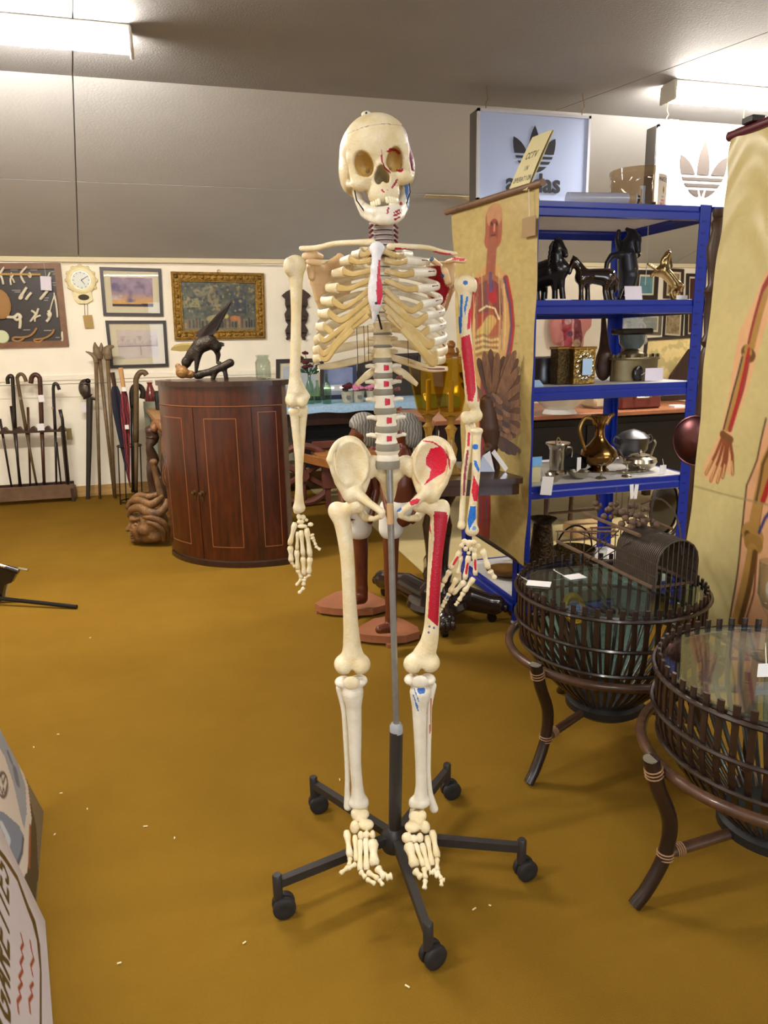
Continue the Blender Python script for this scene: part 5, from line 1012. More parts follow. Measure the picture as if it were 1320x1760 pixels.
# ---- bow fronted cabinet
A2, B2 = np.array([-0.09, 4.76]), np.array([0.602, 4.29]); ch = B2 - A2; L = np.linalg.norm(ch); cd = ch / L; nd = np.array([cd[1], -cd[0]])
sag = 0.17; Rr = (L * L / 4 + sag * sag) / (2 * sag); ctr = (A2 + B2) / 2 - nd * (Rr - sag); half = math.asin(L / 2 / Rr); HC = 1.125
def arc(f, off=0.0, z=0.0):
    a = -half + 2 * half * f; p = ctr + (nd * cos(a) + cd * sin(a)) * (Rr + off); return np.array([p[0], p[1], z])
back = (A2 + B2) / 2 - nd * 0.40
cab = thing('bow_front_cabinet', 'bow fronted mahogany corner cabinet with pale stringing', 'cabinet', (ctr[0] + nd[0] * Rr, ctr[1] + nd[1] * Rr + .3, 0))
def arcslab(f0, f1, o0, o1, z0, z1, nm, m, par=None, n=14, smooth=30):
    mb = MB(); fs = np.linspace(f0, f1, n); V = [arc(f, o, z) for f in fs for o, z in ((o0, z0), (o1, z0), (o1, z1), (o0, z1))]
    Fc = [(4 * i + j, 4 * i + (j + 1) % 4, 4 * i + 4 + (j + 1) % 4, 4 * i + 4 + j) for i in range(n - 1) for j in range(4)] + [(0, 3, 2, 1), tuple(4 * (n - 1) + k for k in range(4))]
    return mb.add(V, Fc).build(nm, m, par or cab, smooth=smooth)
def poly_slab(off, z0, z1, nm, m, inset=0.0):
    P = [arc(f, off, (z0 + z1) / 2) for f in np.linspace(0, 1, 18)]; k = off; P += [np.array([B2[0] - nd[0] * .06 + cd[0] * k, B2[1] - nd[1] * .06 + cd[1] * k, (z0 + z1) / 2]), np.array([back[0], back[1], (z0 + z1) / 2]), np.array([A2[0] - nd[0] * .06 - cd[0] * k, A2[1] - nd[1] * .06 - cd[1] * k, (z0 + z1) / 2])]
    return MB().plate(P, z1 - z0, (0, 0, 1)).build(nm, m, cab, smooth=0)
poly_slab(0, 0.03, HC - 0.03, 'carcass', mat('grey_brown_carcass', (104, 84, 66), rough=0.5, var=0.2, scale=10)); poly_slab(0.022, HC - 0.03, HC, 'top_moulding', MAHOGD); poly_slab(0.014, 0.0, 0.03, 'plinth', MAHOGD)
arcslab(0, 1, 0.001, 0.008, HC - 0.14, HC - 0.03, 'frieze', MAHOG); arcslab(0, 1, .008, .0105, HC - 0.146, HC - 0.141, 'stringing', mat('boxwood_stringing', (138, 84, 48), rough=0.4))
BOXW = MATS['boxwood_stringing']
for (f0, f1, nm) in ((0.015, 0.415, 'door'), (0.42, 0.80, 'door'), (0.805, 0.99, 'side_stile')):
    d = arcslab(f0, f1, 0.001, 0.013, 0.045, HC - 0.15, nm, MAHOG); w = f1 - f0; g0, g1 = (f0 + w * .2, f1 - w * .25) if nm == 'door' else (f0 + w * .2, f1 - w * .2); zt, zb_ = HC - 0.215, 0.13
    if nm == 'side_stile': zt = HC - 0.18
    for z in (zt, zb_): arcslab(g0, g1, .013, .0145, z - .0025, z + .0025, 'stringing', BOXW, d, 10)
    for f in (g0, g1): arcslab(f - .0025, f + .0025, .013, .0145, zb_, zt, 'stringing', BOXW, d, 3)
for f in (0.385, 0.445):
    p = arc(f, 0.014, 0.46); o = arc(f, 1.014, 0.46) - p; MB().lathe([(0, 0), (.018, 0), (.018, .003), (.006, .005), (.006, .014), (.013, .02), (.013, .026), (0, .03)], c=p, axis=o, n=16).build('knob', mat('dark_brass', (96, 76, 48), rough=0.4, metal=0.8), cab)
    MB().box(p + [0, 0, -0.03], (0.012, 0.012, 0.03), bev=.003).build('escutcheon', MATS['dark_brass'], cab)
# ---- eagle on the cabinet
EB = mat('dark_bronze', (66, 56, 46), rough=0.38, metal=0.55, c2=(40, 34, 28), scale=26, bump=0.5, bscale=120)
DE = 4.52; zc = HC; mm = mpp(at_d(350, 620, DE))
def e_(x, y, d=0.0): return at_d(x, y, DE + d) + [0, 0, HC + .003 - at_d(350, 652, DE)[2]]
t = thing('eagle_sculpture', 'dark bronze eagle with one raised wing on a log, standing on the cabinet', 'sculpture', e_(350, 650))
s = SDF(0.0045)
s.chain([e_(*p) for p in ((321, 622), (330, 610), (345, 594), (360, 588), (372, 596))], [v * mm for v in (7, 10, 13, 13, 9)], 0); s.el(e_(320, 624), np.array([8, 8, 9]) * mm, RB, 4 * mm); s.rc(e_(318, 630), e_(322, 640), 4 * mm, 1.2 * mm, 2 * mm)
s.chain([e_(*p) for p in ((342, 604, -.02), (339, 620, -.02), (337, 640, -.02))], [v * mm for v in (7, 5, 2.6)], 4 * mm); s.chain([e_(*p) for p in ((370, 598, .02), (375, 610, .02), (374, 622, .02))], [v * mm for v in (6, 4.5, 2.6)], 4 * mm)
sdf_part(s, 'body', EB, t, label=None)
def feather_fan(t, root, tips, w, m, nm, off=-0.006):
    for (a, b, ww) in tips:
        a, b = e_(*a), e_(*b); d = b - a; sdv = np.cross(d, HD); sdv /= np.linalg.norm(sdv); k = [0, .3, .75, 1]; wd = [.5, 1, .85, .1]
        MB().strip([a + d * f + sdv * ww * mm * q for f, q in zip(k, wd)], [a + d * f - sdv * ww * mm * q for f, q in zip(k, wd)], 0.006, HD).build(nm, m, t, smooth=0)
WG = mat('dark_wing', (52, 42, 36), rough=0.42, metal=0.3, var=0.2, scale=20)
MB().plate([e_(x, y, -.01) for x, y in ((336, 578), (341, 570), (362, 554), (385, 531), (398, 515), (399, 519), (393, 532), (382, 552), (375, 568), (362, 579), (346, 584))], 0.02, HD).build('wing', WG, t, smooth=0)
for k in range(7):
    f = k / 6; feather_fan(t, None, [((344 + 14 * f, 580 - 5 * f, -.025), (372 + 24 * (1 - abs(f - .0)), 566 - 46 * (1 - f), -.025), 4)], 0, WG, 'feather')
MB().plate([e_(x, y, .03) for x, y in ((294, 601), (300, 595), (312, 592), (330, 592), (338, 598), (330, 602), (310, 603))], 0.016, (ZZ + HD) / 1.414).build('wing', mat('olive_bronze', (150, 132, 78), rough=0.35, metal=0.6), t, smooth=0)
for k in range(3): feather_fan(t, None, [((366, 590 + k, .01), (386, 591 + 2 * k, .02), 2.5)], 0, WG, 'tail_feather')
s = SDF(0.005); s.chain([e_(*p) for p in ((338, 645), (360, 640), (380, 632), (396, 624))], [v * mm for v in (6, 6, 6.5, 7)], 0); s.chain([e_(*p) for p in ((372, 636), (366, 651))], [4.5 * mm, 4 * mm], 3 * mm); s.chain([e_(*p) for p in ((385, 630), (389, 651))], [4 * mm, 4 * mm], 3 * mm); s.el(e_(342, 645), np.array([9, 8, 7]) * mm, RB, 3 * mm); s.el(e_(376, 624, .02), np.array([5, 4, 3]) * mm, RB, 2 * mm); sdf_part(s, 'log_base', EB, t)
s = SDF(0.005); s.el(e_(313, 640, -.02), np.array([11, 10, 11]) * mm, RB); s.el(e_(306, 630, -.02), np.array([5, 5, 5]) * mm, RB, 3 * mm); s.el(e_(326, 644), np.array([10, 8, 7]) * mm, RB, 3 * mm); sdf_part(s, 'rock', mat('golden_rock', (168, 122, 62), rough=0.5, c2=(96, 62, 32), scale=22, bump=0.8, bscale=60), t, label='golden brown rock under the eagle head')
# glass jar on a shelf against the wall, seen over the cabinet
CLEAR = glass_mat('clear_glass', (236, 240, 236), gloss=1.0); GREENG = glass_mat('green_bottle_glass', (222, 238, 226), gloss=1.0)
def jar(c, prof, name, m, label, cat, n=20, group=None): return solo(MB(o=c).lathe(prof, n=n), name, m, label, cat, group)
p = at_d(453, 648, 4.42); p[2] = HC; jar(p, [(0.0, .004), (.04, 0), (.046, .01), (.046, .1), (.036, .118), (.036, .13), (.04, .132), (.04, .142), (.03, .142), (.03, .12), (.042, .1), (.042, .012), (0, .012)], 'glass_jar', CLEAR, 'clear glass jar at the right end of the cabinet top', 'jar')
# ================================================================ cloth table at the back, wheel, figures, pedestal table
YT = 6.15; ZT = at_y(600, 696, YT)[2]
t = thing('back_table', 'long dark table at the back wall under a pale blue cloth', 'table', (1.6, 6.55, 0))
MB().box((1.6, 6.56, ZT - 0.02), (2.0, 0.8, 0.035), bev=.005).build('tabletop', MAHOGD, t); MB().box((1.6, 6.2, ZT - 0.1), (1.9, 0.03, 0.13)).build('apron', MAHOGD, t)
for x in (0.68, 2.52):
    for y in (6.24, 6.88): MB(o=(x, y, 0)).lathe([(.025, 0), (.035, .06), (.024, .12), (.04, .3), (.03, ZT - .2), (.04, ZT - .17), (.04, ZT - .04), (0, ZT - .04)], n=12).build('leg', MAHOGD, t)
cl = MB(); xs = np.linspace(0.58, 2.62, 60); prof = [(6.95, 0), (6.14, 0), (6.125, -.012), (6.118, -.06)]
cl.add([(x, y - (0.004 * sin(x * 23) if k == 3 else 0), ZT + .004 + z + (0.006 * sin(x * 17) if k == 3 else 0)) for x in xs for k, (y, z) in enumerate(prof)], [(4 * i + j, 4 * i + j + 1, 4 * i + 5 + j, 4 * i + 4 + j) for i in range(59) for j in range(3)])
solo(cl, 'tablecloth', mat('pale_blue_cloth', (160, 194, 224), rough=0.85, var=0.14, scale=60), 'pale blue patterned cloth on the long table at the back', 'tablecloth', smooth=60)
ZC = ZT + .006
solo(MB().box((1.55, 6.6, 0.46), (1.0, 0.5, 0.44), bev=.01).box((1.55, 6.35, 0.46), (0.9, 0.012, 0.36)), 'storage_chest', mat('black_chest', (26, 25, 26), rough=0.5), 'black chest on the lower board under the blue cloth table', 'chest')
solo(MB().box((1.6, 6.58, 0.225), (1.7, 0.5, 0.03)), 'lower_board', mat('pale_board', (150, 136, 100), rough=0.6), 'pale board laid low between the legs of the cloth table', 'board')
def bottle(px, py, Y, h, r, label, m, flower=None):
    b = at_y(px, py, Y); b[2] = ZC; return solo(MB(o=b).lathe([(0, .003), (r * .9, 0), (r, .006), (r, h * .5), (r * .85, h * .62), (r * .4, h * .76), (r * .36, h), (r * .28, h), (r * .3, h * .76), (r * .78, h * .6), (r * .92, h * .5), (r * .92, .008), (0, .008)], n=16), 'glass_bottle', m, label, 'bottle', 'glass bottles on the blue cloth')
bottle(562, 686, 6.3, .26, .04, 'pale green glass bottle nearest the blue cloth edge', GREENG); bottle(533, 684, 6.36, .28, .038, 'green glass bottle holding red flowers beside the arm', GREENG); bottle(546, 682, 6.45, .2, .036, 'short green glass bottle behind the other two', GREENG)
LEAF = mat('leaf_green', (56, 92, 58), rough=0.6, var=0.3, scale=20); REDF = mat('dark_red_petal', (84, 24, 34), rough=0.7); PINKF = mat('pink_petal', (226, 140, 176), rough=0.7)
def flowers(c, m, label, n, sp, h0, h1, leaf=True):
    t = thing('flower_bunch', label, 'flowers', c)
    for k in range(n):
        a = rng.random() * 6.28; q = np.asarray(c) + [cos(a) * sp * rng.random(), sin(a) * sp * rng.random(), h0 + (h1 - h0) * rng.random()]
        MB().tube([c, q], .003, 4).build('stem', LEAF, t); f = MB()
        for j in range(6): b = j * 1.05; f.ell(q + np.array([cos(b) * .016, sin(b) * .016, .004 * (j % 2)]), (.015, .015, .012), n=6, m=4)
        f.ell(q + [0, 0, .008], .014, n=6, m=4).build('bloom', m, t)
    if leaf:
        for k in range(8): a = k * .8; q = np.asarray(c) + [cos(a) * .03, sin(a) * .03, h0 * (.3 + .07 * k)]; MB().plate([q, q + [.03 * cos(a), .03 * sin(a), .03], q + [.07 * cos(a), .07 * sin(a), .03], q + [.04 * cos(a + .4), .04 * sin(a + .4), .0]], .002, (0, 0, 1)).build('leaf', LEAF, t, smooth=0)
    return t
b = at_y(533, 684, 6.36); b[2] = ZC + .24; flowers(b, REDF, 'dark red flowers in the green bottle beside the skeleton arm', 9, .09, .06, .2)
POT = mat('stone_pot', (186, 180, 158), rough=0.6, var=0.12, scale=40)
for i, (px, lab, m) in enumerate(((597, 'leftmost small beige pot on the blue cloth', None), (616, 'middle small cream pot with a dark picture on it', None), (640, 'small beige pot partly hidden by the spine', None))):
    b = at_y(px, 684, 6.32); b[2] = ZC; p = thing('flower_pot', lab, 'pot', b, 'small pots on the blue cloth'); MB(o=b).lathe([(0, .004), (.042, 0), (.056, .09), (.06, .1), (.052, .1), (.05, .09), (0, .08)], n=18).build('pot', POT, p)
    if i < 2: MB().lathe([(0, 0), (.022, 0), (.022, .002), (0, .002)], c=b + [0, -.051, .05], axis=(0, -1, 0.12), n=14).build('printed_medallion', mat('grey_print', (110, 112, 108)), p)
    flowers(b + [0, 0, .08], (REDF, PINKF, PINKF)[i], ('dark small flowers in the leftmost beige pot', 'pink flowers in the middle cream pot', 'pink flowers in the half hidden pot')[i], 6, .05, .03, .08, False)
solo(MB().box(at_y(492, 685, 6.3) * [1, 1, 0] + [0, 0, ZC + .03], (.16, .2, .012)).box(at_y(493, 685, 6.3) * [1, 1, 0] + [0, 0, ZC + .018], (.17, .2, .012)).box(at_y(491, 685, 6.3) * [1, 1, 0] + [0, 0, ZC + .006], (.18, .21, .012)), 'paper_stack', mat('buff_paper', (196, 178, 126), rough=0.8), 'stack of buff papers on the blue cloth next to the cabinet', 'papers', smooth=0)
cv = Canvas(40, 50, (196, 202, 210)); cv.noise(.15, 12, 2)
framed('framed_picture', 'dark framed pale picture standing on the cloth table behind the arm', 'picture', [at_y(474, 618, 6.8), at_y(556, 616, 6.8), at_y(556, 686, 6.74) * [1, 1, 0] + [0, 0, ZC + .001], at_y(474, 686, 6.74) * [1, 1, 0] + [0, 0, ZC + .001]], .035, BLACKF, cv, .03)
cv = Canvas(50, 40, (150, 164, 206)); cv.noise(.3, 10, 6); cv.mix((cv.Y > 24) * 1.0 * (cv.Y < 33), (238, 240, 246)); cv.mix((cv.Y >= 33) * 1.0, (190, 200, 214))
framed('framed_picture', 'blue framed glazed picture leaning on the cloth table behind the bottles', 'picture', [at_y(548, 626, 6.86), at_y(612, 624, 6.86), at_y(612, 680, 6.8) * [1, 1, 0] + [0, 0, ZC + .001], at_y(548, 680, 6.8) * [1, 1, 0] + [0, 0, ZC + .001]], .035, mat('navy_frame', (30, 40, 84), rough=0.4), cv, 0)
cv = Canvas(40, 30, (40, 42, 46)); cv.noise(.4, 8, 8)
framed('framed_picture', 'large dark picture leaning at the back behind the amber vases', 'picture', [at_y(614, 612, 6.93), at_y(722, 606, 6.93), at_y(722, 684, 6.9) * [1, 1, 0] + [0, 0, ZC + .001], at_y(614, 684, 6.9) * [1, 1, 0] + [0, 0, ZC + .001]], .03, BLACKF, cv, 0)
solo(MB().box(at_y(470, 668, 6.7), (.14, .12, .1), bev=.01), 'tin_box', mat('pale_tin', (206, 210, 204), rough=.4), 'pale tin beside the cabinet on the cloth table', 'box')
# ---- wooden barrow with a spoked wheel
BAR = mat('red_brown_barrow', (112, 62, 50), rough=0.5, var=0.15, scale=14); ORW = mat('orange_pine', (178, 116, 60), rough=0.45, var=0.15, scale=10)
wc = at_y(521, 816, 5.86); wr = wc[2]; t = thing('toy_barrow', 'red-brown wooden barrow with a spoked wheel under the back table', 'barrow', wc * [1, 1, 0])
w_ = MB().ring(wc, wr - .03, .03, 40, 8, (0.1, 1, 0)).build('wheel', BAR, t)
for k in range(3):
    a = k * pi / 3 + .5; d = np.array([cos(a), -.1 * cos(a), sin(a)]) * (wr - .03); MB().tube([wc - d, wc + d], .024, 6).build('spoke', BAR, w_)
MB().lathe([(.0, -.05), (.05, -.05), (.05, .05), (0, .05)], c=wc, axis=(0.1, 1, 0), n=14).build('axle_hub', BAR, w_)
p0 = at_y(545, 790, 5.7); 
MB().box(p0 + [.25, .12, .02], (.5, .3, .04), bev=.004).build('tray_board', ORW, t); MB().box(p0 + [-.02, -.05, .0], (.03, .5, .07), rotz(.35), bev=.004).build('tray_side', ORW, t); MB().box(p0 + [.2, -.02, -.13], (.34, .03, .22), bev=.004).build('front_panel', BAR, t)
MB().box(p0 + [.12, -.04, -.07], (.05, .012, .05)).build('mortise', BLACKF, t); MB().box(p0 + [.3, .2, .09], (.6, .03, .06), bev=.004).build('rail', BAR, t)
for x in (.08, .34): MB().box(p0 * [1, 1, 0] + [x, .0, (p0[2] - .2) / 2], (.04, .04, p0[2] - .2)).build('leg', BAR, t)

# ---- two carved wooden figures with caps and white shorts
FW = mat('dark_figure_wood', (112, 56, 30), rough=0.35, c2=(72, 32, 18), scale=7, stretch=(3, 3, .7)); BASEW = mat('figure_base_wood', (148, 92, 62), rough=0.45, var=0.2, scale=8)
CAPM = mat('striped_grey_cap', (150, 146, 138), rough=0.8, c2=(104, 100, 94), scale=26, kind='wave'); CLOTHW = mat('off_white_cloth', (214, 210, 200), rough=0.85)
def figure(px, D, label, face_dx, base_px, base_w, legs, top):
    b = at_d(px, 1000, D); o = np.array([b[0], b[1], 0]); t = thing('carved_figure', label, 'figure', o); mm = lambda y: mpp(at_d(px, y, D))
    def f(x, y, d=0.0): return at_d(x, y, D + d)
    s = SDF(.006); hx, hy = top; m_ = mm(hy)
    s.el(f(hx, hy), np.array([17, 17, 22]) * m_, RB); s.el(f(hx + face_dx * 8, hy + 8), np.array([11, 12, 16]) * m_, RB, 5 * m_); s.rc(f(hx + face_dx * 15, hy), f(hx + face_dx * 20, hy + 6), 2 * m_, 3 * m_, 2 * m_)
    s.el(f(hx + face_dx * 16, hy + 14), np.array([4, 6, 2]) * m_, RB, m_); s.el(f(hx + face_dx * 15, hy + 19), np.array([4, 6, 2]) * m_, RB, m_); s.el(f(hx + face_dx * 10, hy + 24), np.array([6, 7, 5]) * m_, RB, 3 * m_); s.el(f(hx - face_dx * 2, hy + 4, -.045), np.array([4, 3, 7]) * m_, RB, m_)
    s.chain([f(hx, hy + 20), f(hx + 3, hy + 40)], [9 * m_, 10 * m_], 5 * m_)
    s.chain([f(px, hy + 48), f(px, hy + 90), f(px, hy + 140), f(px, 885)], [20 * m_, 24 * m_, 19 * m_, 22 * m_], 8 * m_)
    for sx in (-1, 1):     # arms held against the body
        s.chain([f(px + sx * 24, hy + 50), f(px + sx * 31, hy + 100), f(px + sx * 22, hy + 145, -.06)], [8 * m_, 7 * m_, 5 * m_], 4 * m_); s.el(f(px + sx * 19, hy + 152, -.07), np.array([6, 5, 8]) * m_, RB, 3 * m_)
    for (x0, x1, xf, yf) in legs:
        s.chain([f(x0, 880), f((x0 + x1) / 2, (880 + yf) / 2 - 30), f(x1, yf - 25)], [17 * m_, 13.5 * m_, 10 * m_], 4 * m_); s.chain([f(x1, yf - 25), f(x1, yf - 8), f(xf, yf - 4, -.05)], [10 * m_, 11 * m_, 8 * m_], 5 * m_)
    sdf_part(s, 'body', FW, t)
    s = SDF(.006); s.el(f(hx - face_dx * 4, hy - 12), np.array([25, 23, 22]) * m_, RB); s.el(f(hx - face_dx * 16, hy + 4), np.array([18, 20, 24]) * m_, RB, 10 * m_); s.el(f(hx + face_dx * 12, hy + 12), np.array([15, 30, 21]) * m_, RB, 0, 's'); sdf_part(s, 'cap', CAPM, t)
    s = SDF(.006); s.el(f(px, 872), np.array([30, 26, 22]) * m_, RB)
    for (x0, x1, xf, yf) in legs: s.rc(f(x0, 875), f(x0, 908), 21 * m_, 22 * m_, 6 * m_); s.bx(f(x0, 945), np.array([40, 40, 22]) * m_, RB, 0, 0, 's')
    sdf_part(s, 'shorts', CLOTHW, t)
    # shaped flat base board with a step
    for (x0, x1, xf, yf) in legs[:1]:
        bp = [at_z(base_px[0] + a * base_w, base_px[1] + c, 0.0) for a, c in ((-1, 8), (-.72, -3), (-.4, -13), (.1, -18), (.5, -12), (.95, 2), (1.0, 10), (.6, 17), (.1, 19), (-.5, 17), (-.85, 14))]
        MB().plate([p + [0, 0, .03] for p in bp], .035, (0, 0, 1)).build('base', BASEW, t, smooth=0); c0 = at_z(base_px[0], base_px[1], .06)
        for p in (bp[0], bp[5], bp[8]): MB().box((p * .9 + c0 * .1) * [1, 1, 0] + [0, 0, .008], (.03, .03, .016)).build('foot', BASEW, t)
    return t
figure(617, 3.36, 'carved wooden figure with striped cap facing left, farther of the two', -1, (604, 1044), 62, [(618, 622, 612, 1036)], (621, 742))
figure(690, 2.98, 'carved wooden figure in white shorts on the nearer brown base', -1, (665, 1092), 56, [(672, 672, 652, 1086)], (692, 742))

# ---- dark pedestal table
TZ = 0.79; F1, F2 = at_z(722, 827, TZ), at_z(908, 822, TZ); n2 = np.array([1.26, 3.02, TZ]); n3 = np.array([1.02, 3.18, TZ])
t = thing('pedestal_table', 'dark mahogany pedestal table with carved column and castors', 'table', ((F1 + n2) / 2) * [1, 1, 0])
cen = (F1 + F2 + n2 + n3) / 4; cen[2] = 0
def inset(k, z): return [np.array([*(cen[:2] + (p[:2] - cen[:2]) * k), z]) for p in (F1, F2, n2, n3)]
def rcorner(P, f=.12):
    out = []
    for i in range(4):
        a, b, c = P[i - 1], P[i], P[(i + 1) % 4]
        for tt in np.linspace(0, 1, 5): out.append((1 - tt) ** 2 * (b + (a - b) * f) + 2 * tt * (1 - tt) * b + tt ** 2 * (b + (c - b) * f))
    return out
MB().plate(rcorner(inset(1, TZ - .011)), .022, ZZ).build('tabletop', MAHOGD, t, smooth=30); MB().plate(rcorner(inset(.95, TZ - .045)), .046, ZZ).build('apron', MAHOGD, t, smooth=30)
PC = at_z(752, 1000, .22); PC[2] = 0
BLKW = mat('blackened_mahogany', (38, 26, 24), rough=0.22, coat=.4, var=.25, scale=10)
MB(o=PC).lathe([(.08, .14), (.085, .19), (.06, .22), (.07, .26), (.05, .3), (.058, .4), (.07, .5), (.055, .56), (.07, .6), (.1, .66), (.11, .72), (0, .72)], n=20).build('column', BLKW, t)
MB(o=PC).lathe([(0, .09), (.13, .09), (.15, .115), (.14, .14), (0, .14)], n=24).build('platform', BLKW, t)
for (px, py) in ((852, 1068), (765, 1096), (655, 1020), (742, 985)):
    e = at_z(px, py, 0); s = SDF(.006); q = PC + (e - PC) * .93
    s.chain([PC + [0, 0, .12], PC + (e - PC) * .5 + [0, 0, .13], q + [0, 0, .085]], [.062, .058, .048], .01); s.el(q + (e - PC) / np.linalg.norm(e - PC) * .02 + [0, 0, .09], (.045, .045, .045), None, .02)
    lg = sdf_part(s, 'leg', BLKW, t); d = (e - PC) / np.linalg.norm(e - PC)
    for k in (-1, 0, 1): sdv = np.array([-d[1], d[0], 0]); MB().ell(q + d * .06 + sdv * .024 * k + [0, 0, .075], (.016, .016, .024), n=8, m=6).build('carved_toe', BLKW, lg)
    MB().lathe([(0, -.012), (.022, -.012), (.022, .012), (0, .012)], c=q + [0, 0, .022], axis=(d[1], -d[0], 0), n=14).build('castor', DARKW, lg)
AMB = glass_mat('amber_glass', (230, 216, 150), gloss=.9); AMBS = mat('amber_stem_glass', (206, 164, 78), rough=.06, trans=.6, ior=1.45)
for px, py, lab, hsc in ((737, 806, 'left amber glass candle goblet on the dark table', 0.95), (775, 812, 'right amber glass candle goblet, slightly nearer and taller', 1.0)):
    p = at_z(px, py, TZ); tt = thing('amber_goblet', lab, 'goblet', p, 'amber glass goblets'); h = .47 * hsc
    MB(o=p).lathe([(0, 0), (.06, 0), (.062, .008), (.03, .02), (.016, .04), (.022, .07), (.028, .1), (.014, .13), (.016, .16), (.026, .185), (.012, .2), (.018, .22), (.034, .235), (0, .24)], n=18).build('stem', AMBS, tt)
    MB(o=p).lathe([(.034, .235), (.05, .25), (.075, .36), (.088, h), (.084, h), (.07, .36), (.046, .256), (0, .25)], n=8).build('bowl', AMB, tt, smooth=0)
    MB(o=p).lathe([(0, .252), (.011, .252), (.011, .38), (0, .384)], n=10).build('candle', mat('cream_wax', (226, 206, 150), rough=.5), tt)
MB().lathe([(0, 0), (.086, 0), (.086, .006), (.03, .014), (.034, .022), (.028, .04), (0, .04)], c=at_z(775, 812, TZ) + [0, 0, .471], n=14).ell(at_z(775, 812, TZ) + [0, 0, .522], .018, n=10).build('lid', mat('amber_lid', (150, 96, 40), rough=.15, trans=.3), tt)
# carved eagle with fanned wing feathers
p = at_z(842, 806, TZ); DBd = float(p @ HD); mm = mpp(at_d(845, 720, DBd)); FEA = mat('carved_feather_wood', (150, 104, 66), rough=.5, c2=(108, 70, 42), scale=22, stretch=(6, 6, 1)); FEA3 = mat('mid_feather_wood', (104, 68, 42), rough=.55, var=.2, scale=24, stretch=(6, 6, 1)); FEA2 = mat('dark_feather_wood', (74, 46, 32), rough=.5, var=.25, scale=20)
t = thing('carved_eagle', 'brown carved wooden eagle with upswept fanned wings on the dark table', 'sculpture', p)
def g_(x, y, d=0.0): return at_d(x, y, DBd + d)
s = SDF(.005); s.chain([g_(*q) for q in ((846, 790), (846, 760), (842, 735), (838, 690))], [v * mm for v in (5, 13, 17, 12)], 0); s.el(g_(838, 772, -.02), np.array([8, 9, 7]) * mm, RB, 4 * mm); s.rc(g_(833, 776, -.04), g_(829, 782, -.05), 3 * mm, 1.5 * mm, 2 * mm); s.rc(g_(840, 790), g_(838, 805), 5 * mm, 6 * mm, 3 * mm); s.rc(g_(852, 790), g_(854, 805), 5 * mm, 6 * mm, 3 * mm); sdf_part(s, 'body', FEA2, t)
def feat(a, b, w, m, nm, par, dz=0.0):
    a, b = g_(*a), g_(*b); d = b - a; sv = np.cross(d, HD); sv /= np.linalg.norm(sv); k = [0, .25, .6, .85, .96, 1]; wd = [.45, .85, 1, .9, .55, .1]
    return MB().strip([a + d * f + sv * w * mm * q for f, q in zip(k, wd)], [a + d * f - sv * w * mm * q for f, q in zip(k, wd)], .006, HD).build(nm, m, par, smooth=0)
for k in range(15):         # outer primaries, right-hand wing
    f = k / 14; b = [(886, 602), (890, 616), (893, 630), (895, 645), (897, 660), (898, 675), (899, 690), (899, 705), (898, 719), (896, 733), (892, 744), (886, 752), (880, 756), (872, 758), (865, 757)][k]
    feat((852 - 6 * f, 690 + 36 * f, .006 * (k % 2)), (*b, -.008 + .006 * (k % 2)), 6.5, (FEA, FEA3)[k % 2], 'feather', t)
for k in range(6):          # upright feathers at the top
    feat((840 + 3 * k, 680, .012), ((822, 615), (832, 604), (843, 600), (855, 606), (866, 612), (876, 606))[k] + (.01 - .012 * (k % 2),), 6, (FEA3, FEA)[k % 2], 'feather', t)
for k in range(5): feat((838, 690 + 8 * k, .0), ((790, 640), (793, 658), (798, 676), (804, 692), (810, 706))[k] + (.03,), 6, FEA, 'feather', t)
for k in range(18):         # covert feathers over the middle
    f = (k % 6) / 5; r = k // 6; feat((836 + 9 * r, 676 + 50 * f, -.014), (850 + 13 * r, 690 + 46 * f + 4 * r, -.022), 4.4, (FEA2, FEA, FEA3)[(r + k) % 3], 'covert', t)
for k in range(4): feat((850, 748, -.01), ((893, 776), (887, 782), (878, 781), (868, 776))[k] + (-.02 - .004 * k,), 6, FEA2, 'tail_feather', t)
STLB = mat('bright_steel', (206, 212, 226), rough=.18, metal=1.0)
for a, lab in (((845, 806), 'bright leaning metal plate under the carved eagle, left one'), ((866, 803), 'bright long metal wedge leaning right beside the carved eagle')):
    c0 = at_z(a[0], a[1] + 6, TZ) - HD * .06
    if a[0] < 850: q = [g_(818, 806, -.07), g_(850, 806, -.07), g_(842, 770, -.05), g_(830, 778, -.05)]
    else: q = [g_(868, 808, -.07), g_(873, 802, -.07), g_(850, 770, -.05), g_(844, 776, -.05)]
    q = [x - [0, 0, 0] for x in q]; lo = min(x[2] for x in q); q = [x + [0, 0, TZ - lo + .001] for x in q]
    solo(MB().plate(q, .012, HD), 'metal_plate', STLB, lab, 'plate', smooth=0)

# ================================================================ left anatomical chart
class PlaneCanvas(Canvas):
    """a canvas on a parallelogram in the room; drawing points may be given where the picture's print shows them"""
    def setup(s, tl, tr, bl):
        s.tl, s.tr, s.bl = [np.asarray(v, float) for v in (tl, tr, bl)]; s.u = s.tr - s.tl; s.v = s.bl - s.tl; s.n = np.cross(s.u, s.v); s.G = np.linalg.inv(np.array([[s.u @ s.u, s.u @ s.v], [s.u @ s.v, s.v @ s.v]])); return s
    def at(s, x, y):
        p = at_plane(x, y, s.tl, s.n) - s.tl; a = s.G @ np.array([p @ s.u, p @ s.v]); return (a[0] * (s.W - 1), a[1] * (s.H - 1))
    def L(s, P, w, c, op=1.0): return s.line([s.at(*p) for p in P], w, c, op)
    def Pg(s, P, c, op=1.0): return s.poly([s.at(*p) for p in P], c, op)
    def corners(s): return [s.tl, s.tr, s.tr + s.v, s.bl]
PARCH = (178, 157, 100)
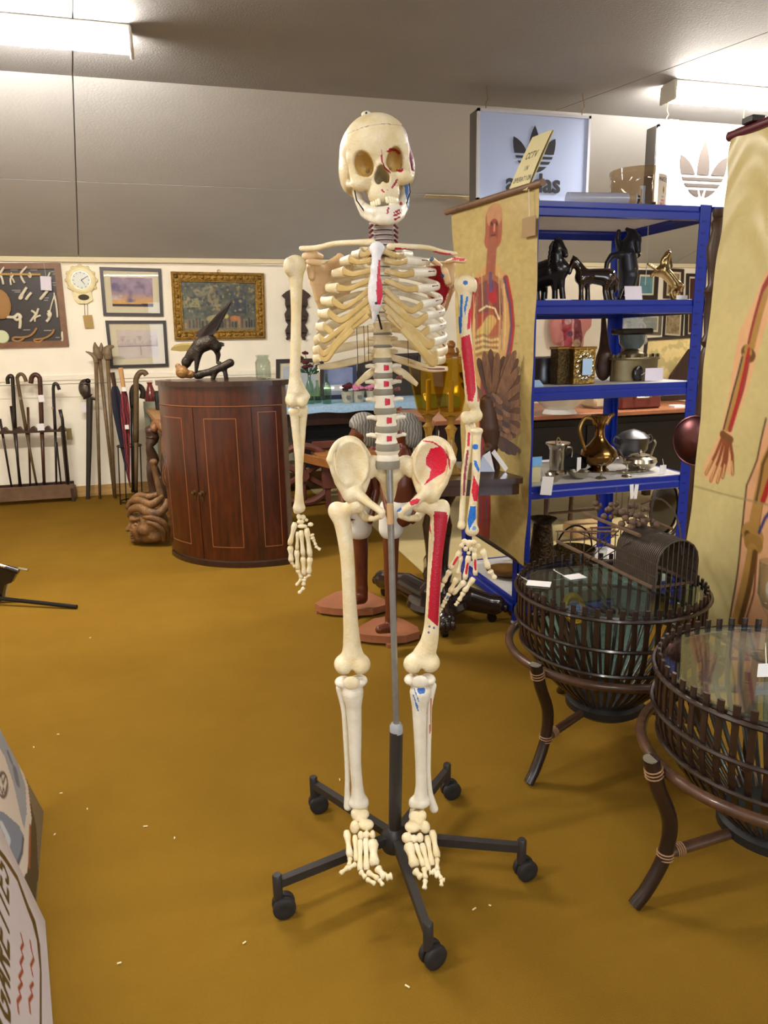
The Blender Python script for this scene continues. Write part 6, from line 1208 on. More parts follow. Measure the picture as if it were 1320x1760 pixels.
def crumple(sd, a):
    r = np.random.RandomState(sd); ph = r.rand(6) * 6
    return lambda u, v: a * (np.sin(v * 31 + ph[0] + 3 * np.sin(u * 4)) * .35 + np.sin(v * 12 + u * 5 + ph[1]) * .6 + np.sin(u * 9 + ph[2]) * .5 * np.sin(v * 7) + np.sin(v * 3 + ph[3]) * 1.2)
tl, tr, br_, bl = at_d(773, 368, 3.6), at_d(925, 322, 2.96), at_d(904, 972, 2.97), at_d(800, 905, 3.6)
C = PlaneCanvas(110, 400, PARCH).setup(tl, tr, bl + (tr - tl) * .0); C.noise(.10, 30, 2)
lw = 1.0
SKIN = (176, 120, 84); MUS = (132, 52, 44); RDV = (170, 40, 44); BLV = (64, 74, 110)
C.Pg([(822, 470), (838, 455), (856, 455), (872, 470), (886, 490), (890, 560), (888, 600), (880, 640), (872, 660), (868, 760), (858, 860), (850, 925), (836, 925), (826, 860), (818, 760), (808, 700), (800, 640), (806, 540), (812, 490)], (190, 144, 92), .75)
C.L([(847, 372), (847, 400), (846, 412)], 11, (156, 84, 60)); C.L([(848, 366), (848, 374)], 10, (178, 130, 92)); C.L([(847, 385), (847, 420)], 5.5, (134, 60, 48)); C.L([(846, 415), (845, 470)], 6, (146, 84, 60))
for x in (843, 852): C.L([(x, 383), (x + 1, 386)], 1.2, (60, 30, 26))
C.L([(848, 386), (848, 397)], .8, (200, 150, 110)); C.L([(844, 405), (850, 404)], .9, (80, 36, 34)); C.L([(836, 395), (837, 404)], 1.5, (150, 92, 70)); C.L([(859, 388), (859, 398)], 1.5, (150, 92, 70))
C.Pg([(822, 478), (846, 468), (862, 478), (868, 520), (866, 560), (862, 600), (850, 612), (832, 612), (822, 590), (818, 540)], (150, 92, 62))
C.Pg([(824, 490), (840, 480), (842, 540), (836, 548), (822, 540)], (118, 66, 56)); C.Pg([(848, 480), (860, 488), (866, 540), (854, 548), (848, 530)], (110, 60, 54)); C.L([(846, 495), (849, 512)], 6, (160, 40, 44)); C.L([(845, 470), (845, 500)], 2, BLV); C.L([(849, 486), (850, 498)], 1.5, BLV)
C.Pg([(824, 540), (842, 536), (838, 560), (824, 572)], (152, 62, 46)); C.L([(846, 552), (838, 566), (830, 574)], 7, (186, 160, 92)); C.L([(826, 534), (838, 526), (852, 530), (860, 548)], 1.0, (226, 208, 160))
for k in range(7): C.L([(822, 580 + 5 * k), (834, 576 + 5 * k), (848, 582 + 4 * k), (860, 578 + 5 * k)], 2, (200, 176, 118) if k % 2 else (146, 112, 70))
for dx, c in ((0, MUS), (2, RDV), (-2, BLV)): C.L([(872 + dx, 478), (882 + dx, 520), (886 + dx, 560), (884 + dx, 600), (878 + dx, 640)], 3.4 if dx == 0 else .9, c)
for dx, c in ((0, MUS), (2, RDV), (-2, BLV)): C.L([(820 + dx, 482), (812 + dx, 530), (808 + dx, 580), (806 + dx, 640)], 3.4 if dx == 0 else .9, c)
for x0, x1 in ((836, 838), (852, 850)): C.L([(x0, 640), (x0, 760), (x1, 860), (x1, 920)], 6, (134, 58, 46)); C.L([(x0 + 1, 640), (x0 + 1, 760), (x1, 900)], .9, RDV); C.L([(x0 - 2, 640), (x0 - 1, 760), (x1 - 2, 900)], .9, BLV)
for k in range(12): C.L([(815 + 5 * k, 470 + (k % 3) * 9), (818 + 5 * k, 600)], .5, rng.choice([RDV, BLV, (220, 200, 140)]), .6)
for (x, y) in ((893, 590), (792, 640), (895, 560), (800, 580)): C.L([(x, y), (x + 5, y)], .5, (120, 100, 70), .7)
C.noise(.16, 4, 51)
t = thing('anatomy_chart', 'left anatomical wall chart of a standing man with open torso, wooden top rod', 'chart', (bl + br_) / 2)
mb = MB(); C.mesh(mb, [tl, tr, br_, bl], crumple(4, .006)); mb.build('chart_sheet', mat('oilcloth_print', attr=True, rough=0.5, spec=.3), t, smooth=180)
dv = (tr - tl) / np.linalg.norm(tr - tl); MB().tube([tl - dv * .03 + [0, 0, .012], tr + dv * .03 + [0, 0, .012]], .014, 12).build('top_rod', mat('rod_wood', (112, 82, 58), rough=.5, var=.2, scale=14), t); MB().tube([bl - dv * .02, br_ + dv * .02], .012, 12).build('bottom_rod', BLACKF, t)
nrm = np.cross(dv, ZZ); nrm = nrm if nrm @ (EYE - tl) > 0 else -nrm
q = [at_plane(x, y, tl + nrm * .012, nrm) for x, y in ((898, 376), (921, 370), (920, 404), (897, 410))]; MB().plate(q, .002, nrm).build('hanging_tape', mat('brown_tape', (150, 122, 82), rough=.6), t, smooth=0)
q = [at_plane(x, y, tl + nrm * .012, nrm) for x, y in ((909, 326), (910, 372))]; MB().tube(q, .0015, 5).build('string', STRING, t)
# card about CCTV propped at the top of the chart
tl2, tr2, br2, bl2 = at_d(915, 236, 3.16), at_d(950, 222, 2.98), at_d(906, 326, 3.0), at_d(872, 334, 3.18)
C = Canvas(90, 150, (214, 204, 160)); C.text('CCTV', 20, 62, 15, (52, 46, 44), wd=.1, sx=.6); C.text('IN', 36, 94, 11, (52, 46, 44), wd=.1); C.text('OPERATION', 8, 122, 11, (52, 46, 44), wd=.1, sx=.55)
mb = MB(); C.mesh(mb, [tl2, tr2, br2, bl2], lambda u, v: .004 * np.sin(v * 3)); t = thing('notice_card', 'cream hand lettered CCTV notice card propped above the left chart', 'notice', (bl2 + br2) / 2); mb.build('printed_face', PRINT, t, smooth=180)
nn = np.cross(tr2 - tl2, bl2 - tl2); nn /= np.linalg.norm(nn); nn = nn if nn @ (tl2 - EYE) > 0 else -nn; MB().plate([p + nn * .006 for p in (tl2, tr2, br2, bl2)], .003, nn).build('card', mat('cream_card', (206, 196, 150), rough=.8), t, smooth=0)

# ================================================================ hanging signs
SIGNY = 4.2
def trefoil(o, U, V, sc, n, m, par):
    """three leaves over stripes; o centre top, U right, V down"""
    def pl(P, mirror=False): MB().plate([o + (U * (-x if mirror else x) + V * y) * sc + n * .003 for x, y in P], .003, n).build('emblem', m, par, smooth=0)
    Cn = [(0, 0), (20, 38), (38, 80), (52, 130), (62, 190), (64, 240), (62, 276), (-62, 276), (-64, 240), (-62, 190), (-52, 130), (-38, 80), (-20, 38)]; Lf = [(-246, 118), (-200, 138), (-155, 170), (-118, 212), (-80, 276), (-232, 276), (-244, 220), (-250, 165)]
    pl(Cn); pl(Lf); pl(Lf, True); pl([(-220, 300), (220, 300), (210, 324), (-210, 324)]); pl([(-194, 350), (194, 350), (172, 376), (-172, 376)])
    Bt = [(-148, 402), (-44, 402), (-30, 462), (-72, 452), (-112, 432)]; pl(Bt); pl(Bt, True); pl([(-26, 402), (26, 402), (0, 462)])
GREYP = mat('charcoal_vinyl', (50, 50, 56), rough=.4); GREYP2 = mat('grey_vinyl', (62, 57, 55), rough=.9, spec=.05)
def sign(c, label, face, vin, word, hooks):
    tl, tr, br, bl = c; U = tr - tl; U[2] *= 0; U[1] = 0; Wd = np.linalg.norm(U); U /= Wd; n = np.array([0, -1.0, 0]); t = thing('hanging_sign', label, 'sign', (bl + br) / 2, 'hanging sports shop signs')
    H = tl[2] - bl[2]; mid = np.array([(tl[0] + tr[0]) / 2, SIGNY, (tl[2] + bl[2]) / 2])
    MB().box(mid + [0, .06, 0], (Wd, .1, H), bev=.004).build('box', mat('sign_side', (92, 88, 84), rough=.5), t); MB().box(mid + [0, .006, 0], (Wd - .01, .012, H - .01), bev=.002).build('face_panel', face, t)
    for z in (mid[2] + H / 2 - .008, mid[2] - H / 2 + .008): MB().box((mid[0], SIGNY - .002, z), (Wd, .016, .016)).build('edge_trim', mat('sign_trim', (212, 214, 224), rough=.3), t)
    for s_ in (-1, 1): MB().box((mid[0] + s_ * (Wd / 2 - .008), SIGNY - .002, mid[2]), (.016, .016, H)).build('edge_trim', MATS['sign_trim'], t)
    return t, mid, Wd, H
FACE1 = mat('acrylic_blue_reflection', (196, 212, 250), rough=.07, spec=.8, coat=.6); FACE2 = mat('acrylic_face_white', (240, 236, 236), rough=.25)  # first face: blue daylight reflection put into the base colour
c1 = [at_y(820, 186, SIGNY), at_y(1015, 200, SIGNY), at_y(1003, 345, SIGNY), at_y(821, 345, SIGNY)]
t, mid, Wd, Hh = sign(c1, 'hanging sign tinted as if reflecting blue daylight, with dark trefoil and lettering', FACE1, GREYP, True, 0)
trefoil(mid + [0.0, -.0, .175], np.array([1.0, 0, 0]), np.array([0, 0, -1.0]), .275 / 500, np.array([0, -1.0, 0]), GREYP, t)
def lettering(txt, o, size, m, par, off=.004, R=None, bold=.012):
    cu = bpy.data.curves.new('lettering', 'FONT'); cu.body = txt; cu.size = size; cu.align_x = 'CENTER'; cu.offset = bold * size; cu.extrude = .002; cu.resolution_u = 3
    ob = bpy.data.objects.new('lettering', cu); COL.objects.link(ob); dg = bpy.context.evaluated_depsgraph_get(); me = bpy.data.meshes.new_from_object(ob.evaluated_get(dg)); bpy.data.objects.remove(ob)
    V = np.array([v.co[:] for v in me.vertices]); Fc = [tuple(p.vertices) for p in me.polygons]; bpy.data.meshes.remove(me)
    R = np.array([[1, 0, 0], [0, 0, -1], [0, 1, 0.0]]) if R is None else R
    return MB().add(V @ R.T + np.asarray(o), Fc).build('lettering', m, par, smooth=0)
lettering('adidas', mid + [0, -.004, -.185], .145, GREYP, t, bold=.022)
for px in (835, 1000): 
    p = at_y(px, 190 if px < 900 else 203, SIGNY + .05); MB().tube([p + [0, 0, -.01], p + [0, 0, .04], p + [.012, 0, .06], p + [0, 0, CEIL - p[2]]], .003, 6).build('hook', mat('brass_hook', (150, 126, 90), rough=.4, metal=.7), t)
c2_ = [at_y(1130, 214, SIGNY), at_y(1130, 214, SIGNY) + [.95, 0, 0], at_y(1126, 350, SIGNY) + [.95, 0, 0], at_y(1126, 352, SIGNY)]
t, mid, Wd, Hh = sign(c2_, 'white hanging sign with large grey trefoil behind the right chart', FACE2, GREYP2, False, 0)
pe = at_y(1212, 243, SIGNY); trefoil(np.array([pe[0], SIGNY, pe[2]]), np.array([1.0, 0, 0]), np.array([0, 0, -1.0]), (pe[2] - at_y(1207, 339, SIGNY)[2]) / 462, np.array([0, -1.0, 0]), GREYP2, t)
for px, py in ((1145, 212), (1276, 222)):
    p = at_y(px, py, SIGNY + .05); MB().tube([p, p + [0, 0, .03], p + [.012, 0, .05], p + [0, 0, .07], p + [0, 0, CEIL - p[2]]], .003, 6).build('hook', MATS['brass_hook'], t); MB().box(p + [.015, -.03, -.005], (.07, .06, .025), bev=.004).build('hanging_clip', mat('cream_clip', (226, 220, 196), rough=.5), t)
# ================================================================ blue boltless shelving unit
BLUE_ST = mat('blue_steel', (20, 44, 146), rough=0.32, spec=.5, coat=.2, var=.08, scale=12); CHIP = mat('grey_chipboard', (196, 192, 188), rough=.6, var=.08, scale=40)
SX0, SX1, SY0, SY1 = 1.475, 2.39, 2.95, 3.6; LV = [1.895, 1.492, 1.118, 0.668, 0.125]
sh = thing('shelving_unit', 'blue steel shelving unit with five levels', 'shelves', ((SX0 + SX1) / 2, (SY0 + SY1) / 2, 0))
for x, sx in ((SX0, 1), (SX1, -1)):
    for y, sy in ((SY0, 1), (SY1, -1)):
        p = MB(); p.box((x, y + sy * .006, .95), (.004, .056, 1.9)); p.box((x + sx * .028, y - sy * .02, .95), (.06, .004, 1.9)); po = p.build('post', BLUE_ST, sh, smooth=0)
        k = MB()
        for z in np.arange(.08, 1.88, .05):
            if sy > 0: k.box((x + sx * .034, y - sy * .0228, z), (.02, .0016, .008))
        if sy > 0: k.build('keyhole_slots', mat('slot_shadow', (14, 30, 104), rough=.6), po, kind='stuff')
        MB().box((x + sx * .015, y - sy * .0, .006), (.05, .05, .012), bev=.002).build('foot', mat('white_foot', (205, 205, 210), rough=.5), po)
def beam(a, b, z, nm='beam'):
    a = np.array([*a, z]); b = np.array([*b, z]); d = b - a; d /= np.linalg.norm(d); n = np.cross(d, ZZ)
    m = MB(); m.strip([a + [0, 0, .0], a + [0, 0, -.022]], [b, b + [0, 0, -.022]], .018, n); m.strip([a + [0, 0, -.022] + n * .004, a + [0, 0, -.03] + n * .01, a + [0, 0, -.058] + n * .01, a + [0, 0, -.062]], [b + [0, 0, -.022] + n * .004, b + [0, 0, -.03] + n * .01, b + [0, 0, -.058] + n * .01, b + [0, 0, -.062]], .006, n); return m.build(nm, BLUE_ST, sh, smooth=0)
for z in LV:
    beam((SX0, SY0 - .006), (SX1 if z < 1.8 else SX1 + .0, SY0 - .006), z); beam((SX1, SY1 + .006), (SX0, SY1 + .006), z); beam((SX0 - .006, SY1), (SX0 - .006, SY0), z); beam((SX1 + .006, SY0), (SX1 + .006, SY1), z)
    MB().box(((SX0 + SX1) / 2, (SY0 + SY1) / 2, z - .008), (SX1 - SX0 - .012, SY1 - SY0 - .012, .016)).build('shelf_board', CHIP, sh, smooth=0)
beam((SX1 + .02, SY0 - .006), (SX1 + .5, SY0 - .006), LV[0]); beam((SX1 + .02, SY0 - .006), (SX1 + .5, SY0 - .006), LV[1])
def on_shelf(px, py, Y, lv): p = at_y(px, py, Y); p[2] = LV[lv] + .0015; return p
# --- top: rolled plastic tube and clear tub
p, q = at_y(975, 336, 3.04), at_y(1092, 327, 3.0); p[2] = q[2] = LV[0] + .03
t = thing('plastic_roll', 'clear rolled plastic sheet in tube on top of the shelves', 'roll', (p + q) / 2 - [0, 0, .03]); MB().tube([p, q], .028, 16, caps=False).build('roll', mat('clear_plastic_roll', (176, 178, 196), rough=.2, alpha=.75), t); MB().tube([q - (q - p) * .12, q - (q - p) * .02], .0285, 16).build('tape_band', mat('masking_tape', (150, 126, 96), rough=.6), t); MB().tube([q, q + (q - p) * .05], [.022, .02], 12).build('dark_end', BLACKG, t)
TUBM = glass_mat('clear_tub', (226, 214, 198), gloss=.8); p = on_shelf(1094, 345, 3.3, 0); t = thing('clear_tub', 'round clear plastic tub with small red and black lettering on the shelf top', 'tub', p)
rt = 46 * mpp(p); MB(o=p).lathe([(0, .002), (rt * .96, 0), (rt, .01), (rt * .98, .19), (rt * 1.02, .195), (rt * 1.02, .215), (0, .217)], n=32).build('tub', TUBM, t)
for k in range(1): 
    a0 = radians(-62); R_ = np.array([[cos(a0 + pi / 2), 0, cos(a0)], [sin(a0 + pi / 2), 0, sin(a0)], [0, 1, 0.0]]); cc_ = p + np.array([cos(a0), sin(a0), 0]) * (rt + .004)
    cv = Canvas(80, 120, (214, 202, 186)); cv.text('MAKERS', 6, 24, 13, (60, 46, 44), wd=.1, sx=.6); cv.ell(40, 54, 10, 17, (214, 190, 120)); cv.ell(40, 54, 5, 11, (110, 90, 80)); cv.text('MINT', 26, 82, 6, (110, 80, 80), wd=.1); cv.text('TOFFEE', 22, 96, 7, (186, 40, 44), wd=.12, sx=.5); cv.text('SWEETS', 18, 108, 8, (186, 40, 44), wd=.12, sx=.5)
    mb = MB(); W_ = .09; pts = [cc_ + R_ @ np.array([x * W_ / 2, y, 0]) for x, y in ((-1, .18), (1, .18), (1, .03), (-1, .03))]; cv.mesh(mb, pts, lambda u, v: .006 * (1 - (2 * u - 1) ** 2) - .007); mb.build('label', PRINT_G, t, smooth=180)
# --- second level: horses
def animal(name, label, pts, Y, base, lv, m, vox=.0035, bm=None, bpx=None):
    """pts: list of (chain of (px, py, d), radii px); feet stand on level lv"""
    D = float(on_shelf(base[0], base[1], Y, lv) @ HD); p = on_shelf(base[0], base[1], Y, lv); t = thing(name, label, 'figurine', p); mm = mpp(p)
    s = SDF(vox); zb = at_d(base[0], base[1], D)[2] - p[2]
    for ch, r in pts: s.chain([at_d(x, y, D + d) - [0, 0, zb] for x, y, d in ch], [v * mm for v in r], 4 * mm)
    sdf_part(s, 'body', m, t); return t, (lambda x, y, d=0.0: at_d(x, y, D + d) - [0, 0, zb]), mm
BHORSE = mat('black_horse_glaze', (24, 21, 24), rough=.25, coat=.3); BROWNGL = mat('brown_black_glaze', (34, 20, 16), rough=.08, coat=1.0); BRASSH = mat('brass_horse', (176, 150, 100), rough=.25, metal=1.0)
t, f, mm = animal('horse_figurine', 'large black standing horse figurine at the left of the second shelf',
    [([(926, 462, .03), (945, 455, .01), (962, 450, -.02)], [22, 22, 17]), ([(958, 448, -.02), (957, 425, -.03), (960, 408, -.03)], [14, 11, 8]), ([(960, 406, -.03), (970, 418, -.05), (973, 426, -.06)], [8, 5.5, 4]), ([(957, 402, -.03), (954, 397, -.03)], [2.5, 1]), ([(963, 401, -.03), (964, 396, -.03)], [2.5, 1]),
     ([(964, 462, -.03), (966, 482, -.03), (968, 503, -.03)], [8, 5, 5]), ([(953, 465, -.02), (954, 486, -.01), (954, 503, -.01)], [8, 5, 5]), ([(925, 470, .05), (922, 488, .05), (923, 503, .05)], [11, 6, 6]), ([(932, 472, .06), (936, 488, .07), (935, 503, .07)], [11, 6, 6])], 3.14, (948, 507), 1, BHORSE)
for k in range(6): MB().tube(spline([f(952 - k * .6, 402 + 8 * k, -.03), f(946 - k, 412 + 8 * k, -.035), f(947 - k, 424 + 8 * k, -.03)], 3), np.array([.006, .007, .002]), 6).build('mane_lock', BHORSE, t)
MB().box(f(948, 506.5), (.2, .16, .012), bev=.003).build('base', BHORSE, t); MB().box(f(952, 506) - HD * .085, (.13, .008, .016)).build('label_strip', TAGM, t)
t, f, mm = animal('horse_figurine', 'glossy brown-black foal figurine with white highlights facing left',
    [([(1001, 472, 0), (1020, 470, 0), (1042, 472, 0)], [13, 12.5, 15]), ([(1002, 466, 0), (994, 452, 0), (988, 445, 0)], [10, 7.5, 6]), ([(988, 445, 0), (981, 455, 0), (979, 464, 0)], [7, 4.5, 3.6]), ([(988, 440, 0), (985, 434, 0)], [2.4, 1]), ([(1000, 478, -.015), (999, 495, -.015), (999, 511, -.015)], [6, 4, 4.6]), ([(1008, 478, .015), (1010, 495, .015), (1010, 511, .015)], [6, 4, 4.6]),
     ([(1044, 478, -.015), (1040, 495, -.015), (1043, 511, -.015)], [8, 4.5, 5]), ([(1049, 478, .015), (1050, 495, .015), (1053, 511, .015)], [8, 4.5, 5]), ([(1052, 462, 0), (1060, 480, 0), (1058, 496, 0)], [4, 4.5, 2])], 3.06, (1022, 513), 1, BROWNGL)
for k in range(5): MB().ell(f(986 + 4 * k, 440 + 6 * k) + HD * .0, (.009, .007, .012), n=8, m=6).build('mane_tuft', BROWNGL, t)
t, f, mm = animal('horse_figurine', 'tall dark bronze rearing horse seen from behind in front of the post',
    [([(1078, 476, 0), (1080, 450, -.01), (1078, 425, -.02), (1082, 405, -.02)], [15, 17, 15, 11]), ([(1082, 408, -.02), (1088, 392, -.03)], [11, 8]), ([(1088, 390, -.03), (1096, 402, -.05), (1098, 418, -.06)], [8, 6, 4]), ([(1068, 424, -.03), (1052, 426, -.05), (1044, 438, -.05), (1041, 456, -.05)], [7, 5, 4, 3.4]), ([(1066, 412, 0), (1062, 396, .0), (1064, 384, -.01)], [6, 4.5, 3.6]), ([(1088, 462, -.03), (1086, 478, -.02), (1085, 494, -.02)], [9, 6, 5]), ([(1074, 470, .02), (1070, 486, .02), (1066, 502, .02)], [9, 6, 5]), ([(1090, 385, -.03), (1078, 380, -.02)], [4, 3])], 3.26, (1074, 508), 1, mat('dark_bronze_horse', (54, 54, 62), rough=.28, metal=.6))
for k in range(8): MB().tube(spline([f(1090, 386 + 4 * k, -.03), f(1100, 392 + 4.5 * k, -.03), f(1103 - k, 402 + 4 * k, -.02)], 3), np.array([.006, .007, .002]), 6).build('mane_lock', mat('dark_mane', (40, 34, 32), rough=.4), t)
MB(o=f(1074, 507)).lathe([(0, 0), (.09, 0), (.085, .02), (.05, .03), (0, .03)], n=18).build('base', BHORSE, t)
t, f, mm = animal('horse_figurine', 'brass rearing horse figurine at the right end of the second shelf',
    [([(1140, 452, 0), (1150, 462, 0), (1162, 477, 0)], [9.5, 9, 8]), ([(1140, 450, 0), (1146, 436, 0), (1149, 424, 0)], [8, 6, 5]), ([(1149, 424, 0), (1141, 432, -.01), (1138, 438, -.01)], [5, 3.5, 2.6]), ([(1134, 456, 0), (1126, 448, 0), (1115, 441, 0)], [4.5, 3, 2.4]), ([(1132, 458, .01), (1122, 458, .01), (1120, 464, .01)], [4.5, 3, 2.2]), ([(1158, 478, 0), (1154, 490, 0), (1158, 502, 0)], [6, 4, 3.4]), ([(1164, 478, .01), (1166, 490, .01), (1163, 502, .01)], [6, 4, 3.4]), ([(1168, 474, 0), (1174, 480, 0), (1173, 488, 0)], [3, 3.6, 1.6])], 3.1, (1158, 505), 1, BRASSH)
for k in range(6): MB().ell(f(1151 + .8 * k, 419 + 5 * k), (.006, .005, .011), n=7, m=5).build('mane_tuft', mat('dark_brass'), t)
MB().box(f(1158, 505), (.14, .1, .012), bev=.003).build('base', DARKWOOD, t)
tag(on_shelf(1088, 513, 3.0, 1) + [0, 0, .032], .09, .062, 'white card tag before the rearing horses on the second shelf', R=np.eye(3) @ rotx(-.2), m=mat('lilac_card'), string=[on_shelf(1066, 513, 3.03, 1) + [0, 0, .01], on_shelf(1071, 513, 3.0, 1) + [0, 0, .05]])
tag(on_shelf(1172, 515, 3.0, 1) + [0, 0, .012], .06, .02, 'small white label at the post on the second shelf', R=np.eye(3))
P = [at_y(1113, 408, 3.3), at_y(1112, 450, 3.3), at_y(1109, 490, 3.3)]; P[0][2] = LV[0] - .03; wire(P, .002, STRING, 'white string hanging between the two rearing horses', 'string', 'hanging_string')
# --- third level
PEW = mat('dark_pewter', (96, 96, 98), rough=.35, metal=.85, var=.2, scale=14); HAMB = mat('hammered_brass', (150, 122, 66), rough=.3, metal=.9, bump=1.0, bscale=60, var=.25, scale=24)
p = on_shelf(931, 663, 3.2, 2); t = thing('pewter_pot', 'grey pewter pot with curved handle at the left of the third shelf', 'pot', p)
MB(o=p).lathe([(0, 0), (.05, 0), (.055, .02), (.048, .06), (.05, .1), (.056, .12), (0, .125)], n=20).build('body', PEW, t); MB().tube(spline([p + np.array([.05, 0, .03]), p + np.array([.085, 0, .05]), p + np.array([.085, 0, .1]), p + np.array([.05, 0, .11])], 4), .009, 8).build('handle', PEW, t)
solo(MB().box(on_shelf(930, 650, 3.45, 2) + [0, 0, .06], (.14, .02, .12), bev=.005), 'metal_plate', PEW, 'grey metal plate behind the pewter pot on the third shelf', 'plate')
p = on_shelf(922, 672, 2.99, 2); solo(MB().box(p + [0, .02, .012], (.07, .05, .006), rotx(.5)), 'price_tag', mat('blue_card', (176, 206, 236), rough=.7), 'small pale blue card at the left edge of the third shelf', 'tag')
def tin(x0, x1, h, Y, lab, m, d=.07, lip=True):
    a, b = on_shelf(x0, 660, Y, 2), on_shelf(x1, 660, Y, 2); c = (a + b) / 2; t = thing('brass_tin', lab, 'tin', c, 'square brass tins on the third shelf'); w = b[0] - a[0]
    MB().box(c + [0, d / 2, h / 2], (w, d, h), bev=.003).build('tin', m, t)
    if lip: MB().box(c + [0, d / 2, h - .006], (w + .008, d + .008, .012), bev=.002).build('rim', mat('aged_brass'), t)
    return t, c, w, d
tin(957, 983, .172, 3.06, 'darker hammered square brass tin, left of the pair', mat('dark_hammered', (104, 82, 44), rough=.45, metal=.7, bump=1.0, bscale=80, c2=(54, 42, 24), scale=60))
t, c, w, d = tin(985, 1022, .17, 3.02, 'embossed bright brass tin with a blue tag, right of the pair', HAMB)
mb = MB(); cz = c + [0, -.002, .08]
for k in range(14): a = k * 2 * pi / 14; mb.ell(cz + [.04 * cos(a), 0, .055 * sin(a)], (.009, .006, .009), n=7, m=5)
mb.build('embossed_wreath', SILVER, t, kind='stuff')
tag(cz + [0.004, -.014, .0], .05, .075, 'pale blue tag hanging on the embossed brass tin', R=np.eye(3), m=mat('blue_card'), string=[cz + [.004, -.008, .085], cz + [.004, -.014, .04]])
p = on_shelf(1036, 664, 3.2, 2); t = thing('leather_bellows', 'dark brown pear shaped bellows leaning by the rear post', 'bellows', p)
s = SDF(.005); s.el(p + [0, 0, .075], (.045, .03, .075)); s.chain([p + [.0, .0, .12], p + [.03, .06, .24], p + [.05, .1, .3]], [.03, .016, .012], .03); sdf_part(s, 'body', mat('dark_brown_leather', (62, 38, 28), rough=.45, var=.2, scale=16), t); MB().ring(p + [0, -.005, .075], .05, .005, 20, 6, (0, 1, 0)).build('seam', DARKWOOD, t)
a, b = on_shelf(1063, 660, 3.08, 2), on_shelf(1142, 660, 3.08, 2); c = (a + b) / 2; w = b[0] - a[0]; t = thing('metal_stove_box', 'grey-brown oval metal box with scalloped rim on the third shelf', 'box', c); IRON = mat('grey_brass', (124, 112, 84), rough=.4, metal=.8, var=.2, scale=12)
MB(o=c + [0, .07, 0]).lathe([(0, 0), (w / 2, 0), (w / 2, .11), (w / 2 - .004, .11), (w / 2 - .004, .01), (0, .01)], n=32, asp=(1, .45)).build('body', IRON, t)
for k in range(16): a_ = k * 2 * pi / 16; MB().box(c + [w / 2 * cos(a_), .07 + w / 2 * .45 * sin(a_), .118], (.018, .004, .02), rotz(a_ + pi / 2), bev=.0015).build('rim_tab', IRON, t)
MB(o=c + [0, .07, 0]).lathe([(w / 2 + .006, .1), (w / 2 + .012, .106), (w / 2 + .006, .112)], n=32, asp=(1, .45)).build('rim', IRON, t)
s = SDF(.004); s.el(c + [-.02, .003, .035], (.03, .01, .04)); sdf_part(s, 'stoke_hole', BLACKG, t)
tag(c + [.045, -.03, .032], .1, .06, 'white card tag leaning on the grey metal box', R=np.eye(3), m=mat('lilac_card'), string=[c + [-.02, -.02, .03], c + [.0, -.03, .045]])
p = c + [.0, .1, .135]; t = thing('kitchen_scale', 'small scale with dark tray and rounded grey glass bowl above the metal box', 'scale', c + [0, .1, .11])
MB(o=c + [0, .1, .0]).lathe([(0, .112), (.06, .112), (.062, .13), (.03, .15), (0, .15)], n=20).build('base', IRON, t); MB(o=c + [0, .1, .15]).lathe([(0, 0), (.04, .004), (.06, .03), (.064, .07), (.058, .07), (.052, .034), (0, .012)], n=24).build('bowl', mat('grey_glass_bowl', (120, 136, 136), rough=.15, trans=.3), t); MB().box(c + [0, .1, .235], (.18, .1, .03), bev=.008).build('tray', BLACKF, t)
# --- fourth level: silver and brass
def vessel(name, label, px, py, Y, prof, m, n=22, lv=3, sc=1.0, cat=None): 
    p = on_shelf(px, py, Y, lv); t = thing(name, label, cat or name.split('_')[-1], p); MB(o=p, sc=sc).lathe(prof, n=n).build('body', m, t); return t, p
t, p = vessel('silver_mug', 'silver tankard with lid and scroll handle on the fourth shelf', 957, 812, 3.2, [(0, 0), (.05, 0), (.048, .01), (.036, .02), (.04, .06), (.042, .12), (.048, .14), (.062, .15), (.06, .156), (0, .16)], SILVER)
MB().tube(spline([p + np.array([.04, 0, .13]), p + np.array([.08, 0, .12]), p + np.array([.075, 0, .06]), p + np.array([.04, 0, .04])], 4), .006, 8).build('handle', SILVER, t); MB().tube(spline([p + np.array([-.012, -.0, .16]), p + np.array([0, 0, .18]), p + np.array([.014, 0, .163])], 4), .004, 6).build('lid_loop', SILVER, t)
t, p = vessel('brass_jug', 'tall brass ewer with slender neck and large loop handle', 1028, 805, 3.18, [(0, 0), (.045, 0), (.05, .006), (.035, .02), (.075, .05), (.088, .075), (.08, .1), (.045, .13), (.024, .16), (.02, .2), (.026, .23), (.05, .262), (.046, .262), (.022, .23), (0, .22)], mat('brass_copper', (130, 96, 52), rough=.2, metal=1.0, var=.15, scale=10), sc=1.08)
MB().tube(spline([p + np.array(v) for v in ((-.075, 0, .1), (-.1, 0, .16), (-.115, 0, .22), (-.09, 0, .27), (-.05, 0, .27), (-.03, 0, .24))], 5), .009, 8).build('handle', BRASS, t); MB().tube(spline([p + np.array(v) for v in ((.03, 0, .24), (.05, 0, .27), (.075, 0, .285))], 4), np.array([.016, .008]), 8).build('spout', BRASS, t)
t, p = vessel('silver_teapot', 'low round silver teapot with bright belly at the right of the fourth shelf', 1099, 806, 3.12, [(0, .0), (.04, 0), (.05, .008), (.07, .022), (.084, .045), (.078, .064), (.05, .074), (.05, .08), (.02, .088), (0, .09)], SILVER)
